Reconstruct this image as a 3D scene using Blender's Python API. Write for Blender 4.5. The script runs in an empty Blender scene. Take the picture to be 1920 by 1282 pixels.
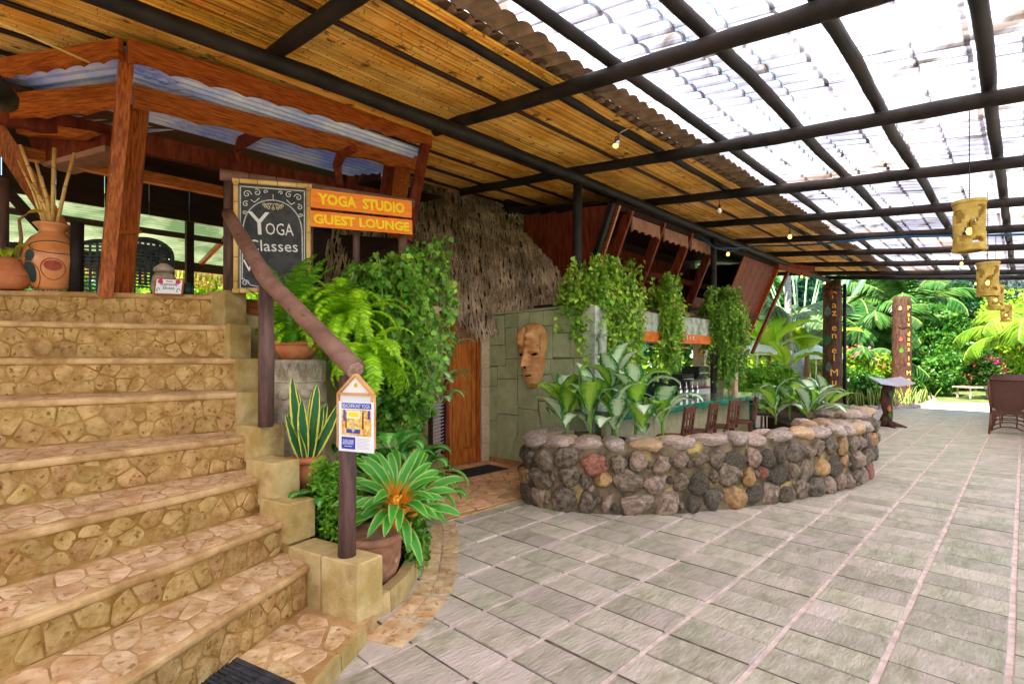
import bpy, math, random
import numpy as np
from mathutils import Vector, Matrix, noise
random.seed(7); rng = np.random.default_rng(7)
PI = math.pi
scene = bpy.context.scene
C = scene.collection

# ------------------------------------------------------------ camera, sky, sun, exposure
cam = bpy.data.cameras.new('camera'); cam_o = bpy.data.objects.new('camera', cam); C.objects.link(cam_o)
cam.sensor_width = 36; cam.lens = 18.75; cam.shift_y = 0.01615; cam.clip_end = 500; cam.clip_start = 0.05
cam_o.location = (0, 0, 1.6); cam_o.rotation_euler = (math.radians(90), 0, 0)
scene.camera = cam_o
SUN_EL, SUN_AZ = math.radians(56), math.radians(223.9)     # the sun stands behind the camera, light travels down the walkway
w = bpy.data.worlds.new('World'); scene.world = w; w.use_nodes = True
wn = w.node_tree.nodes; wl = w.node_tree.links
sky = wn.new('ShaderNodeTexSky'); sky.sky_type = 'NISHITA'; sky.sun_disc = False
sky.sun_elevation = SUN_EL; sky.sun_rotation = SUN_AZ
bg = wn['Background']; bg.inputs[1].default_value = 0.15; wl.new(sky.outputs[0], bg.inputs[0])
sl = bpy.data.lights.new('sun', 'SUN'); sl.energy = 4.8; sl.angle = math.radians(0.5); sl.color = (1, .95, .86)
so = bpy.data.objects.new('sun', sl); C.objects.link(so); so.location = (0, 0, 30)
sd = Vector((math.sin(SUN_AZ)*math.cos(SUN_EL), math.cos(SUN_AZ)*math.cos(SUN_EL), math.sin(SUN_EL)))
so.rotation_euler = sd.to_track_quat('Z', 'Y').to_euler()
scene.view_settings.view_transform = 'Standard'; scene.view_settings.look = 'None'
scene.view_settings.gamma = 1; scene.view_settings.use_curve_mapping = False
scene.view_settings.exposure = 1.82
scene.render.engine = 'CYCLES'
scene.cycles.use_denoising = True
scene.cycles.max_bounces = 8; scene.cycles.diffuse_bounces = 5; scene.cycles.transmission_bounces = 4
scene.cycles.sample_clamp_indirect = 6

# ------------------------------------------------------------ places
U = Vector((.693, .721, 0)); S = Vector((.721, -.693, 0)); Z = Vector((0, 0, 1))
def P(px, py, Y):                      # a place at distance Y in front of the camera
    return Vector(((px-960)*Y/1000, Y, 1.6-(py-672)*Y/1000))
def T(t, s, z=0.0):                    # along the walkway, across it, height
    return Vector((.9+.693*t+.721*s, 7.2+.721*t-.693*s, z))
def Q(a, w, z=0.0):                    # along the pavilion front, inward, height
    return Vector((-3.34+.693*a-.721*w, 4.7+.721*a+.693*w, z))

# ------------------------------------------------------------ materials
def mat(name, c1, c2=None, rough=.6, scale=5, stretch=(1,1,1), bump=0, bscale=20, bstretch=None, rnd=0, isl=0, metal=0,
        trans=0, lo=.38, hi=.62, spec=.2, c3=None, s3=30, lo3=.6, hi3=.68, rot=0, coat=0, hsvh=0, bdist=.02):
    m = bpy.data.materials.new(name); m.use_nodes = True
    n = m.node_tree.nodes; l = m.node_tree.links
    b = n['Principled BSDF']; b.inputs['Roughness'].default_value = rough; b.inputs['Metallic'].default_value = metal
    b.inputs['Specular IOR Level'].default_value = spec
    if coat: b.inputs['Coat Weight'].default_value = coat; b.inputs['Coat Roughness'].default_value = .15
    tc = n.new('ShaderNodeTexCoord')
    def mp(st):
        q = n.new('ShaderNodeMapping'); q.inputs['Scale'].default_value = st; q.inputs['Rotation'].default_value = (0, 0, rot)
        l.new(tc.outputs['Object'], q.inputs['Vector'])
        if rnd:
            oi = n.new('ShaderNodeObjectInfo'); vm = n.new('ShaderNodeVectorMath'); vm.operation = 'ADD'
            mu = n.new('ShaderNodeMath'); mu.operation = 'MULTIPLY'; mu.inputs[1].default_value = 37.0
            l.new(oi.outputs['Random'], mu.inputs[0]); l.new(mu.outputs[0], vm.inputs[1]); l.new(q.outputs[0], vm.inputs[0])
            return vm.outputs[0]
        return q.outputs[0]
    col = None
    def ramp(fac_socket, a, bb, ca, cb):
        r = n.new('ShaderNodeValToRGB'); r.color_ramp.elements[0].position = a; r.color_ramp.elements[1].position = bb
        r.color_ramp.elements[0].color = (*ca, 1); r.color_ramp.elements[1].color = (*cb, 1)
        l.new(fac_socket, r.inputs[0]); return r.outputs[0]
    if c2:
        t = n.new('ShaderNodeTexNoise'); t.inputs['Scale'].default_value = scale; t.inputs['Detail'].default_value = 7
        t.inputs['Roughness'].default_value = .62; l.new(mp(stretch), t.inputs['Vector'])
        col = ramp(t.outputs['Fac'], lo, hi, c1, c2)
    else:
        r = n.new('ShaderNodeRGB'); r.outputs[0].default_value = (*c1, 1); col = r.outputs[0]
    if c3:
        t = n.new('ShaderNodeTexNoise'); t.inputs['Scale'].default_value = s3; t.inputs['Detail'].default_value = 5
        l.new(mp(stretch), t.inputs['Vector'])
        f = ramp(t.outputs['Fac'], lo3, hi3, (0,0,0), (1,1,1))
        mx = n.new('ShaderNodeMix'); mx.data_type = 'RGBA'; l.new(f, mx.inputs[0]); l.new(col, mx.inputs[6]); mx.inputs[7].default_value = (*c3, 1)
        col = mx.outputs[2]
    if rnd or isl or hsvh:
        h = n.new('ShaderNodeHueSaturation'); l.new(col, h.inputs['Color'])
        if isl:
            g = n.new('ShaderNodeNewGeometry'); src = g.outputs['Random Per Island']; amt = isl
        else:
            oi = n.new('ShaderNodeObjectInfo'); src = oi.outputs['Random']; amt = rnd
        mr = n.new('ShaderNodeMapRange'); mr.inputs[3].default_value = 1-amt; mr.inputs[4].default_value = 1+amt
        l.new(src, mr.inputs[0]); l.new(mr.outputs[0], h.inputs['Value'])
        if hsvh:
            mu = n.new('ShaderNodeMath'); mu.operation = 'MULTIPLY'; mu.inputs[1].default_value = 7.31
            fr = n.new('ShaderNodeMath'); fr.operation = 'FRACT'; l.new(src, mu.inputs[0]); l.new(mu.outputs[0], fr.inputs[0])
            m2 = n.new('ShaderNodeMapRange'); m2.inputs[3].default_value = .5-hsvh; m2.inputs[4].default_value = .5+hsvh
            l.new(fr.outputs[0], m2.inputs[0]); l.new(m2.outputs[0], h.inputs['Hue'])
        col = h.outputs[0]
    l.new(col, b.inputs['Base Color'])
    if bump:
        t = n.new('ShaderNodeTexNoise'); t.inputs['Scale'].default_value = bscale; t.inputs['Detail'].default_value = 8
        t.inputs['Roughness'].default_value = .65
        l.new(mp(bstretch or stretch), t.inputs['Vector'])
        bp = n.new('ShaderNodeBump'); bp.inputs['Strength'].default_value = bump; bp.inputs['Distance'].default_value = bdist
        l.new(t.outputs['Fac'], bp.inputs['Height']); l.new(bp.outputs[0], b.inputs['Normal'])
    if trans:
        tr = n.new('ShaderNodeBsdfTranslucent'); l.new(col, tr.inputs[0])
        ms = n.new('ShaderNodeMixShader'); ms.inputs[0].default_value = trans
        l.new(b.outputs[0], ms.inputs[1]); l.new(tr.outputs[0], ms.inputs[2]); l.new(ms.outputs[0], n['Material Output'].inputs[0])
    return m

def uvmat(name, edge, mid, rough=.35, trans=.25, mode='margin', a=.6, b=.75, veins=14, rnd=.12, base=None):
    """leaf print that follows the leaf's own uv: u across -1..1, v along 0..1"""
    m = bpy.data.materials.new(name); m.use_nodes = True
    n = m.node_tree.nodes; l = m.node_tree.links; B = n['Principled BSDF']; B.inputs['Roughness'].default_value = rough; B.inputs['Specular IOR Level'].default_value = .28
    uv = n.new('ShaderNodeUVMap'); sp = n.new('ShaderNodeSeparateXYZ'); l.new(uv.outputs[0], sp.inputs[0])
    def math_(op, x, y=None, v=None):
        k = n.new('ShaderNodeMath'); k.operation = op; l.new(x, k.inputs[0])
        if y is not None: l.new(y, k.inputs[1])
        elif v is not None: k.inputs[1].default_value = v
        return k.outputs[0]
    u0 = math_('SUBTRACT', sp.outputs[0], v=.5); au = math_('ABSOLUTE', math_('MULTIPLY', u0, v=2.0))
    tn = n.new('ShaderNodeTexNoise'); tn.inputs['Scale'].default_value = 9; tn.inputs['Detail'].default_value = 4
    oi = n.new('ShaderNodeObjectInfo'); vm = n.new('ShaderNodeVectorMath'); vm.operation = 'ADD'; l.new(uv.outputs[0], vm.inputs[0])
    l.new(math_('MULTIPLY', oi.outputs['Random'], v=19.0), vm.inputs[1]); l.new(vm.outputs[0], tn.inputs['Vector'])
    nz = math_('MULTIPLY', math_('SUBTRACT', tn.outputs['Fac'], v=.5), v=.5)
    if mode == 'margin': f = math_('ADD', au, nz)
    else:
        vv = math_('SUBTRACT', math_('MULTIPLY', sp.outputs[1], v=1.0), math_('MULTIPLY', au, v=.22))
        wv = math_('SINE', math_('MULTIPLY', vv, v=veins*2*PI))
        if mode == 'veinm':
            ln = math_('SUBTRACT', math_('POWER', math_('ABSOLUTE', wv), v=.45), v=1.0); ln = math_('MULTIPLY', ln, v=-.55); f = math_('ADD', math_('ADD', math_('MULTIPLY', au, v=.8), ln), math_('MULTIPLY', nz, v=1.8))
        else: f = math_('ADD', math_('ADD', au, math_('MULTIPLY', wv, v=.28 if mode == 'veins' else .2 if mode == 'veinm' else .12)), nz)
    r = n.new('ShaderNodeValToRGB'); r.color_ramp.elements[0].position = a; r.color_ramp.elements[1].position = b
    r.color_ramp.elements[0].color = (*mid, 1); r.color_ramp.elements[1].color = (*edge, 1); l.new(f, r.inputs[0])
    colr = r.outputs[0]
    if base:                                       # coloured leaf base that runs up the midrib
        bm_ = n.new('ShaderNodeMapRange'); bm_.inputs[1].default_value = .16; bm_.inputs[2].default_value = .42; bm_.inputs[3].default_value = 1; bm_.inputs[4].default_value = 0
        l.new(math_('ADD', sp.outputs[1], math_('MULTIPLY', au, v=.12)), bm_.inputs[0]); mx = n.new('ShaderNodeMix'); mx.data_type = 'RGBA'
        l.new(bm_.outputs[0], mx.inputs[0]); l.new(colr, mx.inputs[6]); mx.inputs[7].default_value = (*base, 1); colr = mx.outputs[2]
    h = n.new('ShaderNodeHueSaturation'); l.new(colr, h.inputs['Color'])
    mr = n.new('ShaderNodeMapRange'); mr.inputs[3].default_value = 1-rnd; mr.inputs[4].default_value = 1+rnd
    l.new(oi.outputs['Random'], mr.inputs[0]); l.new(mr.outputs[0], h.inputs['Value'])
    l.new(h.outputs[0], B.inputs['Base Color'])
    tr = n.new('ShaderNodeBsdfTranslucent'); l.new(h.outputs[0], tr.inputs[0]); ms = n.new('ShaderNodeMixShader'); ms.inputs[0].default_value = trans
    l.new(B.outputs[0], ms.inputs[1]); l.new(tr.outputs[0], ms.inputs[2]); l.new(ms.outputs[0], n['Material Output'].inputs[0])
    return m

M = {}
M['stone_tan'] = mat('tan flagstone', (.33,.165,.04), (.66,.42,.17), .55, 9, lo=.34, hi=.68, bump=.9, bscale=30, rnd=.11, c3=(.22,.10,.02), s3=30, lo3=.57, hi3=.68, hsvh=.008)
M['stone_tread'] = mat('pale tread flagstone', (.54,.31,.13), (.88,.64,.39), .38, 9, lo=.36, hi=.66, bump=.5, bscale=28, rnd=.10, c3=(.38,.20,.07), s3=24, lo3=.56, hi3=.68, hsvh=.008)  # paler and smoother than the riser stones
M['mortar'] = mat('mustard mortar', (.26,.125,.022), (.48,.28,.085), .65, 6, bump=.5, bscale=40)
M['mortar_tread'] = mat('pale tread mortar', (.38,.20,.07), (.68,.43,.20), .42, 5, bump=.4, bscale=40)  # paler and smoother than the riser mortar
M['block'] = mat('yellow concrete block', (.44,.29,.09), (.64,.46,.21), .75, 5, bump=.5, bscale=50, rnd=.10, c3=(.33,.21,.08), s3=7, lo3=.52, hi3=.78)
M['paver'] = mat('cleft slate paver', (.37,.325,.20), (.67,.58,.43), .3, 7, (1,2.4,1), lo=.33, hi=.68, bump=1.0, bscale=24, bstretch=(.6,2.2,1), rnd=.17, hsvh=.01, rot=.6, spec=.3, c3=(.80,.62,.53), s3=1.6, lo3=.42, hi3=.78, bdist=.035)
M['grout'] = mat('pink grout', (.50,.37,.32), (.74,.58,.51), .8, 9, bump=.2, bscale=40)
M['grout_dark'] = mat('dark grout', (.07,.05,.042), (.18,.125,.10), .8, 9, bump=.2, bscale=40)
M['pole'] = mat('dark stained pole', (.009,.0065,.006), (.030,.020,.017), .6, 3, (1,1,1), spec=.25, bump=.15, bscale=14)
M['rail'] = mat('red brown log', (.17,.085,.06), (.28,.15,.11), .5, 6, (1,1,1), bump=.2, bscale=22, c3=(.09,.05,.04), s3=14, lo3=.62, hi3=.72)
M['post'] = mat('dark log post', (.075,.045,.04), (.17,.09,.075), .5, 7, (3,3,.4), bump=.2, bscale=20)
M['cane'] = mat('bamboo cane', (.70,.24,.018), (1,.56,.09), .36, 2.2, rnd=.5, hsvh=.015, c3=(.14,.06,.02), s3=7, lo3=.62, hi3=.7)
M['cane_mass'] = mat('bamboo canes far', (.72,.31,.035), (.95,.54,.12), .42, 2.2, isl=.32, c3=(.14,.06,.02), s3=7, lo3=.62, hi3=.7)
M['bamboo'] = mat('pale bamboo', (.62,.36,.10), (.80,.54,.22), .35, 5, rnd=.1)
M['bamboo_ring'] = mat('bamboo joint', (.25,.14,.05), None, .5)
M['varnish'] = mat('varnished red wood', (.24,.045,.008), (.56,.15,.028), .35, 5, (1.2,1.2,14), coat=.2, hsvh=0, rnd=.1)
M['varnish_v'] = mat('varnished upright wood', (.24,.043,.008), (.54,.14,.027), .35, 5, (12,12,1), coat=.2, rnd=.1)
M['darkwood'] = mat('dark mahogany', (.12,.018,.009), (.25,.048,.02), .5, 4, (4,4,.8), rnd=.12, spec=.12)
M['shadewood'] = mat('shaded dark timber', (.022,.010,.008), (.05,.022,.014), .55, 4, (1,1,12), rnd=.12, spec=.2)  # near-black timber; shade of the dim interiors is put into its colour
M['orange'] = mat('orange sign wood', (.90,.20,.015), (1,.32,.04), .5, 5, (1.5,1.5,12))
M['yellow'] = mat('yellow paint', (1,.72,.02))
M['chalk'] = mat('chalk', (.78,.78,.78), None, .9)
M['chalk_soft'] = mat('smudged chalk', (.42,.42,.42), (.65,.65,.62), .9, 30)
M['slateboard'] = mat('blackboard', (.035,.036,.04), (.07,.07,.075), .7, 8)
M['thatch'] = mat('palm thatch', (.32,.22,.14), (.72,.56,.39), .7, 3, isl=.42)
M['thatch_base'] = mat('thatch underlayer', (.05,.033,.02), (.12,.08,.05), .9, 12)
M['straw'] = mat('yellow straw', (.62,.38,.10), (.8,.55,.2), .8, 9, isl=.25, trans=.3)
M['greenwall'] = mat('sage painted wall', (.34,.375,.20), (.48,.52,.31), .55, 4, bump=.12, bscale=30, rnd=.05)
M['greenjoint'] = mat('sage joint', (.15,.16,.10), None, .8)
M['cream'] = mat('cream plaster', (.62,.50,.30), (.72,.60,.40), .7, 5, bump=.1)
M['concrete'] = mat('weathered pale concrete', (.22,.25,.18), (.50,.52,.42), .7, 7, bump=.3, bscale=25)
M['door'] = mat('varnished orange door', (.36,.085,.015), (.64,.20,.035), .25, 4, (9,9,1), coat=.5)
M['terracotta'] = mat('terracotta', (.48,.14,.055), (.64,.23,.10), .65, 7, bump=.1, bscale=40)
M['terracotta_old'] = mat('stained terracotta', (.30,.12,.06), (.60,.28,.16), .6, 6, bump=.25, bscale=24, c3=(.55,.42,.33), s3=9, lo3=.55, hi3=.66)
M['clay'] = mat('glazed orange clay', (.58,.20,.06), (.74,.31,.12), .22, 4, coat=.5)
M['clay_red'] = mat('red slip', (.35,.05,.03), (.45,.1,.07), .3, 8)
M['clay_dark'] = mat('dark slip', (.03,.06,.06), None, .3)
M['mask'] = mat('carved clay', (.58,.24,.08), (.80,.42,.18), .45, 6, bump=.1, bscale=50)
M['black'] = mat('black', (.01,.009,.009), None, .6)
M['rubber'] = mat('black rubber', (.028,.028,.03), (.06,.06,.065), .6, 20, bump=.2, bscale=60)
M['carved'] = mat('carved grey stone', (.26,.20,.14), (.58,.47,.35), .75, 7, bump=.5, bscale=22)
M['soil'] = mat('soil', (.035,.022,.014), (.09,.055,.035), .95, 20, bump=.6, bscale=30)
M['rock'] = [
 mat('grey rock', (.075,.05,.032), (.27,.195,.13), .32, 2.6, bump=.7, bscale=9, rnd=.25, c3=(.05,.035,.025), s3=7, lo3=.62, hi3=.66),
 mat('mauve rock', (.14,.085,.055), (.36,.245,.17), .32, 2.6, bump=.6, bscale=8, rnd=.2, c3=(.52,.42,.34), s3=5, lo3=.64, hi3=.7),
 mat('ochre rock', (.22,.11,.04), (.48,.27,.11), .34, 2.6, bump=.4, bscale=12, rnd=.16, c3=(.25,.14,.07), s3=12, lo3=.6, hi3=.68),
 mat('red rock', (.20,.06,.035), (.40,.17,.11), .4, 4, bump=.6, bscale=14, rnd=.15),
 mat('porous rock', (.07,.052,.035), (.25,.19,.13), .6, 5, bump=1.0, bscale=30, rnd=.18, c3=(.03,.025,.02), s3=30, lo3=.54, hi3=.6)]
M['rockcap'] = [
 mat('pale top rock', (.24,.17,.13), (.52,.40,.33), .38, 5, bump=.45, bscale=12, rnd=.14, c3=(.22,.16,.13), s3=11, lo3=.6, hi3=.7),
 mat('pink top rock', (.30,.20,.155), (.56,.41,.33), .36, 5, bump=.4, bscale=12, rnd=.14),
 mat('tan top rock', (.36,.21,.10), (.58,.37,.21), .4, 5, bump=.4, bscale=12, rnd=.14)]
M['rockmortar'] = mat('rough grey mortar', (.075,.052,.028), (.22,.155,.085), .9, 7, bump=.9, bscale=34, c3=(.46,.32,.10), s3=3, lo3=.6, hi3=.7)
M['bargreen'] = mat('green glazed tile', (.015,.15,.09), (.05,.30,.19), .15, 5, rnd=.2, coat=.5)
M['bartop'] = mat('polished green counter', (.07,.17,.13), (.22,.36,.29), .1, 7, coat=.6)
M['barfront'] = mat('cream bar front', (.50,.42,.22), (.60,.52,.30), .7, 6)
M['stool'] = mat('dark brown stool wood', (.10,.035,.022), (.19,.075,.045), .35, 8, (6,6,1))
M['rattan'] = mat('brown wicker', (.07,.028,.018), (.15,.068,.048), .5, 60, (1,1,3), bump=.5, bscale=90)
M['rattan_leg'] = mat('rattan leg', (.12,.035,.02), (.2,.07,.04), .4, 10)
M['cushion'] = mat('grey cushion', (.35,.33,.36), None, .8)
M['wicker_dark'] = mat('black wicker', (.02,.025,.028), (.06,.07,.07), .35, 20)
M['metalsoffit'] = mat('corrugated metal', (.26,.36,.95), (.85,.92,1.0), .25, 1.2)  # bluish metal; its glow of reflected light is put into the diffuse colour
M['eave'] = mat('brown roof sheet', (.22,.14,.09), (.38,.25,.17), .55, 6, bump=.1)
M['totem'] = mat('carved trunk', (.04,.017,.009), (.115,.05,.028), .7, 7, (2,2,.6), bump=.6, bscale=16)
M['lantern'] = mat('yellow carved limestone', (.36,.235,.045), (.58,.41,.11), .75, 8, bump=.2, bscale=50)
M['glow'] = mat('warm bulb', (1,.7,.3))
M['white'] = mat('white paint', (.82,.80,.80), None, .6)
M['paper'] = mat('white paper', (.86,.84,.88), None, .5)
M['blueprint'] = mat('blue print', (.05,.07,.42), None, .5)
M['pinkprint'] = mat('pink print', (.65,.04,.16), None, .5)
M['greenprint'] = mat('green print', (.03,.22,.12), None, .5)
M['greyprint'] = mat('grey print', (.5,.45,.55), None, .6)
M['picture'] = mat('flyer photo', (.62,.24,.05), (.95,.72,.25), .5, 40)
M['cable'] = mat('blue cable', (.01,.07,.14), None, .4)
M['wire'] = mat('black wire', (.01,.01,.012), None, .5)
M['steel'] = mat('brushed steel', (.55,.55,.56), None, .25, metal=1)
M['glass'] = mat('clear bulb glass', (.9,.85,.7), None, .1)
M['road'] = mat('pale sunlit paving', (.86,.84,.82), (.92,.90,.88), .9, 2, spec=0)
M['earth'] = mat('garden earth', (.10,.12,.04), (.2,.24,.07), .95, 2)
M['kerb'] = mat('pink kerb stone', (.36,.25,.2), (.52,.38,.31), .7, 8, bump=.4, bscale=18, rnd=.12)
M['trunk'] = mat('garden trunk', (.17,.12,.09), (.34,.26,.20), .8, 8, (1,1,.3), bump=.5)
M['palm_trunk'] = mat('grey palm trunk', (.25,.22,.22), (.42,.38,.36), .8, 8, (.5,.5,4), bump=.3)
def leafm(name, c1, c2, rough=.38, trans=.3, isl=.35, rnd=0): return mat(name, c1, c2, rough, 3, isl=isl, trans=trans, rnd=rnd, hsvh=.022, spec=.35)
M['vine'] = leafm('glossy vine leaf', (.06,.21,.012), (.26,.50,.05), .3, isl=.6)
M['vine2'] = leafm('trailing vine leaf', (.13,.31,.015), (.44,.64,.07), .35, isl=.6)
M['fern'] = leafm('bright fern', (.24,.55,.01), (.50,.80,.03), .45, .4)
M['fern2'] = leafm('mid fern', (.09,.30,.01), (.24,.50,.03), .5, .35)
M['bushleaf'] = leafm('fresh small leaf', (.13,.33,.015), (.28,.52,.04), .5)
M['darkleaf'] = leafm('dark glossy leaf', (.008,.06,.015), (.03,.15,.03), .3)
M['hedge'] = leafm('yellow green hedge', (.22,.44,.02), (.50,.68,.05), .4, .35)
M['midleaf'] = leafm('mid green leaf', (.03,.13,.01), (.12,.30,.03), .35)
M['bluegreen'] = leafm('blue green leaf', (.012,.07,.035), (.045,.16,.08), .3)
M['greyleaf'] = leafm('grey green leaf', (.05,.09,.08), (.18,.24,.22), .3)
M['limeleaf'] = leafm('lime leaf', (.28,.50,.02), (.55,.75,.06), .4, .4)
M['palmleaf'] = leafm('palm frond', (.03,.13,.02), (.14,.30,.06), .3, .3)
M['palepalm'] = leafm('pale palm frond', (.16,.30,.12), (.42,.56,.34), .3, .3)
M['ti'] = leafm('magenta ti leaf', (.55,.01,.20), (.85,.05,.38), .35, .35)
M['ti2'] = leafm('orange croton leaf', (.55,.25,.02), (.5,.5,.05), .35, .35)
M['flower'] = leafm('coral flower', (.8,.12,.08), (.9,.35,.25), .6)
M['stem'] = mat('green stem', (.16,.28,.04), (.28,.36,.08), .5, 6)
M['stembrown'] = mat('brown stem', (.22,.13,.06), None, .7)
M['snake'] = uvmat('snake plant leaf', (.80,.72,.10), (.03,.14,.05), .35, .15, 'margin', .66, .74)
M['dieff'] = uvmat('dieffenbachia leaf', (.03,.19,.025), (.72,.84,.56), .3, .25, 'veinm', .45, .72, 11)
M['dieff_lime'] = uvmat('lime dieffenbachia leaf', (.07,.30,.02), (.50,.74,.10), .35, .3, 'veinm', .42, .8, 11)
M['philo'] = uvmat('heart leaf', (.05,.24,.025), (.26,.52,.13), .3, .2, 'veinlight', .05, .5, 7)
M['chloro'] = uvmat('ribbon leaf', (.42,.62,.14), (.09,.36,.04), .22, .25, 'margin', .55, .95)
M['chloro_orange'] = uvmat('orange based ribbon leaf', (.40,.60,.14), (.07,.32,.03), .25, .25, 'margin', .55, .95, base=(.95,.32,.02))
M['orangestem'] = mat('orange leaf stalk', (.95,.33,.02), (.98,.5,.05), .4, 9)
M['banana'] = uvmat('banana leaf', (.34,.60,.02), (.60,.80,.05), .35, .45, 'veinlight', .1, .9, 26)
M['banana_sun'] = uvmat('sunny banana leaf', (.38,.60,.02), (.62,.80,.10), .35, .5, 'veinlight', .1, .9, 26)
M['traveller'] = uvmat('fan palm blade', (.12,.34,.12), (.40,.58,.36), .3, .3, 'margin', .1, .7)
M['aglao'] = uvmat('pale spotted leaf', (.08,.30,.03), (.55,.70,.35), .35, .25, 'veins', .35, .7, 8)

def roofsheet_material():
    m = bpy.data.materials.new('translucent roof sheet'); m.use_nodes = True; n = m.node_tree.nodes; l = m.node_tree.links
    for x in list(n): n.remove(x)
    out = n.new('ShaderNodeOutputMaterial'); tr = n.new('ShaderNodeBsdfTranslucent'); di = n.new('ShaderNodeBsdfDiffuse'); ms = n.new('ShaderNodeMixShader')
    geo = n.new('ShaderNodeNewGeometry')
    def ns(sc, lo, hi, ca, cb, det=6, st=(1,1,1)):
        mp = n.new('ShaderNodeMapping'); mp.inputs['Rotation'].default_value = (0,0,math.radians(44)); mp.inputs['Scale'].default_value = st
        l.new(geo.outputs['Position'], mp.inputs[0])
        t = n.new('ShaderNodeTexNoise'); t.inputs['Scale'].default_value = sc; t.inputs['Detail'].default_value = det; l.new(mp.outputs[0], t.inputs[0])
        r = n.new('ShaderNodeValToRGB'); r.color_ramp.elements[0].position = lo; r.color_ramp.elements[1].position = hi
        r.color_ramp.elements[0].color = (*ca,1); r.color_ramp.elements[1].color = (*cb,1); l.new(t.outputs['Fac'], r.inputs[0]); return r.outputs[0]
    def mul(a, b):
        x = n.new('ShaderNodeMix'); x.data_type = 'RGBA'; x.blend_type = 'MULTIPLY'; x.inputs[0].default_value = 1; l.new(a, x.inputs[6]); l.new(b, x.inputs[7]); return x.outputs[2]
    c = ns(.7, .33, .60, (.40,.37,.42), (.98,.94,.95))
    c = mul(c, ns(3.5, .30, .44, (.30,.26,.21), (1,1,1), 8, (1.0,.35,1)))
    c = mul(c, ns(.55, .32, .44, (.78,.50,.26), (1,1,1), 4))
    oi = n.new('ShaderNodeObjectInfo'); mr = n.new('ShaderNodeMapRange'); mr.inputs[3].default_value = .80; mr.inputs[4].default_value = 1.0
    l.new(oi.outputs['Random'], mr.inputs[0]); h = n.new('ShaderNodeHueSaturation'); l.new(mr.outputs[0], h.inputs['Value'])
    tc = n.new('ShaderNodeTexCoord'); sp = n.new('ShaderNodeSeparateXYZ'); l.new(tc.outputs['Object'], sp.inputs[0])
    def mth(op, a, v=None, b=None):
        k = n.new('ShaderNodeMath'); k.operation = op; l.new(a, k.inputs[0])
        if b is not None: l.new(b, k.inputs[1])
        elif v is not None: k.inputs[1].default_value = v
        return k.outputs[0]
    def gline(sock, per, off, wd):                # grime caught in the laps between tiles
        f = mth('FRACT', mth('DIVIDE', mth('ADD', sock, off), per)); d = mth('ABSOLUTE', mth('SUBTRACT', f, .5)); return mth('GREATER_THAN', d, .5-wd)
    ln = n.new('ShaderNodeTexNoise'); ln.inputs['Scale'].default_value = 2.3; ln.inputs['Detail'].default_value = 6; l.new(geo.outputs['Position'], ln.inputs[0])
    lr = n.new('ShaderNodeMapRange'); lr.inputs[1].default_value = .42; lr.inputs[2].default_value = .66; lr.inputs[3].default_value = .08; lr.inputs[4].default_value = .95; l.new(ln.outputs['Fac'], lr.inputs[0])
    g = mth('MAXIMUM', gline(sp.outputs[1], .33, .49, .045), b=mth('MULTIPLY', gline(sp.outputs[0], .18, .54, .06), .75)); g = mth('MULTIPLY', g, b=lr.outputs[0])
    gx = n.new('ShaderNodeMix'); gx.data_type = 'RGBA'; l.new(g, gx.inputs[0]); l.new(c, gx.inputs[6]); gx.inputs[7].default_value = (.055,.035,.035,1); c = gx.outputs[2]
    l.new(c, h.inputs['Color'])
    l.new(h.outputs[0], tr.inputs[0]); l.new(h.outputs[0], di.inputs[0]); ms.inputs[0].default_value = .2
    l.new(tr.outputs[0], ms.inputs[1]); l.new(di.outputs[0], ms.inputs[2]); l.new(ms.outputs[0], out.inputs[0])
    return m
M['roofsheet'] = roofsheet_material()
M['roofback'] = mat('greenish corrugated sheet', (.10,.15,.06), (.34,.38,.20), .5, 1.2, trans=.6)
def emit(name, c, s):
    m = bpy.data.materials.new(name); m.use_nodes = True; b = m.node_tree.nodes['Principled BSDF']
    b.inputs['Emission Color'].default_value = (*c,1); b.inputs['Emission Strength'].default_value = s; b.inputs['Base Color'].default_value = (*c,1); return m
M['lit'] = emit('lit bulb', (1,.50,.12), 1.2)

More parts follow.
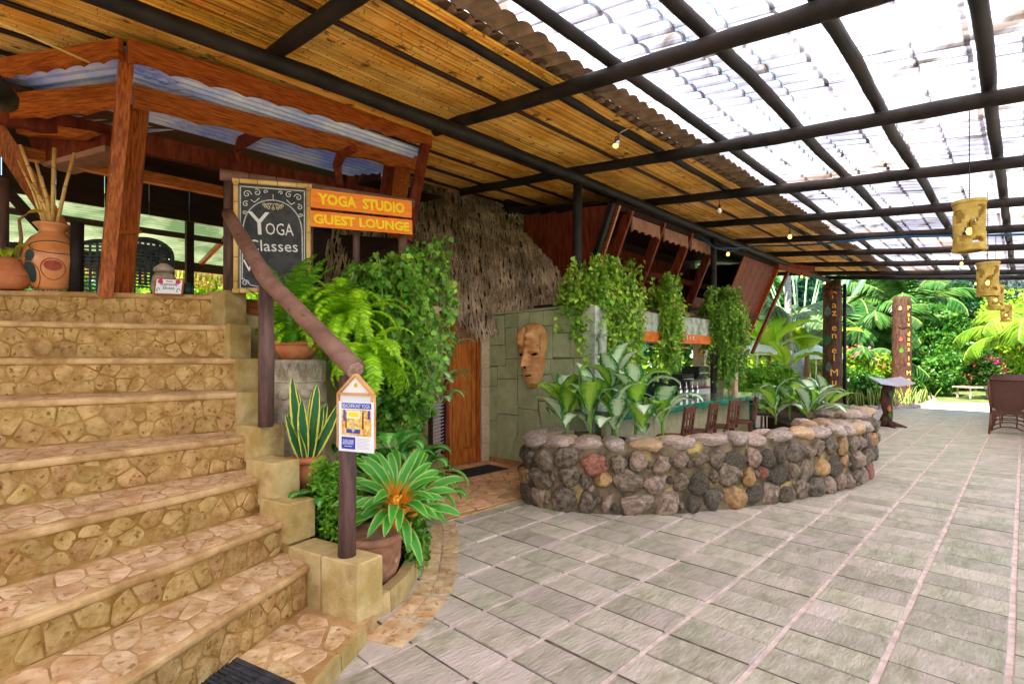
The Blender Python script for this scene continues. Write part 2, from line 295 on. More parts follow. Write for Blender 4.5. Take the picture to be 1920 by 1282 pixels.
# ------------------------------------------------------------ builders
class MB:
    def __init__(s): s.v = []; s.f = []; s.uv = None
    def add(s, vs, fs):
        k = len(s.v); s.v += [tuple(v) for v in vs]; s.f += [tuple(i+k for i in f) for f in fs]; return s
    def hexa(s, b4, t4):              # four bottom corners, four top corners
        return s.add(list(b4)+list(t4), [(3,2,1,0),(4,5,6,7),(0,1,5,4),(1,2,6,5),(2,3,7,6),(3,0,4,7)])
    def box(s, c, ax, ay, az):         # centre and three half axes
        c, ax, ay, az = map(Vector, (c, ax, ay, az))
        q = [c-ax-ay, c+ax-ay, c+ax+ay, c-ax+ay]
        return s.hexa([p-az for p in q], [p+az for p in q])
    def beam(s, a, b, w, h, up=Z):     # rectangular bar from a to b
        a, b = Vector(a), Vector(b); d = (b-a); L = d.length; d.normalize()
        sd = d.cross(up); sd = sd.normalized() if sd.length > 1e-4 else Vector((1,0,0)); u2 = sd.cross(d)
        return s.box((a+b)/2, d*L/2, sd*w/2, u2*h/2)
    def tube(s, pts, rad, n=10, caps=True):
        pts = [Vector(p) for p in pts]; m = len(pts)
        if not hasattr(rad, '__len__'): rad = [rad]*m
        vs = []; prev = None
        for i, p in enumerate(pts):
            d = (pts[min(i+1,m-1)]-pts[max(i-1,0)]).normalized()
            if prev is None:
                a = d.orthogonal().normalized()
            else:
                a = (prev - d*prev.dot(d)).normalized()
            prev = a; b = d.cross(a)
            vs += [p+(a*math.cos(2*PI*k/n)+b*math.sin(2*PI*k/n))*rad[i] for k in range(n)]
        fs = [(i*n+k, i*n+(k+1)%n, (i+1)*n+(k+1)%n, (i+1)*n+k) for i in range(m-1) for k in range(n)]
        if caps: fs += [tuple(range(n))[::-1], tuple((m-1)*n+k for k in range(n))]
        return s.add(vs, fs)
    def lathe(s, c, prof, n=24, sq=1.0, cap=True):      # prof: list (r, z)
        c = Vector(c); m = len(prof)
        vs = [c+Vector((r*math.cos(2*PI*k/n), r*sq*math.sin(2*PI*k/n), z)) for r, z in prof for k in range(n)]
        fs = [(i*n+k, i*n+(k+1)%n, (i+1)*n+(k+1)%n, (i+1)*n+k) for i in range(m-1) for k in range(n)]
        if cap: fs += [tuple(range(n))[::-1], tuple((m-1)*n+k for k in range(n))]
        return s.add(vs, fs)
    def prism(s, poly, off):           # polygon (3D points) pushed along off
        poly = [Vector(p) for p in poly]; off = Vector(off); n = len(poly)
        return s.add(poly+[p+off for p in poly], [tuple(range(n))[::-1], tuple(range(n,2*n))]+[(i,(i+1)%n,n+(i+1)%n,n+i) for i in range(n)])
    def mesh(s, name, m, off=None, smooth=False):
        vs = s.v if off is None else [(a-off[0], b-off[1], c-off[2]) for a, b, c in s.v]
        me = bpy.data.meshes.new(name); me.from_pydata(vs, [], s.f)
        me.materials.append(m)
        me.validate()
        if smooth: me.polygons.foreach_set('use_smooth', [True]*len(me.polygons))
        me.update(); return me

def root_of(o):
    while o.parent: o = o.parent
    return o
def thing(name, label, cat, loc=(0,0,0), group=None):
    o = bpy.data.objects.new(name, None); C.objects.link(o); o.location = loc; o.empty_display_size = .1
    o['label'] = label; o['category'] = cat
    if group: o['group'] = group
    return o
def obj(name, mb, m, parent=None, smooth=False, kind=None, label=None, cat=None, group=None, loc=None, me=None):
    """one mesh object; its vertices are given in world places"""
    if parent is not None: off = root_of(parent).location
    else: off = Vector(loc) if loc is not None else Vector((0,0,0))
    me = me or mb.mesh(name, m, off, smooth)
    o = bpy.data.objects.new(name, me); C.objects.link(o)
    if parent is not None: o.parent = parent
    else: o.location = off
    if kind: o['kind'] = kind
    if label: o['label'] = label
    if cat: o['category'] = cat
    if group: o['group'] = group
    return o
def put(name, me, parent, mw, kind=None):     # a shared mesh at a world matrix, as a part
    o = bpy.data.objects.new(name, me); C.objects.link(o)
    if parent is not None:
        o.parent = parent; o.matrix_local = Matrix.Translation(-root_of(parent).location) @ mw
    else: o.matrix_world = mw
    if kind: o['kind'] = kind
    return o
def frame(loc, x, y, z, sc=1.0):
    m = Matrix((Vector(x)*sc, Vector(y)*sc, Vector(z)*sc)).transposed().to_4x4(); m.translation = Vector(loc); return m
def copy_tree(o, loc=None, parent=None, label=None, scale=None, rotz=None):
    c = o.copy(); C.objects.link(c); c.parent = parent
    if loc is not None: c.location = loc
    if rotz is not None: c.rotation_euler = (0,0,rotz)
    if scale is not None: c.scale = (scale,)*3
    if label: c['label'] = label
    for ch in list(o.children): copy_tree(ch, None, c)
    return c

def scatter_mesh(name, tv, tf, pos, R, m, off=(0,0,0), smooth=False):
    """many small pieces (leaves, strands) in one mesh. tv k*3, tf faces, pos N*3, R N*3*3 (columns = axes, scaled)"""
    tv = np.asarray(tv, float); pos = np.asarray(pos, float)-np.asarray(off, float); N, k = len(pos), len(tv)
    V = (np.einsum('nij,kj->nki', R, tv)+pos[:,None,:]).reshape(-1,3)
    fl = [len(f) for f in tf]; flat = np.concatenate([np.array(f) for f in tf])
    loops = (flat[None,:]+(np.arange(N)*k)[:,None]).reshape(-1)
    sizes = np.tile(fl, N); starts = np.concatenate([[0], np.cumsum(sizes)[:-1]])
    me = bpy.data.meshes.new(name); me.vertices.add(len(V)); me.vertices.foreach_set('co', V.reshape(-1).astype(np.float32))
    me.loops.add(len(loops)); me.loops.foreach_set('vertex_index', loops.astype(np.int32))
    me.polygons.add(len(sizes)); me.polygons.foreach_set('loop_start', starts.astype(np.int32))
    me.materials.append(m); me.update(calc_edges=True); me.validate()
    if smooth: me.polygons.foreach_set('use_smooth', [True]*len(me.polygons))
    return me
def rand_frames(N, size, up=(0,0,0), upw=0., jit=.45, out=None, outw=0., wid=1.0):
    """random leaf frames. y = leaf length direction, z = leaf normal"""
    y = rng.normal(size=(N,3)); y += np.asarray(up)*upw
    y /= np.linalg.norm(y, axis=1)[:,None]+1e-9
    z = rng.normal(size=(N,3))
    if out is not None: z += np.asarray(out)*outw
    z -= (z*y).sum(1)[:,None]*y; z /= np.linalg.norm(z, axis=1)[:,None]+1e-9
    x = np.cross(y, z); s = size*(1+jit*rng.uniform(-1,1,N))
    R = np.stack([x*s[:,None]*wid, y*s[:,None], z*s[:,None]], axis=2)
    return R
LEAF = ([(0,0,0),(.28,.35,.06),(.22,.75,.04),(0,1,-.06),(-.22,.75,.04),(-.28,.35,.06),(0,.5,-.02)], [(0,1,6),(1,2,3,6),(6,3,4,5),(0,6,5)])
LEAF_HEART = ([(0,0,0),(.40,.12,.05),(.42,.45,.05),(0,1,-.1),(-.42,.45,.05),(-.40,.12,.05),(0,.4,-.04)], [(0,1,2,6),(2,3,6),(6,3,4),(0,6,4,5)])
BLADE = ([(0,0,0),(.05,.4,.03),(0,1,-.04),(-.05,.4,.03)], [(0,1,2,3)])
STRAP = ([(-.04,0,0),(.04,0,0),(.045,.5,.02),(-.045,.5,.02),(0,1,-.05)], [(0,1,2,3),(3,2,4)])

def leaf_part(L, W, m, prof='oval', pitch=.9, bend=1.0, fold=.25, segs=9, stalk=0., tw=0., wave=0., seed=0):
    """one large leaf: starts at 0, heads +Y at angle pitch above the horizontal and bends down; uv across/along"""
    r = random.Random(seed); cross = [-1,-.5,0,.5,1]
    vs = []; uvs = []; p = Vector((0,0,0)); a = pitch
    st = []
    if stalk:
        k = 4
        for i in range(k): st.append((p.copy(), a, 0)); p += Vector((0,math.cos(a),math.sin(a)))*(stalk/k); a -= bend*.15/k
    for i in range(segs+1):
        v = i/segs
        if prof == 'oval': w = math.sin(PI*min(1,v*.93+.05))**.75
        elif prof == 'heart': w = (math.sin(PI*(v*.78+.22))**.9)*1.0 if v > .02 else .62
        elif prof == 'strap': w = min(1, v*6+.35)*(1-max(0,(v-.55)/.45)**2.0)
        elif prof == 'blade': w = (math.sin(PI*min(1, v*.9+.08)))**.6
        elif prof == 'strapb': w = max(.22, math.sin(PI*min(1, max(0, v*.98-.02)))**.8)
        elif prof == 'banana': w = min(1, v*5)**.5*(1-max(0,(v-.72)/.28)**2.2)
        w = max(w, .02) if i < segs else .02
        st.append((p.copy(), a, w)); 
        if i < segs:
            a -= bend*(.4+1.2*v)/segs; p += Vector((0,math.cos(a),math.sin(a)))*(L/segs)
    me_v = []; F = []; UV = []
    ns = len(st)-(segs+1)
    for i,(q,a,w) in enumerate(st):
        up = Vector((0,-math.sin(a),math.cos(a))); vv = max(0,(i-ns))/segs; ww = max(w*W/2, .006 if ns else 0.002)
        for c in cross:
            x = c*ww; zz = abs(c)*fold*ww + (wave*math.sin(i*2.1+c*3+seed)*abs(c) if i >= ns else 0)
            rr = Matrix.Rotation(tw*vv, 3, 'Y') @ Vector((x,0,zz)) if tw else Vector((x,0,zz))
            me_v.append(q+Vector((rr.x,0,0))+up*rr.z); UV.append((.5+c/2 if i >= ns else .5, vv))
    n = len(cross)
    for i in range(len(st)-1):
        for k in range(n-1): F.append((i*n+k, i*n+k+1, (i+1)*n+k+1, (i+1)*n+k))
    me = bpy.data.meshes.new('leaf'); me.from_pydata([tuple(v) for v in me_v], [], F); me.materials.append(m)
    ul = me.uv_layers.new(name='UVMap'); 
    for lp in me.loops: ul.data[lp.index].uv = UV[lp.vertex_index]
    me.polygons.foreach_set('use_smooth', [True]*len(F)); me.update(); return me

def rough_pole(pts, rad, n=12, wob=.0035, seed=0):
    """a natural pole: slightly crooked, swelling at its knots"""
    pts = [Vector(p) for p in pts]; rad = list(rad) if hasattr(rad, '__len__') else [rad]*len(pts); P_ = []; R_ = []
    rr = random.Random(int(abs(pts[0].x*31+pts[0].y*17+pts[0].z*7)*100)+seed)
    for i in range(len(pts)-1):
        k = max(1, int((pts[i+1]-pts[i]).length/.28))
        for j in range(k):
            f = j/k; P_.append(pts[i].lerp(pts[i+1], f)+Vector((rr.uniform(-wob,wob), rr.uniform(-wob,wob), rr.uniform(-wob,wob)))); R_.append((rad[i]*(1-f)+rad[i+1]*f)*rr.choice((.97,1.0,1.0,1.02,1.07)))
    P_.append(pts[-1]); R_.append(rad[-1]); return MB().tube(P_, R_, n)
def clip_poly(poly, px, py, nx, ny):   # keep the side where (p-pt).n <= 0
    out = []
    for i in range(len(poly)):
        a = poly[i]; b = poly[(i+1)%len(poly)]
        da = (a[0]-px)*nx+(a[1]-py)*ny; db = (b[0]-px)*nx+(b[1]-py)*ny
        if da <= 0: out.append(a)
        if (da < 0 < db) or (db < 0 < da):
            t = da/(da-db); out.append((a[0]+(b[0]-a[0])*t, a[1]+(b[1]-a[1])*t))
    return out
def crazy_paving(poly, size, gap, seed):
    """irregular flagstones filling a convex polygon: list of rounded polygons"""
    r = random.Random(seed); xs = [p[0] for p in poly]; ys = [p[1] for p in poly]
    pts = []; nx = max(1, int((max(xs)-min(xs))/size+.6)); ny = max(1, int((max(ys)-min(ys))/size+.6))
    dx = (max(xs)-min(xs))/nx; dy = (max(ys)-min(ys))/ny
    for i in range(-1, nx+1):
        for j in range(-1, ny+1):
            pts.append((min(xs)+dx*(i+.5+.5*(j%2)-.25+r.uniform(-.36,.36)), min(ys)+dy*(j+.5+r.uniform(-.36,.36))))
    out = []
    for i, p in enumerate(pts):
        c = list(poly)
        for j, q in enumerate(pts):
            if i == j: continue
            d = math.hypot(q[0]-p[0], q[1]-p[1])
            if d > size*3.2: continue
            nx_, ny_ = (q[0]-p[0])/d, (q[1]-p[1])/d
            c = clip_poly(c, (p[0]+q[0])/2-nx_*gap/2, (p[1]+q[1])/2-ny_*gap/2, nx_, ny_)
            if len(c) < 3: break
        if len(c) < 3: continue
        A = .5*sum(c[k][0]*c[(k+1)%len(c)][1]-c[(k+1)%len(c)][0]*c[k][1] for k in range(len(c)))
        if abs(A) < size*size*.1: continue
        # chop the corners so the stones are not knife sharp
        cc = []
        for k in range(len(c)):
            a, b, d = c[k-1], c[k], c[(k+1)%len(c)]
            la = math.hypot(a[0]-b[0],a[1]-b[1]); ld = math.hypot(d[0]-b[0],d[1]-b[1])
            if la < .012 or ld < .012: cc.append(b); continue
            f1 = min(.22, .014/la)*r.uniform(.3,1.6); f2 = min(.22, .014/ld)*r.uniform(.3,1.6)
            cc += [(b[0]+(a[0]-b[0])*f1, b[1]+(a[1]-b[1])*f1), (b[0]+(d[0]-b[0])*f2, b[1]+(d[1]-b[1])*f2)]
        if A < 0: cc = cc[::-1]
        out.append((cc, abs(A)))
    return out
def stone_piece(mb, cc, fn, h, r):
    """flat stone over a polygon; fn(x, y, height)->world; chamfered edge"""
    n = len(cc); cx = sum(p[0] for p in cc)/n; cy = sum(p[1] for p in cc)/n
    lo = [fn(x, y, -.004) for x, y in cc]; mid = [fn(x, y, h*.6) for x, y in cc]
    top = [fn(cx+(x-cx)*.93, cy+(y-cy)*.93, h*r.uniform(.85,1.2)) for x, y in cc]
    fs = [(i,(i+1)%n,n+(i+1)%n,n+i) for i in range(n)]+[(n+i,n+(i+1)%n,2*n+(i+1)%n,2*n+i) for i in range(n)]+[tuple(range(2*n,3*n))]
    mb.add(lo+mid+top, fs); return mb

def text_mesh(body, size, ext=.002, res=2, bold=0):
    cu = bpy.data.curves.new('lettering', 'FONT'); cu.body = body; cu.size = size; cu.extrude = ext; cu.offset = bold
    cu.align_x = 'CENTER'; cu.align_y = 'CENTER'; cu.resolution_u = res
    o = bpy.data.objects.new('lettering_source', cu); C.objects.link(o)
    dg = bpy.context.evaluated_depsgraph_get(); me = bpy.data.meshes.new_from_object(o.evaluated_get(dg))
    bpy.data.objects.remove(o); return me
def lettering(body, size, m, parent, loc, right, up, fit=None, name='lettering', bold=0, ext=.002):
    me = text_mesh(body, size, ext); me.materials.clear(); me.materials.append(m)
    if bold:
        for k, v in enumerate(me.vertices): pass
    x = Vector(right).normalized(); y = Vector(up); y = (y-x*y.dot(x)).normalized(); z = x.cross(y)
    sx = 1.0
    if fit:
        xs = [v.co.x for v in me.vertices]; ys = [v.co.y for v in me.vertices]
        sx = fit/(max(xs)-min(xs)); cx = (max(xs)+min(xs))/2; cy = (max(ys)+min(ys))/2
        for v in me.vertices: v.co.x = (v.co.x-cx)*sx; v.co.y -= cy
    return put(name, me, parent, frame(loc, x, y, z))
def strokes(mb, pts_list, org, x, y, n, w):   # flat raised strokes (paint, chalk) on a plane
    for pts in pts_list:
        q = [org+x*a+y*b+n*.002 for a, b in pts]
        for a, b in zip(q, q[1:]):
            d = (b-a); 
            if d.length < 1e-6: continue
            s = d.normalized().cross(n)*w/2; e = d.normalized()*w*.3
            mb.hexa([a-e-s, b+e-s, b+e+s, a-e+s], [a-e-s+n*.002, b+e-s+n*.002, b+e+s+n*.002, a-e+s+n*.002])
    return mb
def scallop_board(a, b, top, h, th, amp, period, nrm, top2=None, mb=None):
    """board from a to b (xy), hanging below its top height, lower edge cut in arches"""
    a, b = Vector((a[0],a[1],0)), Vector((b[0],b[1],0)); L = (b-a).length; d = (b-a)/L; top2 = top if top2 is None else top2
    n = max(8, int(L/period*10)); mb = mb or MB(); nrm = Vector(nrm).normalized()*th
    vs = []
    for i in range(n+1):
        x = L*i/n; f = (x/period) % 1; zt = top+(top2-top)*x/L; zb = zt-h+amp*math.sin(PI*f)**.6
        p = a+d*x; vs += [p+Z*zt, p+Z*zb, p+Z*zt+nrm, p+Z*zb+nrm]
    fs = []
    for i in range(n):
        k = 4*i; fs += [(k,k+1,k+5,k+4),(k+2,k+6,k+7,k+3),(k,k+4,k+6,k+2),(k+1,k+3,k+7,k+5)]
    fs += [(0,2,3,1),(4*n,4*n+1,4*n+3,4*n+2)]
    return mb.add(vs, fs)
# ------------------------------------------------------------ ground, paving, road
def poly_sheet(pts, z, th=.0):
    mb = MB(); n = len(pts)
    if th: mb.prism([(x,y,z-th) for x,y in pts], (0,0,th))
    else: mb.add([(x,y,z) for x,y in pts], [tuple(range(n))])
    return mb
obj('ground', poly_sheet([(-120,-60),(160,-60),(160,200),(-120,200)], -.03), M['earth'], kind='structure')
q = [T(-12,-6), T(-12,11), T(15.75,11), T(15.75,.6), T(13.35,-.5), T(13.35,-6)]
patio = obj('patio_floor', poly_sheet([(p.x,p.y) for p in q], -.008, .1), M['grout'], kind='structure')
q = [T(15.76,.3), T(15.76,14), T(16.5,20), T(22.5,22), T(21.6,6.0), T(19.0,1.6)]
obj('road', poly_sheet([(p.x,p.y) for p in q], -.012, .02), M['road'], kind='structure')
GS, GT = .482, .274
def tile_mesh(i):
    r = random.Random(i); a, b = GT/2-.0065, GS/2-.017; mb = MB()
    j = lambda: r.uniform(-.0035,.0035)
    lo = [(-a+j(),-b+j(),-.02),(a+j(),-b+j(),-.02),(a+j(),b+j(),-.02),(-a+j(),b+j(),-.02)]
    mi = [(x,y,r.uniform(-.001,.001)) for x,y,_ in lo]; tp = [(x*.975,y*.975,.005+r.uniform(-.0015,.0025)) for x,y,_ in lo]
    mb.add(lo+mi+tp+[(0,0,.006+r.uniform(-.001,.003))], [(i,(i+1)%4,4+(i+1)%4,4+i) for i in range(4)]+[(4+i,4+(i+1)%4,8+(i+1)%4,8+i) for i in range(4)]+[(8+i,8+(i+1)%4,12) for i in range(4)])
    return mb
tms = [tile_mesh(i) for i in range(8)]; tme = [m.mesh('paving_tile', M['paver']) for m in tms]
cells = []
for i in range(-22, 70):
    for j in range(-4, 21):
        t = -3.50+GT*(i+.5); s = 1.392+GS*(j-2+.5); 
        if t > 15.6 or (t > 13.1 and s < 1.5): continue
        c = T(t, s)
        if c.y < 1.2: vis = False
        else:
            px = 960+1000*c.x/c.y; vis = -60 < px < 1980 and 672+1600/c.y < 1400
        big = 1/(max(c.y,.5)**2) if vis else 0
        cells.append((big, c, t, s))
cells.sort(key=lambda e: -e[0]); rest = MB()
for k, (big, c, t, s) in enumerate(cells):
    if c.x < -1.35 and c.y > 1.0: continue
    r = random.Random(k); ang = r.uniform(-.006,.006); fl = r.choice((1,-1))
    x = (Matrix.Rotation(ang,3,'Z') @ U)*fl; y = (Matrix.Rotation(ang,3,'Z') @ -S)*fl
    mw = frame((c.x, c.y, r.uniform(-.0015,.0015)), x, y, Z)
    if k < 299: put('paving_tile', tme[k % 8], patio, mw)
    else:
        mb = tms[k % 8]; rest.add([mw @ Vector(v) for v in mb.v], mb.f)
obj('paving_tile', rest, M['paver'], patio, kind='stuff')

jm = MB()      # dark sunk joints across the rows, every second one wider
for i in range(-22, 70):
    t = -3.50+GT*i; wd = .011 if i % 2 == 0 else .0045
    for j in range(-4, 21):
        s = 1.392+GS*(j-2+.5); c = T(t, s)
        if t > 15.6 or c.y < .8 or (t > 13.1 and s < 1.5): continue
        x = U*wd; y = S*(GS/2-.018); zz = Z*(.0035 if i % 2 == 0 else -.002); jm.add([c-x-y+zz, c+x-y+zz, c+x+y+zz, c-x+y+zz], [(0,1,2,3)])
obj('dark_joint', jm, M['grout_dark'], patio, kind='stuff')
bp = [(-.845,3.02),(-.74,3.30),(-.67,3.6),(-.66,3.85),(-.67,4.1),(-.69,4.35),(-.71,4.6),(-.74,4.85),(-.79,5.12)]
for i in range(len(bp)-1):
    a, b = Vector((*bp[i],0)), Vector((*bp[i+1],0)); d = (b-a).normalized(); n_ = Vector((d.y,-d.x,0)); n_ = n_ if n_.x > 0 else -n_
    for j, (w0, w1) in enumerate(((.0,.11),(.12,.25))):
        q = [a+d*.006+n_*w0, b-d*.006+n_*w0, b-d*.006+n_*w1, a+d*.006+n_*w1]; obj('border_tile', MB().hexa(q, [v+Z*.011 for v in q]), M['stone_tread'], patio)
# flagstone floor in front of the door
def flag_floor(name, poly, z, size, seed, m, pm, kind=None, parts=60, parent=None, h=.006):
    base = parent
    mb = MB(); r = random.Random(seed)
    cells = crazy_paving(poly, size, .022, seed); cells.sort(key=lambda c: c[0][0][1])
    for k, (cc, A) in enumerate(cells):
        sm = stone_piece(MB(), cc, lambda x, y, hh: Vector((x, y, z+hh)), h, r)
        if k < parts: obj('flagstone', sm, pm, base)
        else: mb.add(sm.v, sm.f)
    if mb.v: obj('flagstone', mb, pm, base, kind='stuff')
pad = [(-1.15,5.3),(-.62,5.22),(.14,6.05),(.55,6.8),(1.0,7.0),(-.37,8.4),(-.95,7.8),(-1.2,6.8)]
pf = obj('entrance_floor', poly_sheet(pad, .022, .03), M['mortar_tread'], kind='structure')
flag_floor('entrance', [(-1.13,5.32),(-.64,5.26),(.10,6.08),(.5,6.85),(-.36,8.3),(-.93,7.75),(-1.17,6.8)], .022, .24, 5, None, mat('pink flagstone', (.66,.34,.14), (.88,.56,.30), .5, 7, bump=.3, bscale=22, rnd=.2, hsvh=.015), parent=pf)

# ------------------------------------------------------------ staircase
RR = [(-1.24,3.24,.359),(-1.446,3.473,.565),(-1.652,3.706,.803),(-1.858,3.94,1.044),(-2.064,4.17,1.341),(-2.27,4.4,1.604),(-2.476,4.64,1.888),(-2.68,4.87,2.18)]
AN = [74.6, 67, 61, 50, 38, 28, 21, 10]
RP = [Vector((x,y,0)) for x,y,_ in RR]; ZZ = [z for *_, z in RR]
DD = [Vector((-math.cos(math.radians(a)), -math.sin(math.radians(a)), 0)) for a in AN]
LEN = 3.3
stair = thing('stone_staircase', 'broad fanning staircase of tan flagstones in mustard mortar climbing to the timber pavilion', 'staircase', (-1.8,3.9,0))
DECK = 2.18
def edge_pt(k, s, bow=.05):            # a point along step k's front edge, slightly bowed
    d = DD[k]; n = Vector((d.y,-d.x,0)); 
    if n.y > 0: n = -n
    return RP[k]+d*s+n*bow*math.sin(PI*min(1,s/LEN))
def out_n(k):
    d = DD[k]; n = Vector((d.y,-d.x,0)); return -n if (n.x*.66-n.y*.75) < 0 else n
for k in range(8):
    NSEG = 26
    front = [edge_pt(k, LEN*i/NSEG) for i in range(NSEG+1)]
    if k < 7: back = [edge_pt(k+1, LEN*i/NSEG)-out_n(k+1)*.06 for i in range(NSEG, -1, -1)]
    else: back = [Vector((-6.6,6.2,0)), Vector((-2.8,5.3,0))]
    z0 = -.02 if k == 0 else ZZ[k-1]-.06
    mb = MB(); mb.prism([Vector((p.x,p.y,z0)) for p in front+back], (0,0,ZZ[k]-z0-.045))
    st = obj('step', mb, M['mortar'], stair)
    # tread slab with a rounded nosing
    tb = MB(); n0 = out_n(k); pr = [(0,-.045),(.014,-.044),(.02,-.03),(.02,-.014),(.013,-.003),(0,0)]
    vs = []; 
    for i_, p in enumerate(front):
        j1, j2 = random.uniform(-.004,.003), random.uniform(-.003,.001)
        for o_, dz in pr: vs.append(p+n0*(o_+(j1 if o_ > .005 else 0))+Z*(ZZ[k]+dz+(j2 if -.04 < dz < 0 else 0)))
    m_ = len(pr); fs = [(i*m_+j, i*m_+j+1, (i+1)*m_+j+1, (i+1)*m_+j) for i in range(NSEG) for j in range(m_-1)]
    tb.add(vs, fs)
    tb.prism([Vector((p.x,p.y,ZZ[k]-.045)) for p in front+back], (0,0,.045))
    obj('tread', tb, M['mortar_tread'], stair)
cand = []
for k in range(8):
    zb = .1 if k == 0 else ZZ[k-1]; H = ZZ[k]-zb-.045
    n0 = out_n(k)
    L_ = {0:2.1,1:2.1,2:2.1,3:2.3,4:2.6,5:2.6,6:2.7,7:3.0}[k]
    for cc, A in crazy_paving([(0.02,.008),(L_,.008),(L_,H-.004),(.02,H-.004)], .125, .011, 30+k):
        r = random.Random(int(A*1e6)); 
        if A < .0025 and r.random() < .3: continue
        y0 = sum(p[0] for p in cc)/len(cc); pt = edge_pt(k, y0)
        sm = stone_piece(MB(), cc[::-1], lambda x, y, h, k=k, zb=zb, n0=n0: edge_pt(k, x)+n0*h+Z*(zb+y), .0045, r)
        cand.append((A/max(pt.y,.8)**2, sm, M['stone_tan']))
    if k in (5, 6): continue
    dn = edge_pt(min(k+1,7), .8); wd = .33 if k < 7 else 0
    if k < 5:
        # strip of the tread in front of the next riser
        a = RP[k]; d = DD[k]; inn = -n0
        def fT(x, y, h, k=k):
            p0 = edge_pt(k, x); p1 = edge_pt(k+1, x) if k < 7 else p0
            return p0+(p1-p0)*y/.30+Z*(ZZ[k]+h)
        for cc, A in crazy_paving([(.02,.012),(2.2,.012),(2.2,.285),(.02,.285)], .125, .010, 70+k):
            r = random.Random(int(A*1e6)); x0 = sum(p[0] for p in cc)/len(cc); pt = edge_pt(k, x0)
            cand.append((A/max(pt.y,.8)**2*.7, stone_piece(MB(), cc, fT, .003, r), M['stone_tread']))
cand.sort(key=lambda e: -e[0]); rest = {}
for i, (a_, sm, m_) in enumerate(cand):
    if i < 299: obj('flagstone', sm, m_, stair)
    else: mb = rest.setdefault(m_.name, (MB(), m_))[0]; mb.add(sm.v, sm.f)
for mb, m_ in rest.values(): obj('flagstone', mb, m_, stair, kind='stuff')
# blocks stepping up beside the treads
E1 = Vector((-.86,.51,0)); E2 = Vector((.51,.86,0))
BL = [((-.877,3.015),.30,.20,.08,.43),((-1.14,3.175),.30,.20,.08,.43),((-1.407,3.36),.30,.20,.43,.68),((-1.565,3.50),.30,.20,.62,.91),((-1.77,3.75),.30,.19,.86,1.12),
      ((-2.05,4.06),.30,.19,1.05,1.34),((-2.25,4.36),.30,.19,1.28,1.60),((-2.42,4.58),.30,.19,1.54,1.90),((-2.55,4.74),.30,.20,1.62,2.21)]
for i, ((x,y), l1, l2, z0, z1) in enumerate(BL):
    r = random.Random(i); a = Vector((x,y,0)); e = .008
    def ring(z, s): return [a+E1*s+E2*s+Z*z, a+E1*s+E2*(l2-s)+Z*z, a+E1*(l1-.004-s)+E2*(l2-s)+Z*z, a+E1*(l1-.004-s)+E2*s+Z*z]
    mb = MB(); mb.add(ring(z0,0)+ring(z1-e,0)+ring(z1,e), [(0,1,2,3)[::-1]]+[(j,(j+1)%4,4+(j+1)%4,4+j) for j in range(4)]+[(4+j,4+(j+1)%4,8+(j+1)%4,8+j) for j in range(4)]+[(8,9,10,11)])
    obj('block', mb, M['block'], stair)
mb = MB()
for i in range(2, len(BL)):
    (x,y), l1, l2, z0, z1 = BL[i]; a = Vector((x,y,0))+E1*.02+E2*.02
    mb.hexa([a, a+E2*(l2-.04), a+E2*(l2-.04)+E1*l1, a+E1*l1], [v+Z*(z0+.001) for v in (a, a+E2*(l2-.04), a+E2*(l2-.04)+E1*l1, a+E1*l1)])
obj('side_wall', mb, M['mortar'], stair)
# bottom landing
lp = [(-.80,3.16),(-.845,3.0),(-.90,2.72),(-.93,2.45),(-1.0,1.7),(-1.12,.6),(-2.4,.5),(-1.5,3.6)]
land = obj('stair_landing', poly_sheet(lp, .1, .12), M['mortar_tread'], kind='structure')
flag_floor('landing', [(-.875,2.98),(-.955,2.45),(-1.03,1.7),(-1.72,1.55),(-1.25,3.16)], .1, .19, 9, None, M['stone_tread'], parent=land, h=.004)
# edge blocks of the landing
for i in range(7):
    pts = [(-.845,3.0),(-.90,2.72),(-.93,2.45),(-.955,2.2),(-.985,1.9),(-1.01,1.6),(-1.05,1.2),(-1.08,.9)]
    a, b = Vector((*pts[i],0)), Vector((*pts[i+1],0)); d = (b-a).normalized(); n_ = Vector((-d.y,d.x,0))
    if n_.x < 0: n_ = -n_
    mb = MB(); mb.hexa([a+d*.006, b-d*.006, b-d*.006+n_*.035, a+d*.006+n_*.035], [v+Z*.098 for v in (a+d*.006-n_*0, b-d*.006, b-d*.006+n_*.03, a+d*.006+n_*.03)])
    obj('edge_stone', mb, M['block'], land)
# door mat on the landing
def ridged_mat(name, label, a, dx, dy, w_, h_, z, m):
    t = thing(name, label, 'doormat', (a.x, a.y, z))
    mb = MB(); mb.prism([a+Z*z, a+dx*w_+Z*z, a+dx*w_+dy*h_+Z*z, a+dy*h_+Z*z][::-1], (0,0,.008)); obj('mat_base', mb, m, t)
    mb = MB(); n = int(h_/.028)
    for i in range(n):
        for j in range(3):
            x0 = w_*(.08+.29*j); p = a+dx*x0+dy*(h_*.07+i*h_*.86/n)+Z*(z+.008)
            mb.hexa([p, p+dx*w_*.24, p+dx*w_*.24+dy*.013, p+dy*.013], [v+Z*.005 for v in (p, p+dx*w_*.24, p+dx*w_*.24+dy*.013, p+dy*.013)])
    for q0, q1 in ((0,.03),(h_-.03,h_)): 
        p = a+dy*q0+Z*(z+.008); mb.hexa([p, p+dx*w_, p+dx*w_+dy*.03, p+dy*.03], [v+Z*.004 for v in (p, p+dx*w_, p+dx*w_+dy*.03, p+dy*.03)])
    obj('ridge', mb, m, t, kind='stuff'); return t
ridged_mat('doormat', 'black ridged rubber mat lying on the lowest stair landing', Vector((-1.42,2.68,0)), Vector((.87,-.49,0)), Vector((-.49,-.87,0)), .50, .8, .107, M['rubber'])
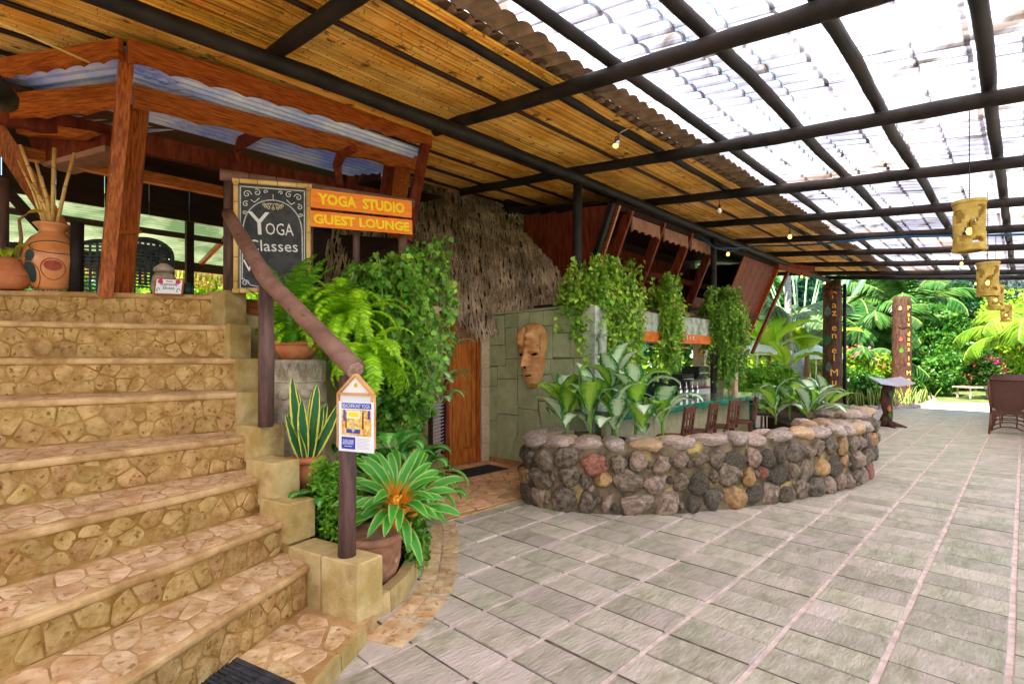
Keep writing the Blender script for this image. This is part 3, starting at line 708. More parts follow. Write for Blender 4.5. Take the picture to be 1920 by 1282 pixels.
ridged_mat('doormat', 'dark flat mat on the flagstones before the orange wooden door', Vector((-.87,7.35,0)), Vector((.60,-.6,0)).normalized(), Vector((.69,.72,0)), .42, .75, .030, M['rubber'])

# ------------------------------------------------------------ hand rail frame
hr = thing('log_handrail', 'dark log handrail with one long sloping rail up the side of the stairs', 'handrail', (-.98,3.18,.43))
obj('rail', rough_pole([(-.905,3.08,1.535),(-1.70,3.735,2.135),(-1.76,3.79,2.19),(-2.48,4.66,2.86)], [.057,.056,.056,.052], 16, .0025), M['rail'], hr, True)
obj('end_grain', MB().tube([(-.9065,3.0788,1.534),(-.900,3.0735,1.529)], .050, 16), mat('pale end grain', (.30,.17,.12), (.50,.32,.25), .7, 30), hr)
for (x,y,z0,z1,r_) in ((-.98,3.17,.43,1.50,.047),(-1.735,3.76,1.12,2.12,.05),(-2.57,4.86,2.2,3.2,.055)):
    obj('post', rough_pole([(x,y,z0),(x+.003,y,z0+(z1-z0)*.5),(x,y,z1)], [r_*1.05,r_,r_*.95], 14, .002), M['post'], hr, True)
fr = thing('log_railing', 'log frame at the stair top with a long top rail holding the signs', 'railing', (-2.0,5.1,2.2))
TR0, TR1 = Vector((-2.62,4.78,3.25)), Vector((-1.06,5.75,3.27))
obj('top_rail', rough_pole([TR0, (TR0+TR1)/2, TR1], [.05,.045,.045], 12, .004), M['rail'], fr, True)
for f, z0 in ((.40, 2.0), (.93, 1.9), (.66, 2.2)):
    p = TR0.lerp(TR1, f); r_ = .055 if f < .5 else .048 if f > .8 else .035
    obj('post', MB().tube([(p.x,p.y+.03,z0),(p.x,p.y+.03,3.22)], r_, 12), M['rail'] if f != .66 else M['post'], fr, True)

# wall under the deck, beside the bed, and the deck itself
deck = obj('upper_deck', poly_sheet([(-2.62,4.95),(-1.0,5.95),(-.75,8.6),(-6.6,12.5),(-10,7),(-6.3,5.0)], 2.16, .14), M['varnish'], kind='structure')
rw = obj('retaining_wall', None, None, me=MB().hexa([Vector((-2.5,4.95,0)),Vector((-1.22,6.0,0)),Vector((-1.32,6.13,0)),Vector((-2.6,5.1,0))],[Vector((-2.5,4.95,2.0)),Vector((-1.22,6.0,2.0)),Vector((-1.32,6.13,2.0)),Vector((-2.6,5.1,2.0))]).add(
  [(-1.22,6.0,0),(-.98,7.62,0),(-1.12,7.64,0),(-1.36,6.02,0),(-1.22,6.0,2.05),(-.98,7.62,2.05),(-1.12,7.64,2.05),(-1.36,6.02,2.05)],[(3,2,1,0),(4,5,6,7),(0,1,5,4),(1,2,6,5),(2,3,7,6),(3,0,4,7)]).mesh('retaining_wall', mat('ochre plaster', (.42,.33,.14), (.58,.47,.24), .8, 4, bump=.3)),
  label='ochre plastered wall behind the fern and vine bed beside the door', cat='wall')

# ------------------------------------------------------------ planting bed and kerb
bed = [(-1.0,3.32),(-.80,3.6),(-.83,4.1),(-.82,4.7),(-.90,5.3),(-1.15,5.6),(-1.2,6.0),(-2.5,5.0),(-2.2,4.4),(-1.5,3.6)]
obj('planting_bed', poly_sheet(bed, .10, .12), M['soil'], kind='structure')
kp = [(-.88,3.16),(-.76,3.36),(-.70,3.6),(-.69,3.85),(-.70,4.1),(-.72,4.35),(-.74,4.6),(-.77,4.85),(-.82,5.1),(-.92,5.3)]
kt = thing('stone_kerb', 'low curved kerb of tan blocks around the potted plant bed', 'kerb', (-.75,4,0))
for i in range(len(kp)-1):
    a, b = Vector((*kp[i],0)), Vector((*kp[i+1],0)); d = (b-a).normalized(); n_ = Vector((-d.y,d.x,0)); n_ = n_ if n_.x < 0 else -n_
    a += d*.004; b -= d*.004; h_ = .14+.012*math.sin(i*3.1)
    mb = MB(); mb.hexa([a, b, b+n_*.09, a+n_*.09], [v+Z*h_ for v in (a+n_*.008, b+n_*.008, b+n_*.085, a+n_*.085)]); obj('kerb_stone', mb, M['block'], kt)
# raised soil shelf
obj('soil_terrace', MB().hexa([Vector(v) for v in ((-1.33,3.62,0),(-1.28,4.35,0),(-1.9,4.65,0),(-1.75,3.95,0))], [Vector(v) for v in ((-1.33,3.62,.52),(-1.28,4.35,.52),(-1.9,4.65,.78),(-1.75,3.95,.6))]), M['soil'], kind='structure')

# ------------------------------------------------------------ pergola
pg = thing('pergola', 'long pergola of dark round poles with bamboo cane ceiling and translucent tile sheets', 'pergola', (.9,7.2,0))  # extended unseen behind the camera to keep direct sun off the stairs
def zr(s): return 4.12-.1*s
bm = [T(-13,0,3.98), T(-8,0,3.96), T(-5.13,0,3.95), T(-2,0,4.02), T(0,0,4.03), T(4.4,0,3.99), T(9,0,3.99), T(13.2,0,3.97)]
obj('main_beam', rough_pole(bm, [.07,.07,.068,.066,.064,.066,.066,.066], 14), M['pole'], pg, True)
for t_, sl_, sr in ((-12,-2.8,8),(-9.9,-2.8,8),(-7.9,-3,8),(-5.93,-.42,8),(-3.98,-.35,8),(-2.08,-.45,8),(0,-2.4,8),(2.0,-2.9,8),(4.0,-2.9,8),(6.0,-2.9,8),(8.0,-2.9,8),(10.0,-2.9,8),(12,-2.9,8),(13.2,-.2,8)):
    pts = [T(t_, sl_, zr(sl_)), T(t_, 0, zr(0)+.01), T(t_, (sl_+sr)/2, zr((sl_+sr)/2)-.012), T(t_, 5, zr(5)), T(t_, sr, zr(sr))]
    pts = sorted(pts, key=lambda p: (p-T(t_,-5)).length)
    obj('rafter_pole', rough_pole(pts, [.064,.062,.066,.062,.06], 12), M['pole'], pg, True)
for s_ in (1.14, 1.88, 2.66, 3.38, 4.13, 4.9, 5.7, 6.5, 7.3):
    pts = [T(t_, s_+.015*math.sin(t_*1.7+s_), zr(s_)+.118+.006*math.sin(t_+s_)) for t_ in range(-13, 14, 2)]
    obj('purlin_pole', rough_pole(pts, .050, 10), M['pole'], pg, True)
for s_ in (-2.6,-2.0,-1.35,-.65,.55):
    obj('batten', MB().tube([T(-12,s_,zr(s_)+.098), T(13,s_,zr(s_)+.098)], .022, 8), M['shadewood'], pg)
for (t_, z0) in ((0,0.0),(4.38,0.0)):
    obj('pergola_post', rough_pole([T(t_,-.02,z0), T(t_,-.02,2.0), T(t_,-.02,3.96)], [.062,.06,.058], 14, .003), M['pole'], pg, True)
obj('pergola_post', MB().tube([T(13.2,.33,0), T(13.2,.33,3.9)], .05, 12), M['pole'], pg, True)
for t_ in (-12, 1, 7, 13.2):
    obj('pergola_post', MB().tube([T(t_,7.6,0), T(t_,7.6,3.3)], .07, 10), M['pole'], pg, True)
# canes: bays between the rafters, laid side by side
rest = MB(); n_obj = 0; cands = []
ts = [-12,-9.9,-7.9,-5.93,-3.98,-2.08,0,2,4,6,8,10,12,13.2]
for b_ in range(len(ts)-1):
    t0, t1 = ts[b_]-.12, ts[b_+1]+.10; s_ = -2.88 if ts[b_] > -2.2 else -2.9
    k = 0
    while s_ < 1.30:
        w_ = random.uniform(.021,.030); r_ = w_*.47
        if random.random() < .16: s_ += random.uniform(.004,.012)
        j0, j1 = random.uniform(-.05,.05), random.uniform(-.05,.05); dz = random.uniform(-.006,.006)
        c = T((t0+t1)/2, s_)
        near = c.y
        cands.append((near if c.y > 1.5 else 99, [T(t0+j0, s_+random.uniform(-.006,.006), zr(s_)+.135+dz), T((t0+t1)/2, s_+random.uniform(-.005,.005), zr(s_)+.13+random.uniform(-.008,.004)), T(t1+j1, s_+random.uniform(-.006,.006), zr(s_)+.135+dz)], r_))
        s_ += w_
cands.sort(key=lambda e: e[0])
for i, (y_, pts, r_) in enumerate(cands):
    if i < 299: obj('cane', MB().tube(pts, [r_, r_*.96, r_*.9], 6), M['cane'], pg, True)
    else: rest.tube(pts, [r_, r_*.9, r_*.9], 5, caps=False)
obj('cane', rest, M['cane_mass'], pg, True, kind='stuff')
rest = MB()      # the dark joints of the canes
for i, (y_, pts, r_) in enumerate(cands[:420]):
    L_ = (pts[2]-pts[0]).length; x = random.uniform(0,.35)
    while x < L_:
        f = x/L_; p = pts[0].lerp(pts[1], f*2) if f < .5 else pts[1].lerp(pts[2], f*2-1)
        rest.tube([p-U*.003, p+U*.003], r_*1.10, 6, caps=True); x += random.uniform(.28,.42)
obj('cane_joint', rest, M['bamboo_ring'], pg, kind='stuff')
# sheet above the canes that keeps the sky out
obj('roof_felt', MB().hexa([T(-12.2,-3.1,zr(-3.1)+.18), T(13.3,-3.1,zr(-3.1)+.18), T(13.3,1.35,zr(1.35)+.18), T(-12.2,1.35,zr(1.35)+.18)], [T(-12.2,-3.1,zr(-3.1)+.19), T(13.3,-3.1,zr(-3.1)+.19), T(13.3,1.35,zr(1.35)+.19), T(-12.2,1.35,zr(1.35)+.19)]), mat('brown felt', (.10,.06,.03), (.16,.10,.06), .9, 5), pg)
# wavy tile sheets
def wavy_sheet(len_t, len_s, period, amp, step, stepz, name, m, seed=0, nt=6):
    r = random.Random(seed); vs = []; fs = []; W_ = int(len_t/period*nt)
    rows = []; nst = max(1, round(len_s/step))
    for q_ in range(nst):
        rows += [(q_*step, 0.0, q_), ((q_+1)*step+.015, -stepz, q_)]
    for (y, dz, q_) in rows:
        for i in range(W_+1):
            x = i*len_t/W_; ph = (x/period) % 1
            z = amp*abs(math.sin(PI*ph))**.7+dz+(.006 if ph > .5 else 0)
            vs.append((x-len_t/2, y-len_s/2+.02*math.sin(x*9+q_*2)*0, z))
    for q_ in range(nst):
        a = (2*q_)*(W_+1); b = a+(W_+1)
        fs += [(a+i, a+i+1, b+i+1, b+i) for i in range(W_)]
    me = bpy.data.meshes.new(name); me.from_pydata(vs, [], fs); me.materials.append(m); me.update(); return me
sh = wavy_sheet(1.08, .98, .18, .030, .33, .022, 'roof_sheet', M['roofsheet'])
nS = (S-Z*.1).normalized(); nU = U; nN = nU.cross(nS); nN = nN if nN.z > 0 else -nN
rz = random.Random(3)
cands = []
for i in range(25):
    for j in range(7):
        t_, s_ = -12+1.05*i+.5, 1.62+.96*j
        c = T(t_, s_); cands.append(((c-Vector((0,0,0))).length, t_, s_))
cands.sort(key=lambda e: e[0])
for d_, t_, s_ in cands:
    if t_ > 13.4: continue
    put('roof_sheet', sh, pg, frame(T(t_+rz.uniform(-.02,.02), s_, zr(s_)+.215+rz.uniform(-.006,.01)), nU, nS, nN))
ev = wavy_sheet(1.08, .56, .18, .030, .28, .02, 'eave_sheet', M['eave'])
for i in range(25):
    t_ = -12+1.05*i+.5
    if t_ < 13.4: put('eave_sheet', ev, pg, frame(T(t_, 1.32+rz.uniform(-.03,.03), zr(1.32)+.168), nU, nS, nN))
# ------------------------------------------------------------ thatched hut, green wall, door
hut = thing('thatched_hut', 'hut under a steep brown palm thatch roof behind the green wall and wooden door', 'hut', (-.3,8.6,0))
# thatch surface: eave line below, ridge line above
EV = [P(600,600,6.95), P(700,612,7.25), P(800,624,7.55), P(868,627,7.85), P(932,622,8.12), P(934,594,8.26), P(1000,585,8.2), P(1066,579,8.3)]
TP = [P(640,300,8.6), P(720,300,8.9), P(790,312,9.3), P(850,330,9.6), P(900,352,9.9), P(905,356,10.0), P(960,380,10.2), P(1005,400,10.4)]
def thp(u_, v_):
    x = u_*(len(EV)-1); i = min(int(x), len(EV)-2); f = x-i
    a = EV[i].lerp(EV[i+1], f); b = TP[i].lerp(TP[i+1], f); p = a.lerp(b, v_)
    return p+Vector((.1,-.35,.10))*math.sin(PI*v_)*.35
mb = MB(); nu, nv = 28, 10
for i in range(nu+1):
    for j in range(nv+1): mb.v.append(tuple(thp(i/nu, j/nv)+Vector((0,.10,-.02))))
mb.f += [(i*(nv+1)+j, (i+1)*(nv+1)+j, (i+1)*(nv+1)+j+1, i*(nv+1)+j+1) for i in range(nu) for j in range(nv)]
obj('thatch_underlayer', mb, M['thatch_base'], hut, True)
pos = []; RM = []
tv = [(-.5,0,0),(.5,0,0),(.9,.28,.9),(-.1,.28,.9),(.15,.62,.6),(-.7,.62,.6),(.35,1,-1.2),(-.25,1,-1.2)]
tf = [(0,1,2,3),(3,2,4,5),(5,4,6,7)]
for j in range(40):
    v0 = 1.0-j/40
    for i in range(74):
        u_ = (i+random.random())/74; v_ = min(1, max(0, v0+random.uniform(-.012,.012)))
        p = thp(u_, v_); d = (thp(u_, max(0,v_-.05))-thp(u_, min(1,v_+.05))).normalized()
        if v_ < .04: d = (d-Z*.6).normalized()
        sd = Vector((1,-.6,0)); sd = (sd-d*sd.dot(d)).normalized(); n_ = sd.cross(d); n_ = n_ if n_.y < 0 else -n_
        d = (d+sd*random.uniform(-.13,.13)+n_*.03).normalized(); sd = (sd-d*sd.dot(d)).normalized()
        L_ = random.uniform(.24,.40)*(.6 if v_ < .06 else 1); wd = random.uniform(.022,.036); lift = random.uniform(.010,.028)
        R_ = Matrix((sd*wd, d*L_, n_*lift)).transposed(); pos.append(tuple(p+n_*random.uniform(0,.03))); RM.append(np.array(R_))
me = scatter_mesh('thatch_strand', tv, tf, pos, np.array(RM), M['thatch'], hut.location)
obj('thatch_strand', None, None, hut, kind='stuff', me=me)
# side of the roof seen past its raking edge
obj('gable_edge', MB().tube([thp(1,v_/6)+Vector((.02,.05,-.01)) for v_ in range(7)], .045, 6), M['thatch_base'], hut)
# green wall
W0, W1 = Vector((-.37,8.3,0)), Vector((1.03,6.99,0)); wd_ = (W1-W0).normalized(); wn_ = Vector((wd_.y,-wd_.x,0)); wn_ = wn_ if wn_.y < 0 else -wn_
gw = thing('green_wall', 'sage green wall of large irregular painted slabs carrying the clay mask', 'wall', (.33,7.65,0))
th = .16
mb = MB(); q0, q1 = W0-wn_*th, W1-wn_*th
mb.hexa([W0, W1, q1, q0], [W0+Z*2.27, W1+Z*2.285, q1+Z*2.285, q0+Z*2.27]); obj('wall_core', mb, M['greenjoint'], gw)
pan = """290,520 355,515 355,632 290,636|290,638 358,634 360,716 290,718|290,722 326,722 326,796 290,798|290,800 326,797 326,905 325,935 290,935|290,937 327,935 327,1092 290,1084|358,512 408,505 408,562 358,565|360,567 405,563 410,688 360,688|362,690 408,690 406,770 328,768 328,718 362,718|328,770 406,772 408,914 326,906|328,908 408,917 406,985 370,1108 328,1100|410,503 455,500 455,690 410,690|457,500 510,497 512,555 457,558|512,497 553,492 555,555 512,556|555,492 645,487 645,580 548,585|457,560 547,558 547,690 457,690|550,588 618,586 618,684 548,682|620,584 700,578 700,684 620,684|648,487 700,484 700,576 647,580|410,692 538,692 540,750 410,755|540,692 632,690 632,860 578,838 542,750|634,688 700,684 700,785 634,785|410,757 488,757 488,895 410,885|490,757 540,752 577,838 578,862 490,855|410,887 490,897 505,985 455,998 410,990|492,860 578,865 580,985 507,985|582,865 632,862 700,870 700,980 580,985|634,787 700,787 700,868 634,860|408,990 450,1000 430,1120 372,1105|452,1000 580,990 580,1150 435,1125|582,988 700,985 700,1190 582,1150"""
def on_wall(px, py):
    r = (px-960)/1000; k = (W0.x-r*W0.y)/(r*wd_.y-wd_.x); p = W0+wd_*k
    return k, 1.6-(py-672)/1000*p.y
for s_ in pan.split('|'):
    pts = [on_wall(780+float(a.split(',')[0])*.468, 350+float(a.split(',')[1])*.468) for a in s_.split()]
    cx = sum(p[0] for p in pts)/len(pts); cy = sum(p[1] for p in pts)/len(pts)
    def ins(p, e):
        L_ = math.hypot(p[0]-cx, p[1]-cy); return (p[0]-(p[0]-cx)/L_*e, max(.03, min(2.27, p[1]-(p[1]-cy)/L_*e)))
    a_ = [ins(p,.002) for p in pts]; b_ = [ins(p,.008) for p in pts]; n = len(pts)
    f3 = lambda p, h: W0+wd_*p[0]+wn_*h+Z*p[1]
    mb = MB(); h_ = random.uniform(.009,.014)
    mb.add([f3(p,-.002) for p in a_]+[f3(p,h_*.7) for p in a_]+[f3(p,h_) for p in b_], [(i,(i+1)%n,n+(i+1)%n,n+i) for i in range(n)]+[(n+i,n+(i+1)%n,2*n+(i+1)%n,2*n+i) for i in range(n)]+[tuple(range(2*n,3*n))])
    obj('wall_slab', mb, M['greenwall'], gw)
obj('coping', MB().hexa([W0+wn_*.02+Z*2.272, W1+wn_*.02+Z*2.287, q1+Z*2.287, q0+Z*2.272], [W0+wn_*.02+Z*2.30, W1+wn_*.02+Z*2.31, q1+Z*2.31, q0+Z*2.30]), M['greenwall'], gw)
obj('skirting', MB().hexa([W0+wn_*.03, W1+wn_*.03, W1, W0], [W0+wn_*.03+Z*.09, W1+wn_*.03+Z*.09, W1+Z*.1, W0+Z*.1]), mat('terracotta skirting', (.34,.15,.07), (.5,.25,.12), .6, 8), gw)
# end pier of the wall, pale, with a carved sea horse figure
pr = thing('pale_pier', 'pale weathered pier at the end of the green wall with a carved sea creature', 'pier', (1.12,7.02,0))
a = W1+Vector((0,0,0)); d2 = U
mb = MB(); mb.hexa([a+wn_*.02, a+wn_*.02+wd_*.08, a+wd_*.08+d2*.25, a+d2*.25], [v+Z*2.29 for v in (a+wn_*.02, a+wn_*.02+wd_*.08, a+wd_*.08+d2*.25, a+d2*.25)]); obj('shaft', mb, M['concrete'], pr)
c = a+wd_*.10+U*.08+Z*1.80
mb = MB(); mb.tube([c+Vector((0,0,.16)), c+Vector((.03,-.02,.13)), c+Vector((-.01,-.01,.05)), c+Vector((.03,-.02,-.05)), c+Vector((0,-.01,-.15)), c+Vector((.03,-.02,-.2))], [.018,.04,.03,.045,.028,.01], 10)
mb.tube([c+Vector((.03,-.03,.12)), c+Vector((.075,-.06,.10))], [.022,.012], 8); obj('carved_figure', mb, M['concrete'], pr, True)

# door set in the wall that runs along the walkway
D0, D1 = Vector((-.985,7.66,0)), Vector((-.50,8.17,0)); dd = (D1-D0).normalized(); dn = Vector((dd.y,-dd.x,0))
W_ = (D1-D0).length
door = thing('wooden_door', 'varnished orange wooden door with two long panels under the thatch', 'door', tuple(D0+Z*.03))
def dbox(x0, x1, z0, z1, y0, y1): 
    mb = MB(); a, b = D0+dd*x0, D0+dd*x1
    return mb.hexa([a+dn*y1+Z*z0, b+dn*y1+Z*z0, b+dn*y0+Z*z0, a+dn*y0+Z*z0], [a+dn*y1+Z*z1, b+dn*y1+Z*z1, b+dn*y0+Z*z1, a+dn*y0+Z*z1])
obj('door_leaf', dbox(.06, W_-.08, .04, 1.96, -.05, -.015), M['door'], door)
for x0, x1, z0, z1 in ((.06,.14,.04,1.96),(W_-.16,W_-.08,.04,1.96),(.14,W_-.16,.04,.25),(.14,W_-.16,1.84,1.96)):
    obj('door_stile', dbox(x0, x1-.001, z0, z1, -.014, .006), M['door'], door)
obj('door_panel', dbox(.175, W_-.195, .29, 1.80, -.014, -.002), M['door'], door)
for x0, x1, z0, z1 in ((0,.058,.03,2.03),(W_-.078,W_,.03,2.03),(.059,W_-.079,1.965,2.03)):
    obj('door_frame', dbox(x0, x1, z0, z1, -.06, .03), M['varnish_v'], door)
pl = thing('cream_pilaster', 'narrow cream studded pilaster between the door and the green wall', 'pilaster', tuple(D1))
for i in range(7):
    z0 = .03+i*.285; mb = MB(); a, b = D1+dd*.006, D1+dd*.17
    mb.hexa([a+dn*.05+Z*z0, b+dn*.05+Z*z0, b-dn*.1+Z*z0, a-dn*.1+Z*z0], [v+Z*.278 for v in (a+dn*.05+Z*z0, b+dn*.05+Z*z0, b-dn*.1+Z*z0, a-dn*.1+Z*z0)]); o_ = obj('facing_tile', mb, M['cream'], pl)
    mb = MB()
    for fz in (.06,.2): mb.tube([a+dd*.07+dn*.049+Z*(z0+fz), a+dd*.07+dn*.056+Z*(z0+fz)], .007, 6)
    obj('stud', mb, M['bamboo_ring'], pl)
obj('wall_behind_door', None, None, me=MB().hexa([D0-dn*.07-dd*.6, D1-dn*.12+dd*.3, D1-dn*.2+dd*.3, D0-dn*.2-dd*.6], [v+Z*2.35 for v in (D0-dn*.07-dd*.6, D1-dn*.12+dd*.3, D1-dn*.2+dd*.3, D0-dn*.2-dd*.6)]).mesh('hut_wall', M['cream'], hut.location), parent=hut)
# louvred shutter left of the door
sh_ = thing('louvred_shutter', 'grey louvred shutter beside the dark post left of the door', 'shutter', (-1.0,6.85,.3))
a0, a1 = Vector((-1.0,6.55,0)), Vector((-.90,6.95,0)); ad = (a1-a0).normalized()
for i in range(15):
    z_ = .42+i*.045; mb = MB(); n_ = Vector((ad.y,-ad.x,0)); mb.box((a0+a1)/2+Z*z_, ad*.19, n_*.018+Z*.012, Vector((0,0,.006))); obj('louvre', mb, M['greyprint'], sh_)
for p in (a0, a1): obj('frame', MB().beam(p+Z*.36, p+Z*1.12, .05, .04, ad), M['shadewood'], sh_)
obj('door_side_post', MB().tube([(-.845,6.95,.02),(-.845,6.95,1.55)], .028, 8), M['darkwood'], kind=None, label='thin dark post standing in front of the door jamb', cat='post')

# ------------------------------------------------------------ clay mask
mc_k, mc_z = on_wall(1001, 667); MC = W0+wd_*mc_k+Z*mc_z
mk = thing('clay_mask', 'long carved clay face mask hanging on the green wall', 'mask', tuple(MC))
Hm, Wm = .475, .295; NU, NV = 44, 72
def wprof(v):                         # half width at height v in -1..1 (chin..crown)
    return Wm*(max(0, 1-abs(v)**3.2))**.5*(.80+.26*max(-1,min(1,v*1.1+.1))) 
def g(u_, v_, u0, v0, su, sv): return math.exp(-((u_-u0)/su)**2-((v_-v0)/sv)**2)
vs = []; fs = []
for j in range(NV+1):
    v_ = -1+2*j/NV
    for i in range(NU+1):
        u_ = -1+2*i/NU; x = u_*wprof(v_); y = v_*Hm
        h = .135*(max(0,1-u_*u_))**.6*(max(0,1-abs(v_)**4))**.5
        un = x/Wm
        nose = .11*math.exp(-((un+.12)/.13)**2)*max(0, min(1,(.32-v_)/.62))*(1 if v_ > -.34 else max(0,1-(-.34-v_)*14))
        h += nose
        h += .03*g(un,v_,-.12-.2,-.30,.12,.05)+.035*g(un,v_,.10,-.28,.12,.05)
        h += .04*g(un,v_,.34,.14,.32,.035)+.035*g(un,v_,-.55,.14,.2,.035)          # brow
        h -= .05*g(un,v_,.34,.035,.20,.03)+.05*g(un,v_,-.52,.035,.12,.03)          # eye slits
        h += .016*g(un,v_,.34,-.03,.26,.03)
        if v_ > .28:                                                                # coiled hair forms
            h += .075*g(un,v_,-.55,.62,.2,.22)+.085*g(un,v_,.12,.60,.34,.14)*(1+.4*math.sin(un*9))+.03*g(un,v_,0,.9,.7,.08)
            h += .055*g(un,v_,-.50,.38,.13,.07)+.06*g(un,v_,.02,.38,.14,.08)
            h -= .04*g(un,v_,-.24,.7,.07,.2)
        h += .06*g(un,v_,.80,.3,.09,.42)*(1 if v_ > -.1 else 0)                      # lappet
        h += .03*g(un,v_,.66,.02,.10,.10)
        rr_ = math.hypot((un-.48)/1.0, (v_+.26)*2.1)
        if rr_ < .32 and un > .1: h += .010*math.sin(rr_*75)
        if .15 < v_ < .34 and 0 < un < .6: h += .009*math.sin((v_*2.2+un)*60)
        h -= .05*g(un,v_,.0,-.585,.17,.028)                                           # mouth
        h += .02*g(un,v_,0,-.53,.24,.025)+.02*g(un,v_,0,-.64,.22,.03)
        h += .015*g(un,v_,-.02,-.84,.3,.1)
        p = MC+wd_*x+Z*y+wn_*(h+.012)
        vs.append(p)
    if j: fs += [((j-1)*(NU+1)+i, (j-1)*(NU+1)+i+1, j*(NU+1)+i+1, j*(NU+1)+i) for i in range(NU)]
mb = MB(); mb.add(vs, fs); obj('face', mb, M['mask'], mk, True)
for (un, v0, sx, sy) in ((.34,.035,.075,.019),(-.50,.035,.045,.019),(0,-.585,.07,.020),(.08,-.34,.022,.016),(.56,.30,.010,.010)):
    x = un*Wm; hh = .135*(1-(x/wprof(v0))**2)**.6+.012+(.088 if v0 == -.34 else -.0 if v0 > .2 else -.012)
    c = MC+wd_*x+Z*v0*Hm+wn_*(hh+.0)
    mb = MB(); ring = [c+wd_*sx*math.cos(a_)*.8+Z*(sy*math.sin(a_)+(.25*sx*math.cos(a_) if un == .34 else 0)) for a_ in [2*PI*i/12 for i in range(12)]]
    mb.prism([p-wn_*.02 for p in ring], wn_*.026); obj('slit', mb, M['black'], mk)
mb = MB()
for i in range(6): c = MC+wd_*(-.032+.0125*i)+Z*(-.585*Hm+.007)+wn_*(.146); mb.box(c, wd_*.0045, wn_*.006, Z*.005)
obj('teeth', mb, M['cream'], mk)

# ------------------------------------------------------------ river stone planters
from mathutils import noise as NZ
def rock_mesh(seed, m, lump=.22):
    import bmesh
    b = bmesh.new(); bmesh.ops.create_icosphere(b, subdivisions=3, radius=1)
    r = random.Random(seed); o_ = Vector((r.uniform(0,50),)*3); cuts = [(Vector((r.gauss(0,1),r.gauss(0,1),r.gauss(0,1))).normalized(), r.uniform(.55,.88)) for _ in range(8)]
    for v in b.verts:
        c = v.co.copy()
        for n_, d_ in cuts:
            k = c.dot(n_)
            if k > d_: c -= n_*(k-d_)*.75
        c *= 1+lump*1.3*NZ.noise(c*.9+o_)+.16*NZ.noise(c*2.2+o_)+.05*NZ.noise(c*6+o_)
        v.co = c
    me = bpy.data.meshes.new('river_stone'); b.to_mesh(me); b.free(); me.materials.append(m)
    me.polygons.foreach_set('use_smooth', [True]*len(me.polygons)); return me
rocks = [[rock_mesh(10*i+j, m) for j in range(4)] for i, m in enumerate(M['rock'])]
caps = [[rock_mesh(100+10*i+j, m, .14) for j in range(4)] for i, m in enumerate(M['rockcap'])]
def resample(pts, step):
    out = [pts[0]]; acc = 0
    for a, b in zip(pts, pts[1:]):
        L_ = (b-a).length; n = max(1, int(L_/step)); out += [a.lerp(b, (i+1)/n) for i in range(n)]
    return out
def smooth_path(pts, it=2):
    for _ in range(it):
        q = [pts[0]]
        for a, b in zip(pts, pts[1:]): q += [a.lerp(b,.25), a.lerp(b,.75)]
        q.append(pts[-1]); pts = q
    return pts
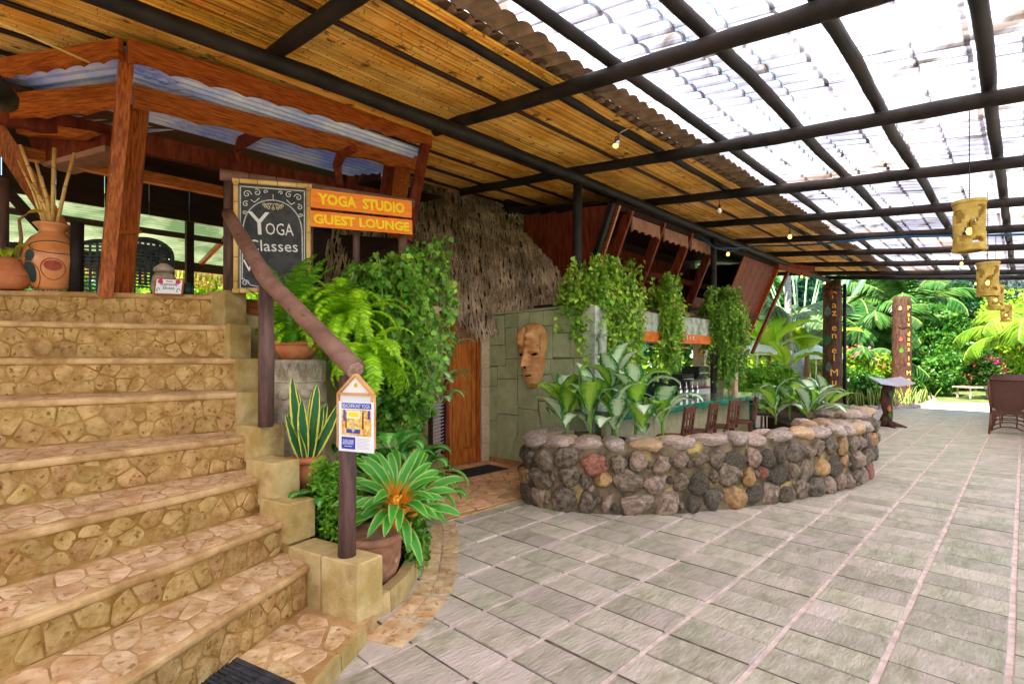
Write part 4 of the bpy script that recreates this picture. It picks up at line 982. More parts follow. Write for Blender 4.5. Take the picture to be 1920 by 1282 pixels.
def stone_wall(name, label, path, h_of, thick, seed, side, loc):
    """wall following a path; side = +1/-1 picks the outer face"""
    r = random.Random(seed); t = thing(name, label, 'planter', loc)
    pts = resample(smooth_path([Vector((x,y,0)) for x,y in path]), .05)
    cum = [0]
    for a, b in zip(pts, pts[1:]): cum.append(cum[-1]+(b-a).length)
    tot = cum[-1]
    def at(s_):
        s_ = max(0, min(tot-1e-4, s_)); i = max(0, min(len(cum)-2, int(np.searchsorted(cum, s_, side='right'))-1))
        f = (s_-cum[i])/(cum[i+1]-cum[i]+1e-9); p = pts[i].lerp(pts[i+1], f)
        d = (pts[min(i+2,len(pts)-1)]-pts[max(i-1,0)]).normalized(); n_ = Vector((d.y,-d.x,0))*side
        return p, d, n_
    N = int(tot/.06); mb = MB(); prof = 8
    for i in range(N+1):
        p, d, n_ = at(tot*i/N); H = h_of(i/N)
        sec = [(0-.03,-.01),(-.045,H*.3),(-.05,H*.65),(-.06,H-.08),(-thick*.5,H-.055),(-thick+.05,H-.08),(-thick+.04,H*.5),(-thick+.03,-.01)]
        for a_, z_ in sec: mb.v.append(tuple(p+n_*(a_+.016*NZ.noise((p+Z*z_)*7))+Z*z_))
    mb.f += [(i*prof+j, i*prof+j+1, (i+1)*prof+j+1, (i+1)*prof+j) for i in range(N) for j in range(prof-1)]
    mb.f += [tuple(range(prof)), tuple(N*prof+j for j in range(prof))]
    obj('mortar_core', mb, M['rockmortar'], t, True)
    sizes = []
    z_ = 0.0; rows = []
    Hm_ = h_of(.4); row_h = [.21,.19,.19]
    scale_rows = (Hm_-.15)/sum(row_h)
    for k, rh in enumerate(row_h):
        rh *= scale_rows; s_ = r.uniform(0,.08)
        while s_ < tot:
            wd = r.choice((.14,.19,.23,.27,.31,.36))*r.uniform(.9,1.12)
            if k == 2: wd *= .9
            p, d, n_ = at(s_+wd/2); H = h_of((s_+wd/2)/tot)
            zc = (z_+rh/2)*(H-.15)/(Hm_-.15)+r.uniform(-.03,.03)
            hh = min(wd*.52, rh*r.uniform(.54,.72)) if wd > .17 else rh*r.uniform(.38,.55)
            ci = r.choices(range(5), (.34,.24,.15,.045,.225))[0]
            me = rocks[ci][r.randrange(4)]
            rot = Matrix.Rotation(r.uniform(-.35,.35), 3, n_)
            ax, az = rot @ (d*wd*.50), rot @ (Z*max(.04,hh)); ay = n_*r.uniform(.065,.10)
            if r.random() < .5: ax, ay = -ax, ay
            m4 = Matrix((ax, ay, az)).transposed().to_4x4(); m4.translation = p-n_*.045+Z*max(zc, hh*.7)
            sizes.append((me, m4)); s_ += wd*r.uniform(.86,.98)
            if r.random() < .6:
                q, d3, n3 = at(s_); m5 = Matrix((d3*.04, n3*.045, Z*.045)).transposed().to_4x4(); m5.translation = q-n3*.025+Z*(zc+r.uniform(-.05,.05)); sizes.append((rocks[r.choice((0,1,4))][r.randrange(4)], m5)); s_ += .03
        z_ += rh
    s_ = .08
    while s_ < tot-.05:                # capping stones
        wd = r.uniform(.24,.42); p, d, n_ = at(s_+wd/2); H = h_of((s_+wd/2)/tot)
        ci = r.choices(range(3), (.5,.3,.2))[0]; me = caps[ci][r.randrange(4)]
        m4 = Matrix((d*wd*.54*r.choice((1,-1)), n_*(thick*.40), Z*r.uniform(.075,.095))).transposed().to_4x4(); m4.translation = p-n_*(thick*.36)+Z*(H-.075+r.uniform(-.018,.022))
        sizes.append((me, m4))
        p2 = p-n_*thick*.85; m6 = Matrix((d*wd*.5, n_*.1, Z*.06)).transposed().to_4x4(); m6.translation = p2+Z*(H-.07); sizes.append((caps[(ci+1)%3][r.randrange(4)], m6))
        s_ += wd*.98
    sizes.sort(key=lambda e: (e[1].translation.y))
    for i, (me, m4) in enumerate(sizes[:299]): put('stone', me, t, m4)
    if len(sizes) > 299:
        mb = MB()
        for me, m4 in sizes[299:]: mb.add([m4 @ v.co for v in me.vertices], [tuple(p.vertices) for p in me.polygons])
        obj('stone', mb, M['rock'][0], t, True, kind='stuff')
    return t
stone_wall('stone_planter', 'long curved low planter wall of rounded river stones in front of the bar', [(.62,6.95),(.30,6.6),(.06,6.1),(.22,5.68),(.75,5.46),(1.45,5.40),(2.2,5.58),(2.95,5.86),(3.65,6.22),(4.35,6.66),(4.82,7.08),(4.88,7.45),(4.6,7.75),(4.1,7.8)],
   lambda f: .75+.065*math.sin(f*PI*.9)-.04*f, .36, 5, 1, (2,6,0))
stone_wall('stone_planter', 'short stone planter bulging beside the totem posts and the menu stand', [(4.75,8.6),(5.2,8.2),(5.65,8.25),(5.95,8.7),(6.15,9.4),(6.2,10.3),(6.0,11.2)],
   lambda f: .80-.04*f, .5, 8, 1, (5.6,8.6,0))
obj('planter_soil', poly_sheet([(.55,6.85),(.30,6.1),(.8,5.8),(1.5,5.75),(2.2,5.95),(2.0,6.35),(1.3,6.75)], .62, .6), M['soil'], kind='structure')
obj('planter_soil', poly_sheet([(4.2,7.6),(4.9,8.0),(5.4,8.6),(5.6,9.5),(5.5,11.0),(4.6,9.6)], .55, .55), M['soil'], kind='structure')
# ------------------------------------------------------------ bar
def tsbox(t0, t1, s0, s1, z0, z1, mb=None):
    mb = mb or MB(); return mb.hexa([T(t0,s0,z0),T(t0,s1,z0),T(t1,s1,z0),T(t1,s0,z0)], [T(t0,s0,z1),T(t0,s1,z1),T(t1,s1,z1),T(t1,s0,z1)])
bar = thing('bar_counter', 'open bar with polished green tiled counter, cream front and pale beam over the opening', 'bar', tuple(T(2.2,.4)))
obj('counter_top', tsbox(-.2,5.0,.02,.80,.905,.935), M['bartop'], bar)
obj('bar_front', tsbox(-.2,4.6,.50,.56,0,.904), M['barfront'], bar)
for i in range(12): obj('front_tile', tsbox(-.19+i*.40,-.19+i*.40+.392,.561,.572,.02,.80), M['barfront'], bar)
for i in range(26):
    obj('edge_tile', tsbox(-.2+i*.2,-.2+i*.2+.194,.801,.815,.87,.937), M['bargreen'], bar)
    obj('edge_tile', tsbox(-.2+i*.2,-.2+i*.2+.194,.72,.80,.845,.904), M['bargreen'], bar)
obj('green_leg', tsbox(4.72,4.86,.45,.6,0,.90), M['bargreen'], bar)
obj('beam_over_bar', tsbox(.1,5.0,-.28,.0,2.03,2.34), M['concrete'], bar)
hd = obj('orange_header', tsbox(.25,4.9,-.06,.012,1.87,2.028), mat('orange header wood', (.60,.12,.02), (.78,.2,.04), .4, 6), bar)
for i, ch in enumerate('SIC'):
    lettering(ch, .10, M['paper'], bar, T(3.18+.13*i, .016, 1.965), U, Z)
obj('ledge_top', tsbox(.1,5.0,-.9,-.0,2.342,2.38), M['shadewood'], bar)
for t_, w_ in ((.30,.10),(4.95,.20)):
    obj('pillar', tsbox(t_-w_/2,t_+w_/2,-.28,-.02,.0,2.028), M['cream'] if w_ > .15 else M['darkwood'], bar)
obj('far_pillar', tsbox(5.25,5.42,-.15,.05,0,2.4), mat('peach plaster', (.58,.34,.2), (.7,.46,.3), .7, 6), bar)
# far side of the bar: pillars, back shelf
mb = tsbox(6.95,7.3,-1.65,-1.35,0,2.3); obj('carved_pillar', mb, M['cream'], bar)
obj('pillar_relief', MB().lathe(T(6.93,-1.45,1.75), [(.05,-.1),(.075,-.05),(.075,.05),(.05,.1)], 12), M['mask'], bar, True)
obj('dark_pillar', tsbox(6.5,6.66,-1.0,-.8,0,2.3), M['darkwood'], bar)
obj('back_shelf', tsbox(3.4,6.6,-1.4,-.85,.86,.90), M['black'], bar)
obj('back_front', tsbox(3.4,6.6,-.9,-.86,0,.859), M['shadewood'], bar)
obj('back_lintel', tsbox(.2,8.4,-1.75,-1.6,1.96,2.38), M['darkwood'], bar)
for i in range(4): obj('hanging_slat', tsbox(4.6,6.6,-1.59,-1.56,1.78+i*.065,1.81+i*.065), M['bamboo'] if i%2 else M['shadewood'], bar)
sh2 = obj('red_shelf', tsbox(4.75,5.5,-.85,-.5,.97,1.0), M['ti'], bar); obj('red_shelf_box', tsbox(4.77,5.48,-.83,-.52,.0,.968), M['bargreen'], bar)
# things on the bar
def lathe_thing(name, label, cat, loc, parts, group=None, n=20):
    t = thing(name, label, cat, loc, group)
    for nm, prof, m in parts: obj(nm, MB().lathe(loc, prof, n), m, t, True)
    return t
bot = [('bottle_body', [(.0,0),(.037,.0),(.040,.02),(.040,.12),(.028,.155)], M['steel']), ('bottle_neck', [(.028,.155),(.014,.19),(.012,.24),(.0,.242)], M['steel']), ('pourer', [(.0,.24),(.008,.241),(.004,.275),(0,.28)], M['white'])]
for i, (t_, lb) in enumerate(((2.50,'silver bottle beside the glass of sticks on the green counter'),(2.72,'silver bottle second from the glass of sticks on the counter'),(2.94,'silver bottle third from the glass of sticks on the counter'),(3.14,'silver bottle on the counter farthest from the glass of sticks'))):
    p = T(t_, .22, .936)
    if i == 0: b0 = lathe_thing('bottle', lb, 'bottle', p, bot, 'silver bottles on the bar counter')
    else: copy_tree(b0, p, None, lb, scale=1-.04*i)
p = T(1.63,.38,.936)
g_ = lathe_thing('utensil_glass', 'green tumbler full of orange sticks on the bar counter', 'tumbler', p, [('tumbler', [(0,0),(.045,0),(.05,.13),(.043,.13),(.04,.02),(0,.02)], mat('green glass', (.03,.28,.07), None, .15))])
for i in range(9):
    a_ = i*.7; obj('stick', MB().tube([p+Vector((.015*math.cos(a_),.015*math.sin(a_),.02)), p+Vector((.07*math.cos(a_),.07*math.sin(a_),.20+.03*math.sin(i*2)))], .007, 5), M['orangestem'] if i%2 else M['ti2'], g_)
def machine(name, label, t_, s_, w_, h_, d_, z_=.90):
    t = thing(name, label, 'bar machine', T(t_,s_,z_))
    obj('body', tsbox(t_-w_/2,t_+w_/2,s_-d_/2,s_+d_/2,z_,z_+h_*.55), M['rubber'], t)
    obj('hood', tsbox(t_-w_/2-.02,t_+w_/2+.02,s_-d_/2,s_+d_/2+.06,z_+h_*.56,z_+h_), M['rubber'], t)
    obj('handle', MB().tube([T(t_,s_+d_/2+.05,z_+h_*.5), T(t_,s_+d_/2+.14,z_+h_*.45)], .015, 6), M['steel'], t)
    obj('trim', tsbox(t_-w_/2,t_+w_/2,s_+d_/2+.061,s_+d_/2+.065,z_+h_*.7,z_+h_*.74), M['steel'], t)
machine('coffee_machine', 'black coffee machine on the back counter beside the carved pillar', 5.9, -1.12, .5, .52, .35)
machine('blender_station', 'wide low black machine on the back counter of the bar', 5.1, -1.12, .5, .36, .35)
machine('till', 'black till at the dark end of the back counter', 4.2, -1.12, .4, .40, .3)
for i in range(5):
    p = T(4.82+.15*i,-.66,1.0)
    if i == 0: j0 = lathe_thing('glass_jar', 'clear jar on the red shelf beside the trailing vine', 'jar', p, [('jar', [(0,0),(.045,0),(.048,.11),(.03,.14)], M['glass']), ('lid', [(0,.14),(.033,.141),(.033,.165),(0,.17)], M['steel'])], 'glass jars on the red shelf')
    else: copy_tree(j0, p)
jl_ = ['first clear jar on the red shelf, next to the carved pillar','second clear jar on the red shelf from the carved pillar','middle clear jar of the row on the red shelf','fourth clear jar on the red shelf from the carved pillar','last clear jar on the red shelf, beside the long trailing vine']
for o_ in list(C.objects):
    if o_.name.startswith('glass_jar') and o_.parent is None: o_['label'] = jl_.pop(0)
# stools
def stool(loc, rz, label):
    t = thing('bar_stool', label, 'bar stool', loc, 'brown wooden stools along the green bar'); t.rotation_euler = (0,0,rz)
    def lo(name, mb, m=M['stool'], smooth=False):
        o = bpy.data.objects.new(name, mb.mesh(name, m, None, smooth)); C.objects.link(o); o.parent = t; return o
    def lb(c, sx, sy, sz, tilt=0):
        mb = MB(); c = Vector(c); ay = Vector((0,math.cos(tilt),math.sin(tilt))); az = Vector((0,-math.sin(tilt),math.cos(tilt))); return mb.box(c, Vector((sx/2,0,0)), ay*sy/2, az*sz/2)
    lo('seat', MB().lathe((0,0,.60), [(0,0),(.17,0),(.20,.012),(.20,.03),(.17,.042),(0,.036)], 20), smooth=True)
    for x in (-.15,.15):
        for y in (-.13,.13): lo('leg', MB().tube([(x,y,.6),(x*1.25,y*1.3,.0)], [.02,.016], 7))
    for z_ in (.2,.35): lo('stretcher', MB().tube([(-.165,-.15,z_),(.165,-.15,z_),(.165,.15,z_),(-.165,.15,z_),(-.165,-.15,z_)], .011, 6))
    tl = .13
    for x in (-.165,.165): lo('back_post', MB().beam((x,-.17,.60),(x,-.17-.42*math.tan(tl),1.02),.032,.028,Vector((0,1,0))))
    for x in (-.055,.055): lo('back_spindle', MB().beam((x,-.18,.66),(x,-.17-.36*math.tan(tl),.95),.022,.014,Vector((0,1,0))))
    for z_, h in ((.965,.085),(.86,.022),(.76,.022),(.66,.03)): lo('back_rail', lb((0,-.17-(z_-.6)*math.tan(tl),z_), .30, .018, h, tl))
    return t
rzs = math.atan2(S.y, S.x)-PI/2-PI
sl_ = ['bar stool half hidden by the big spotted leaves at the planter','second bar stool from the big spotted plant, back turned to the walkway','third bar stool from the big spotted plant, seat rim showing','bar stool turned sideways beside the green table leg']
st0 = stool(T(.42,1.15,0), rzs+.10, sl_[0])
for i, t_ in enumerate((1.12,1.86,2.66)): copy_tree(st0, T(t_,1.15,0), None, sl_[i+1], rotz=rzs+(.12,-.02,.45)[i])
copy_tree(st0, T(4.1,1.0,0), None, 'farthest bar stool, seen through the back of the stool before it', rotz=rzs+.9)

# ------------------------------------------------------------ upper gallery over the bar
gal = thing('upper_gallery', 'dark red timber gallery with outward leaning posts above the bar', 'gallery', tuple(T(3,-1.5,2.4)))
def lean(t_, f, off=0):                # point on the leaning front: f 0 bottom .. 1 top
    return T(t_, -.8+.62*f+off, 2.45+1.45*f)
for t_ in (1.55, 2.6, 3.65, 4.7):
    obj('leaning_post', MB().beam(lean(t_,-.1), lean(t_,1.02), .16, .055, U), M['darkwood'], gal)
    obj('post_edge', MB().beam(lean(t_,-.1,.04)+U*.05, lean(t_,1.02,.04)+U*.05, .02, .03, U), mat('polished edge', (.30,.12,.09), (.4,.2,.16), .25, 8) if t_ == 1.55 else bpy.data.materials['polished edge'], gal)
for t0, t1 in ((1.63,2.52),(2.68,3.57),(3.73,4.62)):
    a, b = lean(t0,.96,.02), lean(t1,.96,.02)
    obj('scalloped_board', scallop_board(a, b, 3.86, .24, .03, .05, .22, S), mat('pinkish board', (.34,.15,.10), (.48,.24,.17), .35, 5) if t0 < 2 else bpy.data.materials['pinkish board'], gal)
# leaning plank wall at the near end, facing the thatch
def plankwall(t0, t1, n, name, f0=-.05, f1=1.0, m='darkwood'):
    for i in range(n):
        a, b = t0+(t1-t0)*i/n, t0+(t1-t0)*(i+1)/n-.012
        mb = MB(); mb.hexa([lean(a,f0), lean(b,f0), lean(b,f0,-.03), lean(a,f0,-.03)], [lean(a,f1), lean(b,f1), lean(b,f1,-.03), lean(a,f1,-.03)]); obj(name, mb, M[m], gal)
plankwall(6.4, 8.5, 6, 'plank', -.35)
plankwall(4.75, 5.6, 2, 'plank', -.1, .3)
obj('leaning_post', MB().beam(lean(8.58,-.45), lean(8.58,1.02), .12, .06, U), M['varnish'], gal)
obj('leaning_post', MB().beam(lean(8.75,-.5,.25), lean(8.75,1.0,.25), .06, .12, U), M['darkwood'], gal)
for s0, s1, zt0, zt1 in ((-.95,-1.3,2.3,4.0),(-1.31,-1.66,2.3,4.05),(-1.67,-2.02,2.3,4.1),(-2.03,-2.38,2.3,3.5),(-2.39,-2.74,2.3,3.5),(-2.75,-3.1,2.3,4.2),(-.6,-.94,3.05,4.0)):
    mb = MB(); e0 = max(0, (-.2-s1)*0); mb.hexa([T(1.1,s0,zt0),T(1.14,s0,zt0),T(1.14,s1,zt0),T(1.1,s1,zt0)], [T(1.1,s0+.0,zt1),T(1.14,s0,zt1),T(1.14,s1,zt1),T(1.1,s1,zt1)]); obj('end_plank', mb, M['darkwood'], gal)
mb = MB(); mb.prism([T(1.1,-.94,2.42), T(1.1,-.61,3.04), T(1.1,-.94,3.04)], U*.04); obj('end_plank', mb, M['darkwood'], gal)
mb = MB(); mb.prism([T(1.1,-.59,3.1), T(1.1,-.22,3.94), T(1.1,-.59,3.99)], U*.04); obj('end_plank', mb, M['darkwood'], gal)
obj('raking_trim', MB().beam(T(1.08,-.80,2.42), T(1.08,-.17,3.95), .08, .09, U), M['pole'], gal)
obj('raking_trim', MB().beam(T(1.22,-.76,2.42), T(1.22,-.14,3.95), .05, .04, U), M['varnish'], gal)
obj('gallery_floor', tsbox(1.1,8.7,-4.2,-.75,2.384,2.44), M['shadewood'], gal)
obj('gallery_back', tsbox(1.1,8.7,-2.5,-2.4,2.4,4.7), M['shadewood'], gal)
obj('gallery_ceiling', MB().hexa([T(1.1,-4.3,4.6),T(1.1,-.1,3.96),T(8.9,-.1,3.96),T(8.9,-4.3,4.6)], [T(1.1,-4.3,4.63),T(1.1,-.1,3.99),T(8.9,-.1,3.99),T(8.9,-4.3,4.63)]), M['shadewood'], gal)
obj('gallery_end', tsbox(8.45,8.5,-2.4,-.95,2.4,4.1), M['shadewood'], gal)
obj('head_beam', MB().beam(T(1.1,-.22,3.93), T(8.9,-.22,3.93), .09, .09), M['shadewood'], gal)
for i in range(18): obj('back_plank', tsbox(1.3+i*.4,1.3+i*.4+.385,-2.39,-2.36,2.45,4.1), M['darkwood'], gal)
obj('inner_beam', MB().beam(T(1.2,-1.6,3.45), T(8.6,-1.6,3.45), .07, .13), M['darkwood'], gal)
for a_, b_ in ((1.7,2.5),(3.0,2.3),(4.2,4.9)): obj('inner_brace', MB().beam(T(a_,-1.6,3.6), T(b_,-1.7,2.45), .10, .05, U), M['darkwood'], gal)
obj('hand_rail', MB().tube([T(1.5,-.62,2.62),T(8.5,-.62,2.62)], .03, 8), M['shadewood'], gal, True)
obj('eave_board', scallop_board(T(7.6,.15), T(9.6,.3), 3.83, .14, .02, .03, .09, S), M['darkwood'], gal)
obj('eave_board', MB().beam(T(7.3,-.5,3.95), T(9.8,.35,3.95), .05, .12), M['darkwood'], gal)
ps = [ ]
for (u_, v_) in (): pass
rg = thing('stacked_stone_ledge', 'ochre stacked stone pieces among the trailing vines on the bar roof', 'ledge', tuple(T(2.3,-.5,2.38)))
rr = random.Random(4)
for i in range(16):
    t_ = 1.3+i*.2; me = rocks[rr.choice((2,1,2))][rr.randrange(4)]; m4 = Matrix((U*.11, S*.09, Z*rr.uniform(.04,.07))).transposed().to_4x4(); m4.translation = T(t_, -.35, 2.43+rr.uniform(0,.02)); put('stone', me, rg, m4)
f1 = lathe_thing('clay_figure', 'small red clay figure standing above the first trailing vine', 'figurine', T(1.62,-.5,2.70), [('body', [(0,0),(.08,.0),(.10,.08),(.07,.2),(.05,.24)], M['terracotta']), ('head', [(.05,.24),(.09,.28),(.09,.36),(.05,.42),(0,.43)], M['clay_red'])])
f2 = lathe_thing('clay_bowl', 'small pink clay pot on the bar roof beside the middle vine', 'pot', T(3.45,-.28,2.42), [('bowl', [(0,0),(.08,0),(.12,.07),(.10,.13),(.06,.15)], M['terracotta']), ('rim', [(.06,.15),(.075,.155),(.075,.175),(.05,.175)], M['mask'])])

# ------------------------------------------------------------ timber pavilion on the deck
pv = thing('timber_pavilion', 'varnished timber pavilion with scalloped fascia boards and corrugated metal eaves on the deck', 'pavilion', (-3.4,5.6,2.18))
A_ = Vector((-3.18,4.40,0)); B_ = Vector((-1.03,6.63,0)); C_ = Vector((-5.0,4.80,0))
ab = (B_-A_).normalized(); nab = Vector((ab.y,-ab.x,0)); ac = (C_-A_).normalized(); nac = Vector((-ac.y, ac.x, 0)); nac = nac if nac.y < 0 else -nac
obj('fascia_board', scallop_board(A_+ab*.0, B_, 4.22, .20, .06, .035, .31, nab, 4.40), M['varnish'], pv)
obj('fascia_board', scallop_board(A_-ac*.0+ac*.03, C_, 4.22, .17, .05, .03, .20, nac, 4.20), M['varnish'], pv)
A2 = Vector((-3.36,4.72,0)); B2 = Vector((-1.24,6.86,0)); C2 = Vector((-5.5,5.05,0)); ab2 = (B2-A2).normalized(); ac2 = (C2-A2).normalized()
obj('lower_beam', scallop_board(A2, B2, 4.01, .22, .05, .035, .52, nab, 4.20), M['varnish'], pv)
obj('lower_beam', scallop_board(A2+ac2*.03, C2, 4.03, .25, .05, .035, .42, nac, 4.0), M['varnish'], pv)
# corrugated soffit panels, ribs parallel to the front
def ribbed(p0, p1, w_dir, width, z0, z1, pitch, amp, m, name, thick=0):
    n = int(width/pitch)*4; vs = []; 
    for i in range(n+1):
        x = width*i/n; z_ = amp*(1 if i % 4 in (1,2) else -1)
        vs += [p0+w_dir*x+Z*(z0+(z1-z0)*x/width+z_), p1+w_dir*x+Z*(z0+(z1-z0)*x/width+z_)]
    mb = MB(); mb.add(vs, [(2*i,2*i+1,2*i+3,2*i+2) for i in range(n)]); return obj(name, mb, m, pv)
ribbed(A_-nab*.0+ab*.02, B_-ab*.06, -nab, 1.25, 4.17, 4.08, .085, .014, M['metalsoffit'], 'soffit_sheet')
ribbed(A_+ac*.02+nab*0, C_, -nac, 1.25, 4.18, 4.09, .10, .014, M['metalsoffit'], 'soffit_sheet')
obj('roof_cover', MB().hexa([A_-ab*.2+Z*4.3, B_+Z*4.45, Q(3.4,5.6,3.75), Q(-4,5.6,3.75)], [A_-ab*.2+Z*4.33, B_+Z*4.48, Q(3.4,5.6,3.78), Q(-4,5.6,3.78)]), M['roofback'], pv) if False else None
# corner pillar: leaning trim board and wide carved board
obj('corner_trim', MB().beam(P(197,556,4.62), P(238,104,4.46), .075, .10, ab), M['varnish_v'], pv)
pa, pb, pc, pd = P(206,556,4.78), P(246,556,4.95), P(277,196,4.98), P(226,196,4.74)
mb = MB(); mb.prism([pa, pb, pc, pd], Vector((-.05,.10,0))); obj('corner_pillar', mb, M['varnish_v'], pv)
mb = MB(); w_pts = []
def lerp2(f, g_): return pa.lerp(pd, f).lerp(pb.lerp(pc, f), g_)
nf = (pb-pa).cross(pd-pa).normalized(); nf = nf if nf.y < 0 else -nf
prevs = [lerp2(f/16, .58+.10*math.sin(f*.9)+.05*math.sin(f*2.3)) for f in range(17)]
poly = prevs+[lerp2(1, 1.0), lerp2(0, 1.0)]
obj('wavy_board', MB().prism([p+nf*.002 for p in poly], nf*.016), M['varnish_v'], pv)
obj('small_shelf', MB().beam(lerp2(.335,-.02)+nf*.02, lerp2(.335,1.05)+nf*.02, .07, .03), M['varnish'], pv)
# right end of the front
obj('end_trim', MB().beam(P(762,450,6.1), P(800,258,6.6), .05, .12, ab), M['darkwood'], pv)
mb = MB(); mb.prism([P(728,440,6.5), P(752,445,6.5), P(775,290,6.95), P(742,284,6.9)], Vector((-.02,.06,0))); obj('end_board', mb, M['varnish_v'], pv)
mb = MB(); mb.prism([P(702,432,6.7), P(727,436,6.6), P(745,285,7.0), P(724,280,7.0)], Vector((-.02,.06,0))); obj('end_board', mb, M['darkwood'], pv)
mb = MB(); mb.prism([P(640,415,7.0), P(676,418,7.0), P(668,345,7.2), P(712,300,7.2), P(722,288,7.2), P(655,300,7.3)], Vector((0,.05,0))); obj('gable_board', mb, M['darkwood'], pv)
mb = MB(); mb.prism([P(668,345,7.2), P(712,335,7.2), P(718,290,7.2), P(664,305,7.25)], Vector((0,.05,0))); obj('gable_board', mb, M['shadewood'], pv)
mb = MB(); mb.prism([P(640,440,7.6), P(760,448,7.3), P(765,540,7.3), P(560,540,7.6), P(560,425,7.6)], Vector((0,.08,0))); obj('lower_wall', mb, M['shadewood'], pv)
# inner beams
obj('inner_beam', MB().hexa([Q(-1.5,1.0,3.72),Q(3.3,1.0,3.84),Q(3.3,1.1,3.84),Q(-1.5,1.1,3.72)],[Q(-1.5,1.0,3.93),Q(3.3,1.0,4.02),Q(3.3,1.1,4.02),Q(-1.5,1.1,3.93)]), M['darkwood'], pv)
obj('inner_beam', MB().hexa([Q(-1.5,1.35,3.54),Q(3.3,1.35,3.60),Q(3.3,1.45,3.60),Q(-1.5,1.45,3.54)],[Q(-1.5,1.35,3.65),Q(3.3,1.35,3.72),Q(3.3,1.45,3.72),Q(-1.5,1.45,3.65)]), M['varnish'], pv)
for px, y0, y1 in ((455,262,308),(640,290,345)):
    obj('curved_bracket', MB().tube([P(px+25,y0-12,5.75), P(px,y0,5.9), P(px-8,y0+20,6.1), P(px-4,y1,6.2)], [.05,.055,.05,.04], 6), M['darkwood'], pv)
obj('eave_rafter', MB().beam(P(545,205,6.3), P(568,182,5.6), .06, .12), M['darkwood'], pv)
obj('eave_rafter', MB().beam(P(448,272,5.9), P(498,242,5.6), .06, .10), M['darkwood'], pv)
# dark ceiling and back wall of the room, translucent lean-to beyond, thatch fringe
obj('room_ceiling', MB().hexa([Q(-4.5,.92,4.00),Q(4.2,.92,4.12),Q(4.2,3.3,4.25),Q(-4.5,3.3,4.25)],[Q(-4.5,.92,4.03),Q(4.2,.92,4.15),Q(4.2,3.3,4.28),Q(-4.5,3.3,4.28)]), M['shadewood'], pv)
for i in range(15):
    a0 = -3.2+i*.5; mb = MB(); mb.hexa([Q(a0,3.2,3.62),Q(a0+.49,3.2,3.62),Q(a0+.49,3.25,3.62),Q(a0,3.25,3.62)],[Q(a0,3.2,4.24),Q(a0+.49,3.2,4.24),Q(a0+.49,3.25,4.24),Q(a0,3.25,4.24)]); obj('back_panel', mb, M['shadewood'], pv)
ribbed(Q(-5,3.2), Q(4,3.2), Vector((-.721,.693,0)), 2.4, 3.80, 3.42, .09, .012, M['roofback'], 'leanto_sheet')
for w_, z_, h_ in ((4.1,3.57,.08),(5.5,3.30,.16)):
    obj('leanto_beam', MB().beam(Q(-5,w_,z_), Q(4.2,w_,z_), .06, h_), M['shadewood'], pv)
for a_ in (-3.6,-2.4,-1.0,.6,2.0,3.3): obj('leanto_rafter', MB().beam(Q(a_,3.2,3.72), Q(a_+.1,5.6,3.36), .06, .07), M['varnish'], pv)
for a_, w_, z0 in ((1.35,3.4,2.2),(-1.2,3.3,2.2),(-.5,5.5,2.2),(2.6,5.5,2.2),(-3.2,5.5,2.2)):
    obj('inner_post', MB().beam(Q(a_,w_,z0), Q(a_,w_,4.2 if w_ < 5 else 3.3), .10, .10, U), M['shadewood'], pv)
obj('left_rafter', MB().beam(P(-12,238,4.95), P(158,500,5.6), .07, .16, ab), M['varnish_v'], pv)
obj('left_rafter', MB().beam(P(-40,300,5.3), P(100,452,5.9), .05, .10, ab), M['shadewood'], pv)
mb = MB(); mb.prism([P(38,232,5.3), P(205,250,5.3), P(195,272,5.3), P(75,305,5.3)], Vector((.05,.3,.02))); obj('ceiling_board', mb, M['darkwood'], pv)
mb = MB(); mb.prism([P(75,306,5.3), P(196,272,5.3), P(198,284,5.3), P(82,312,5.3)], Vector((.05,.3,.02))); obj('ceiling_trim', mb, bpy.data.materials['pinkish board'], pv)
mb = MB(); mb.prism([P(28,225,5.1), P(175,246,5.1), P(140,258,5.1), P(30,250,5.1)], Vector((.02,.1,.01))); obj('ceiling_board', mb, M['varnish'], pv)
pos = []; RM = []
for i in range(260):
    a_ = -4+8*i/260; p = Q(a_, 5.62, 3.24); L_ = random.uniform(.22,.36)
    d = Vector((random.uniform(-.25,.25),random.uniform(-.2,.2),-1)).normalized(); sd = (U-d*U.dot(d)).normalized(); n_ = sd.cross(d)
    pos.append(tuple(p)); RM.append(np.array(Matrix((sd*random.uniform(.02,.035), d*L_, n_*.05)).transposed()))
obj('straw_fringe', None, None, pv, kind='stuff', me=scatter_mesh('straw_fringe', tv, tf, pos, np.array(RM), M['straw'], pv.location))
obj('black_duct', MB().tube([P(-25,150,3.6), P(8,182,4.0), P(10,190,4.3)], .085, 10), M['pole'], label='short thick dark pole end hanging beside the pavilion fascia', cat='pole', smooth=True)
obj('loose_cane', MB().tube([P(-10,38,3.7), P(80,78,3.9), P(168,118,4.1)], [.011,.011,.009], 6), M['bamboo'], label='loose thin bamboo cane dangling across the pavilion corner', cat='cane', smooth=True)

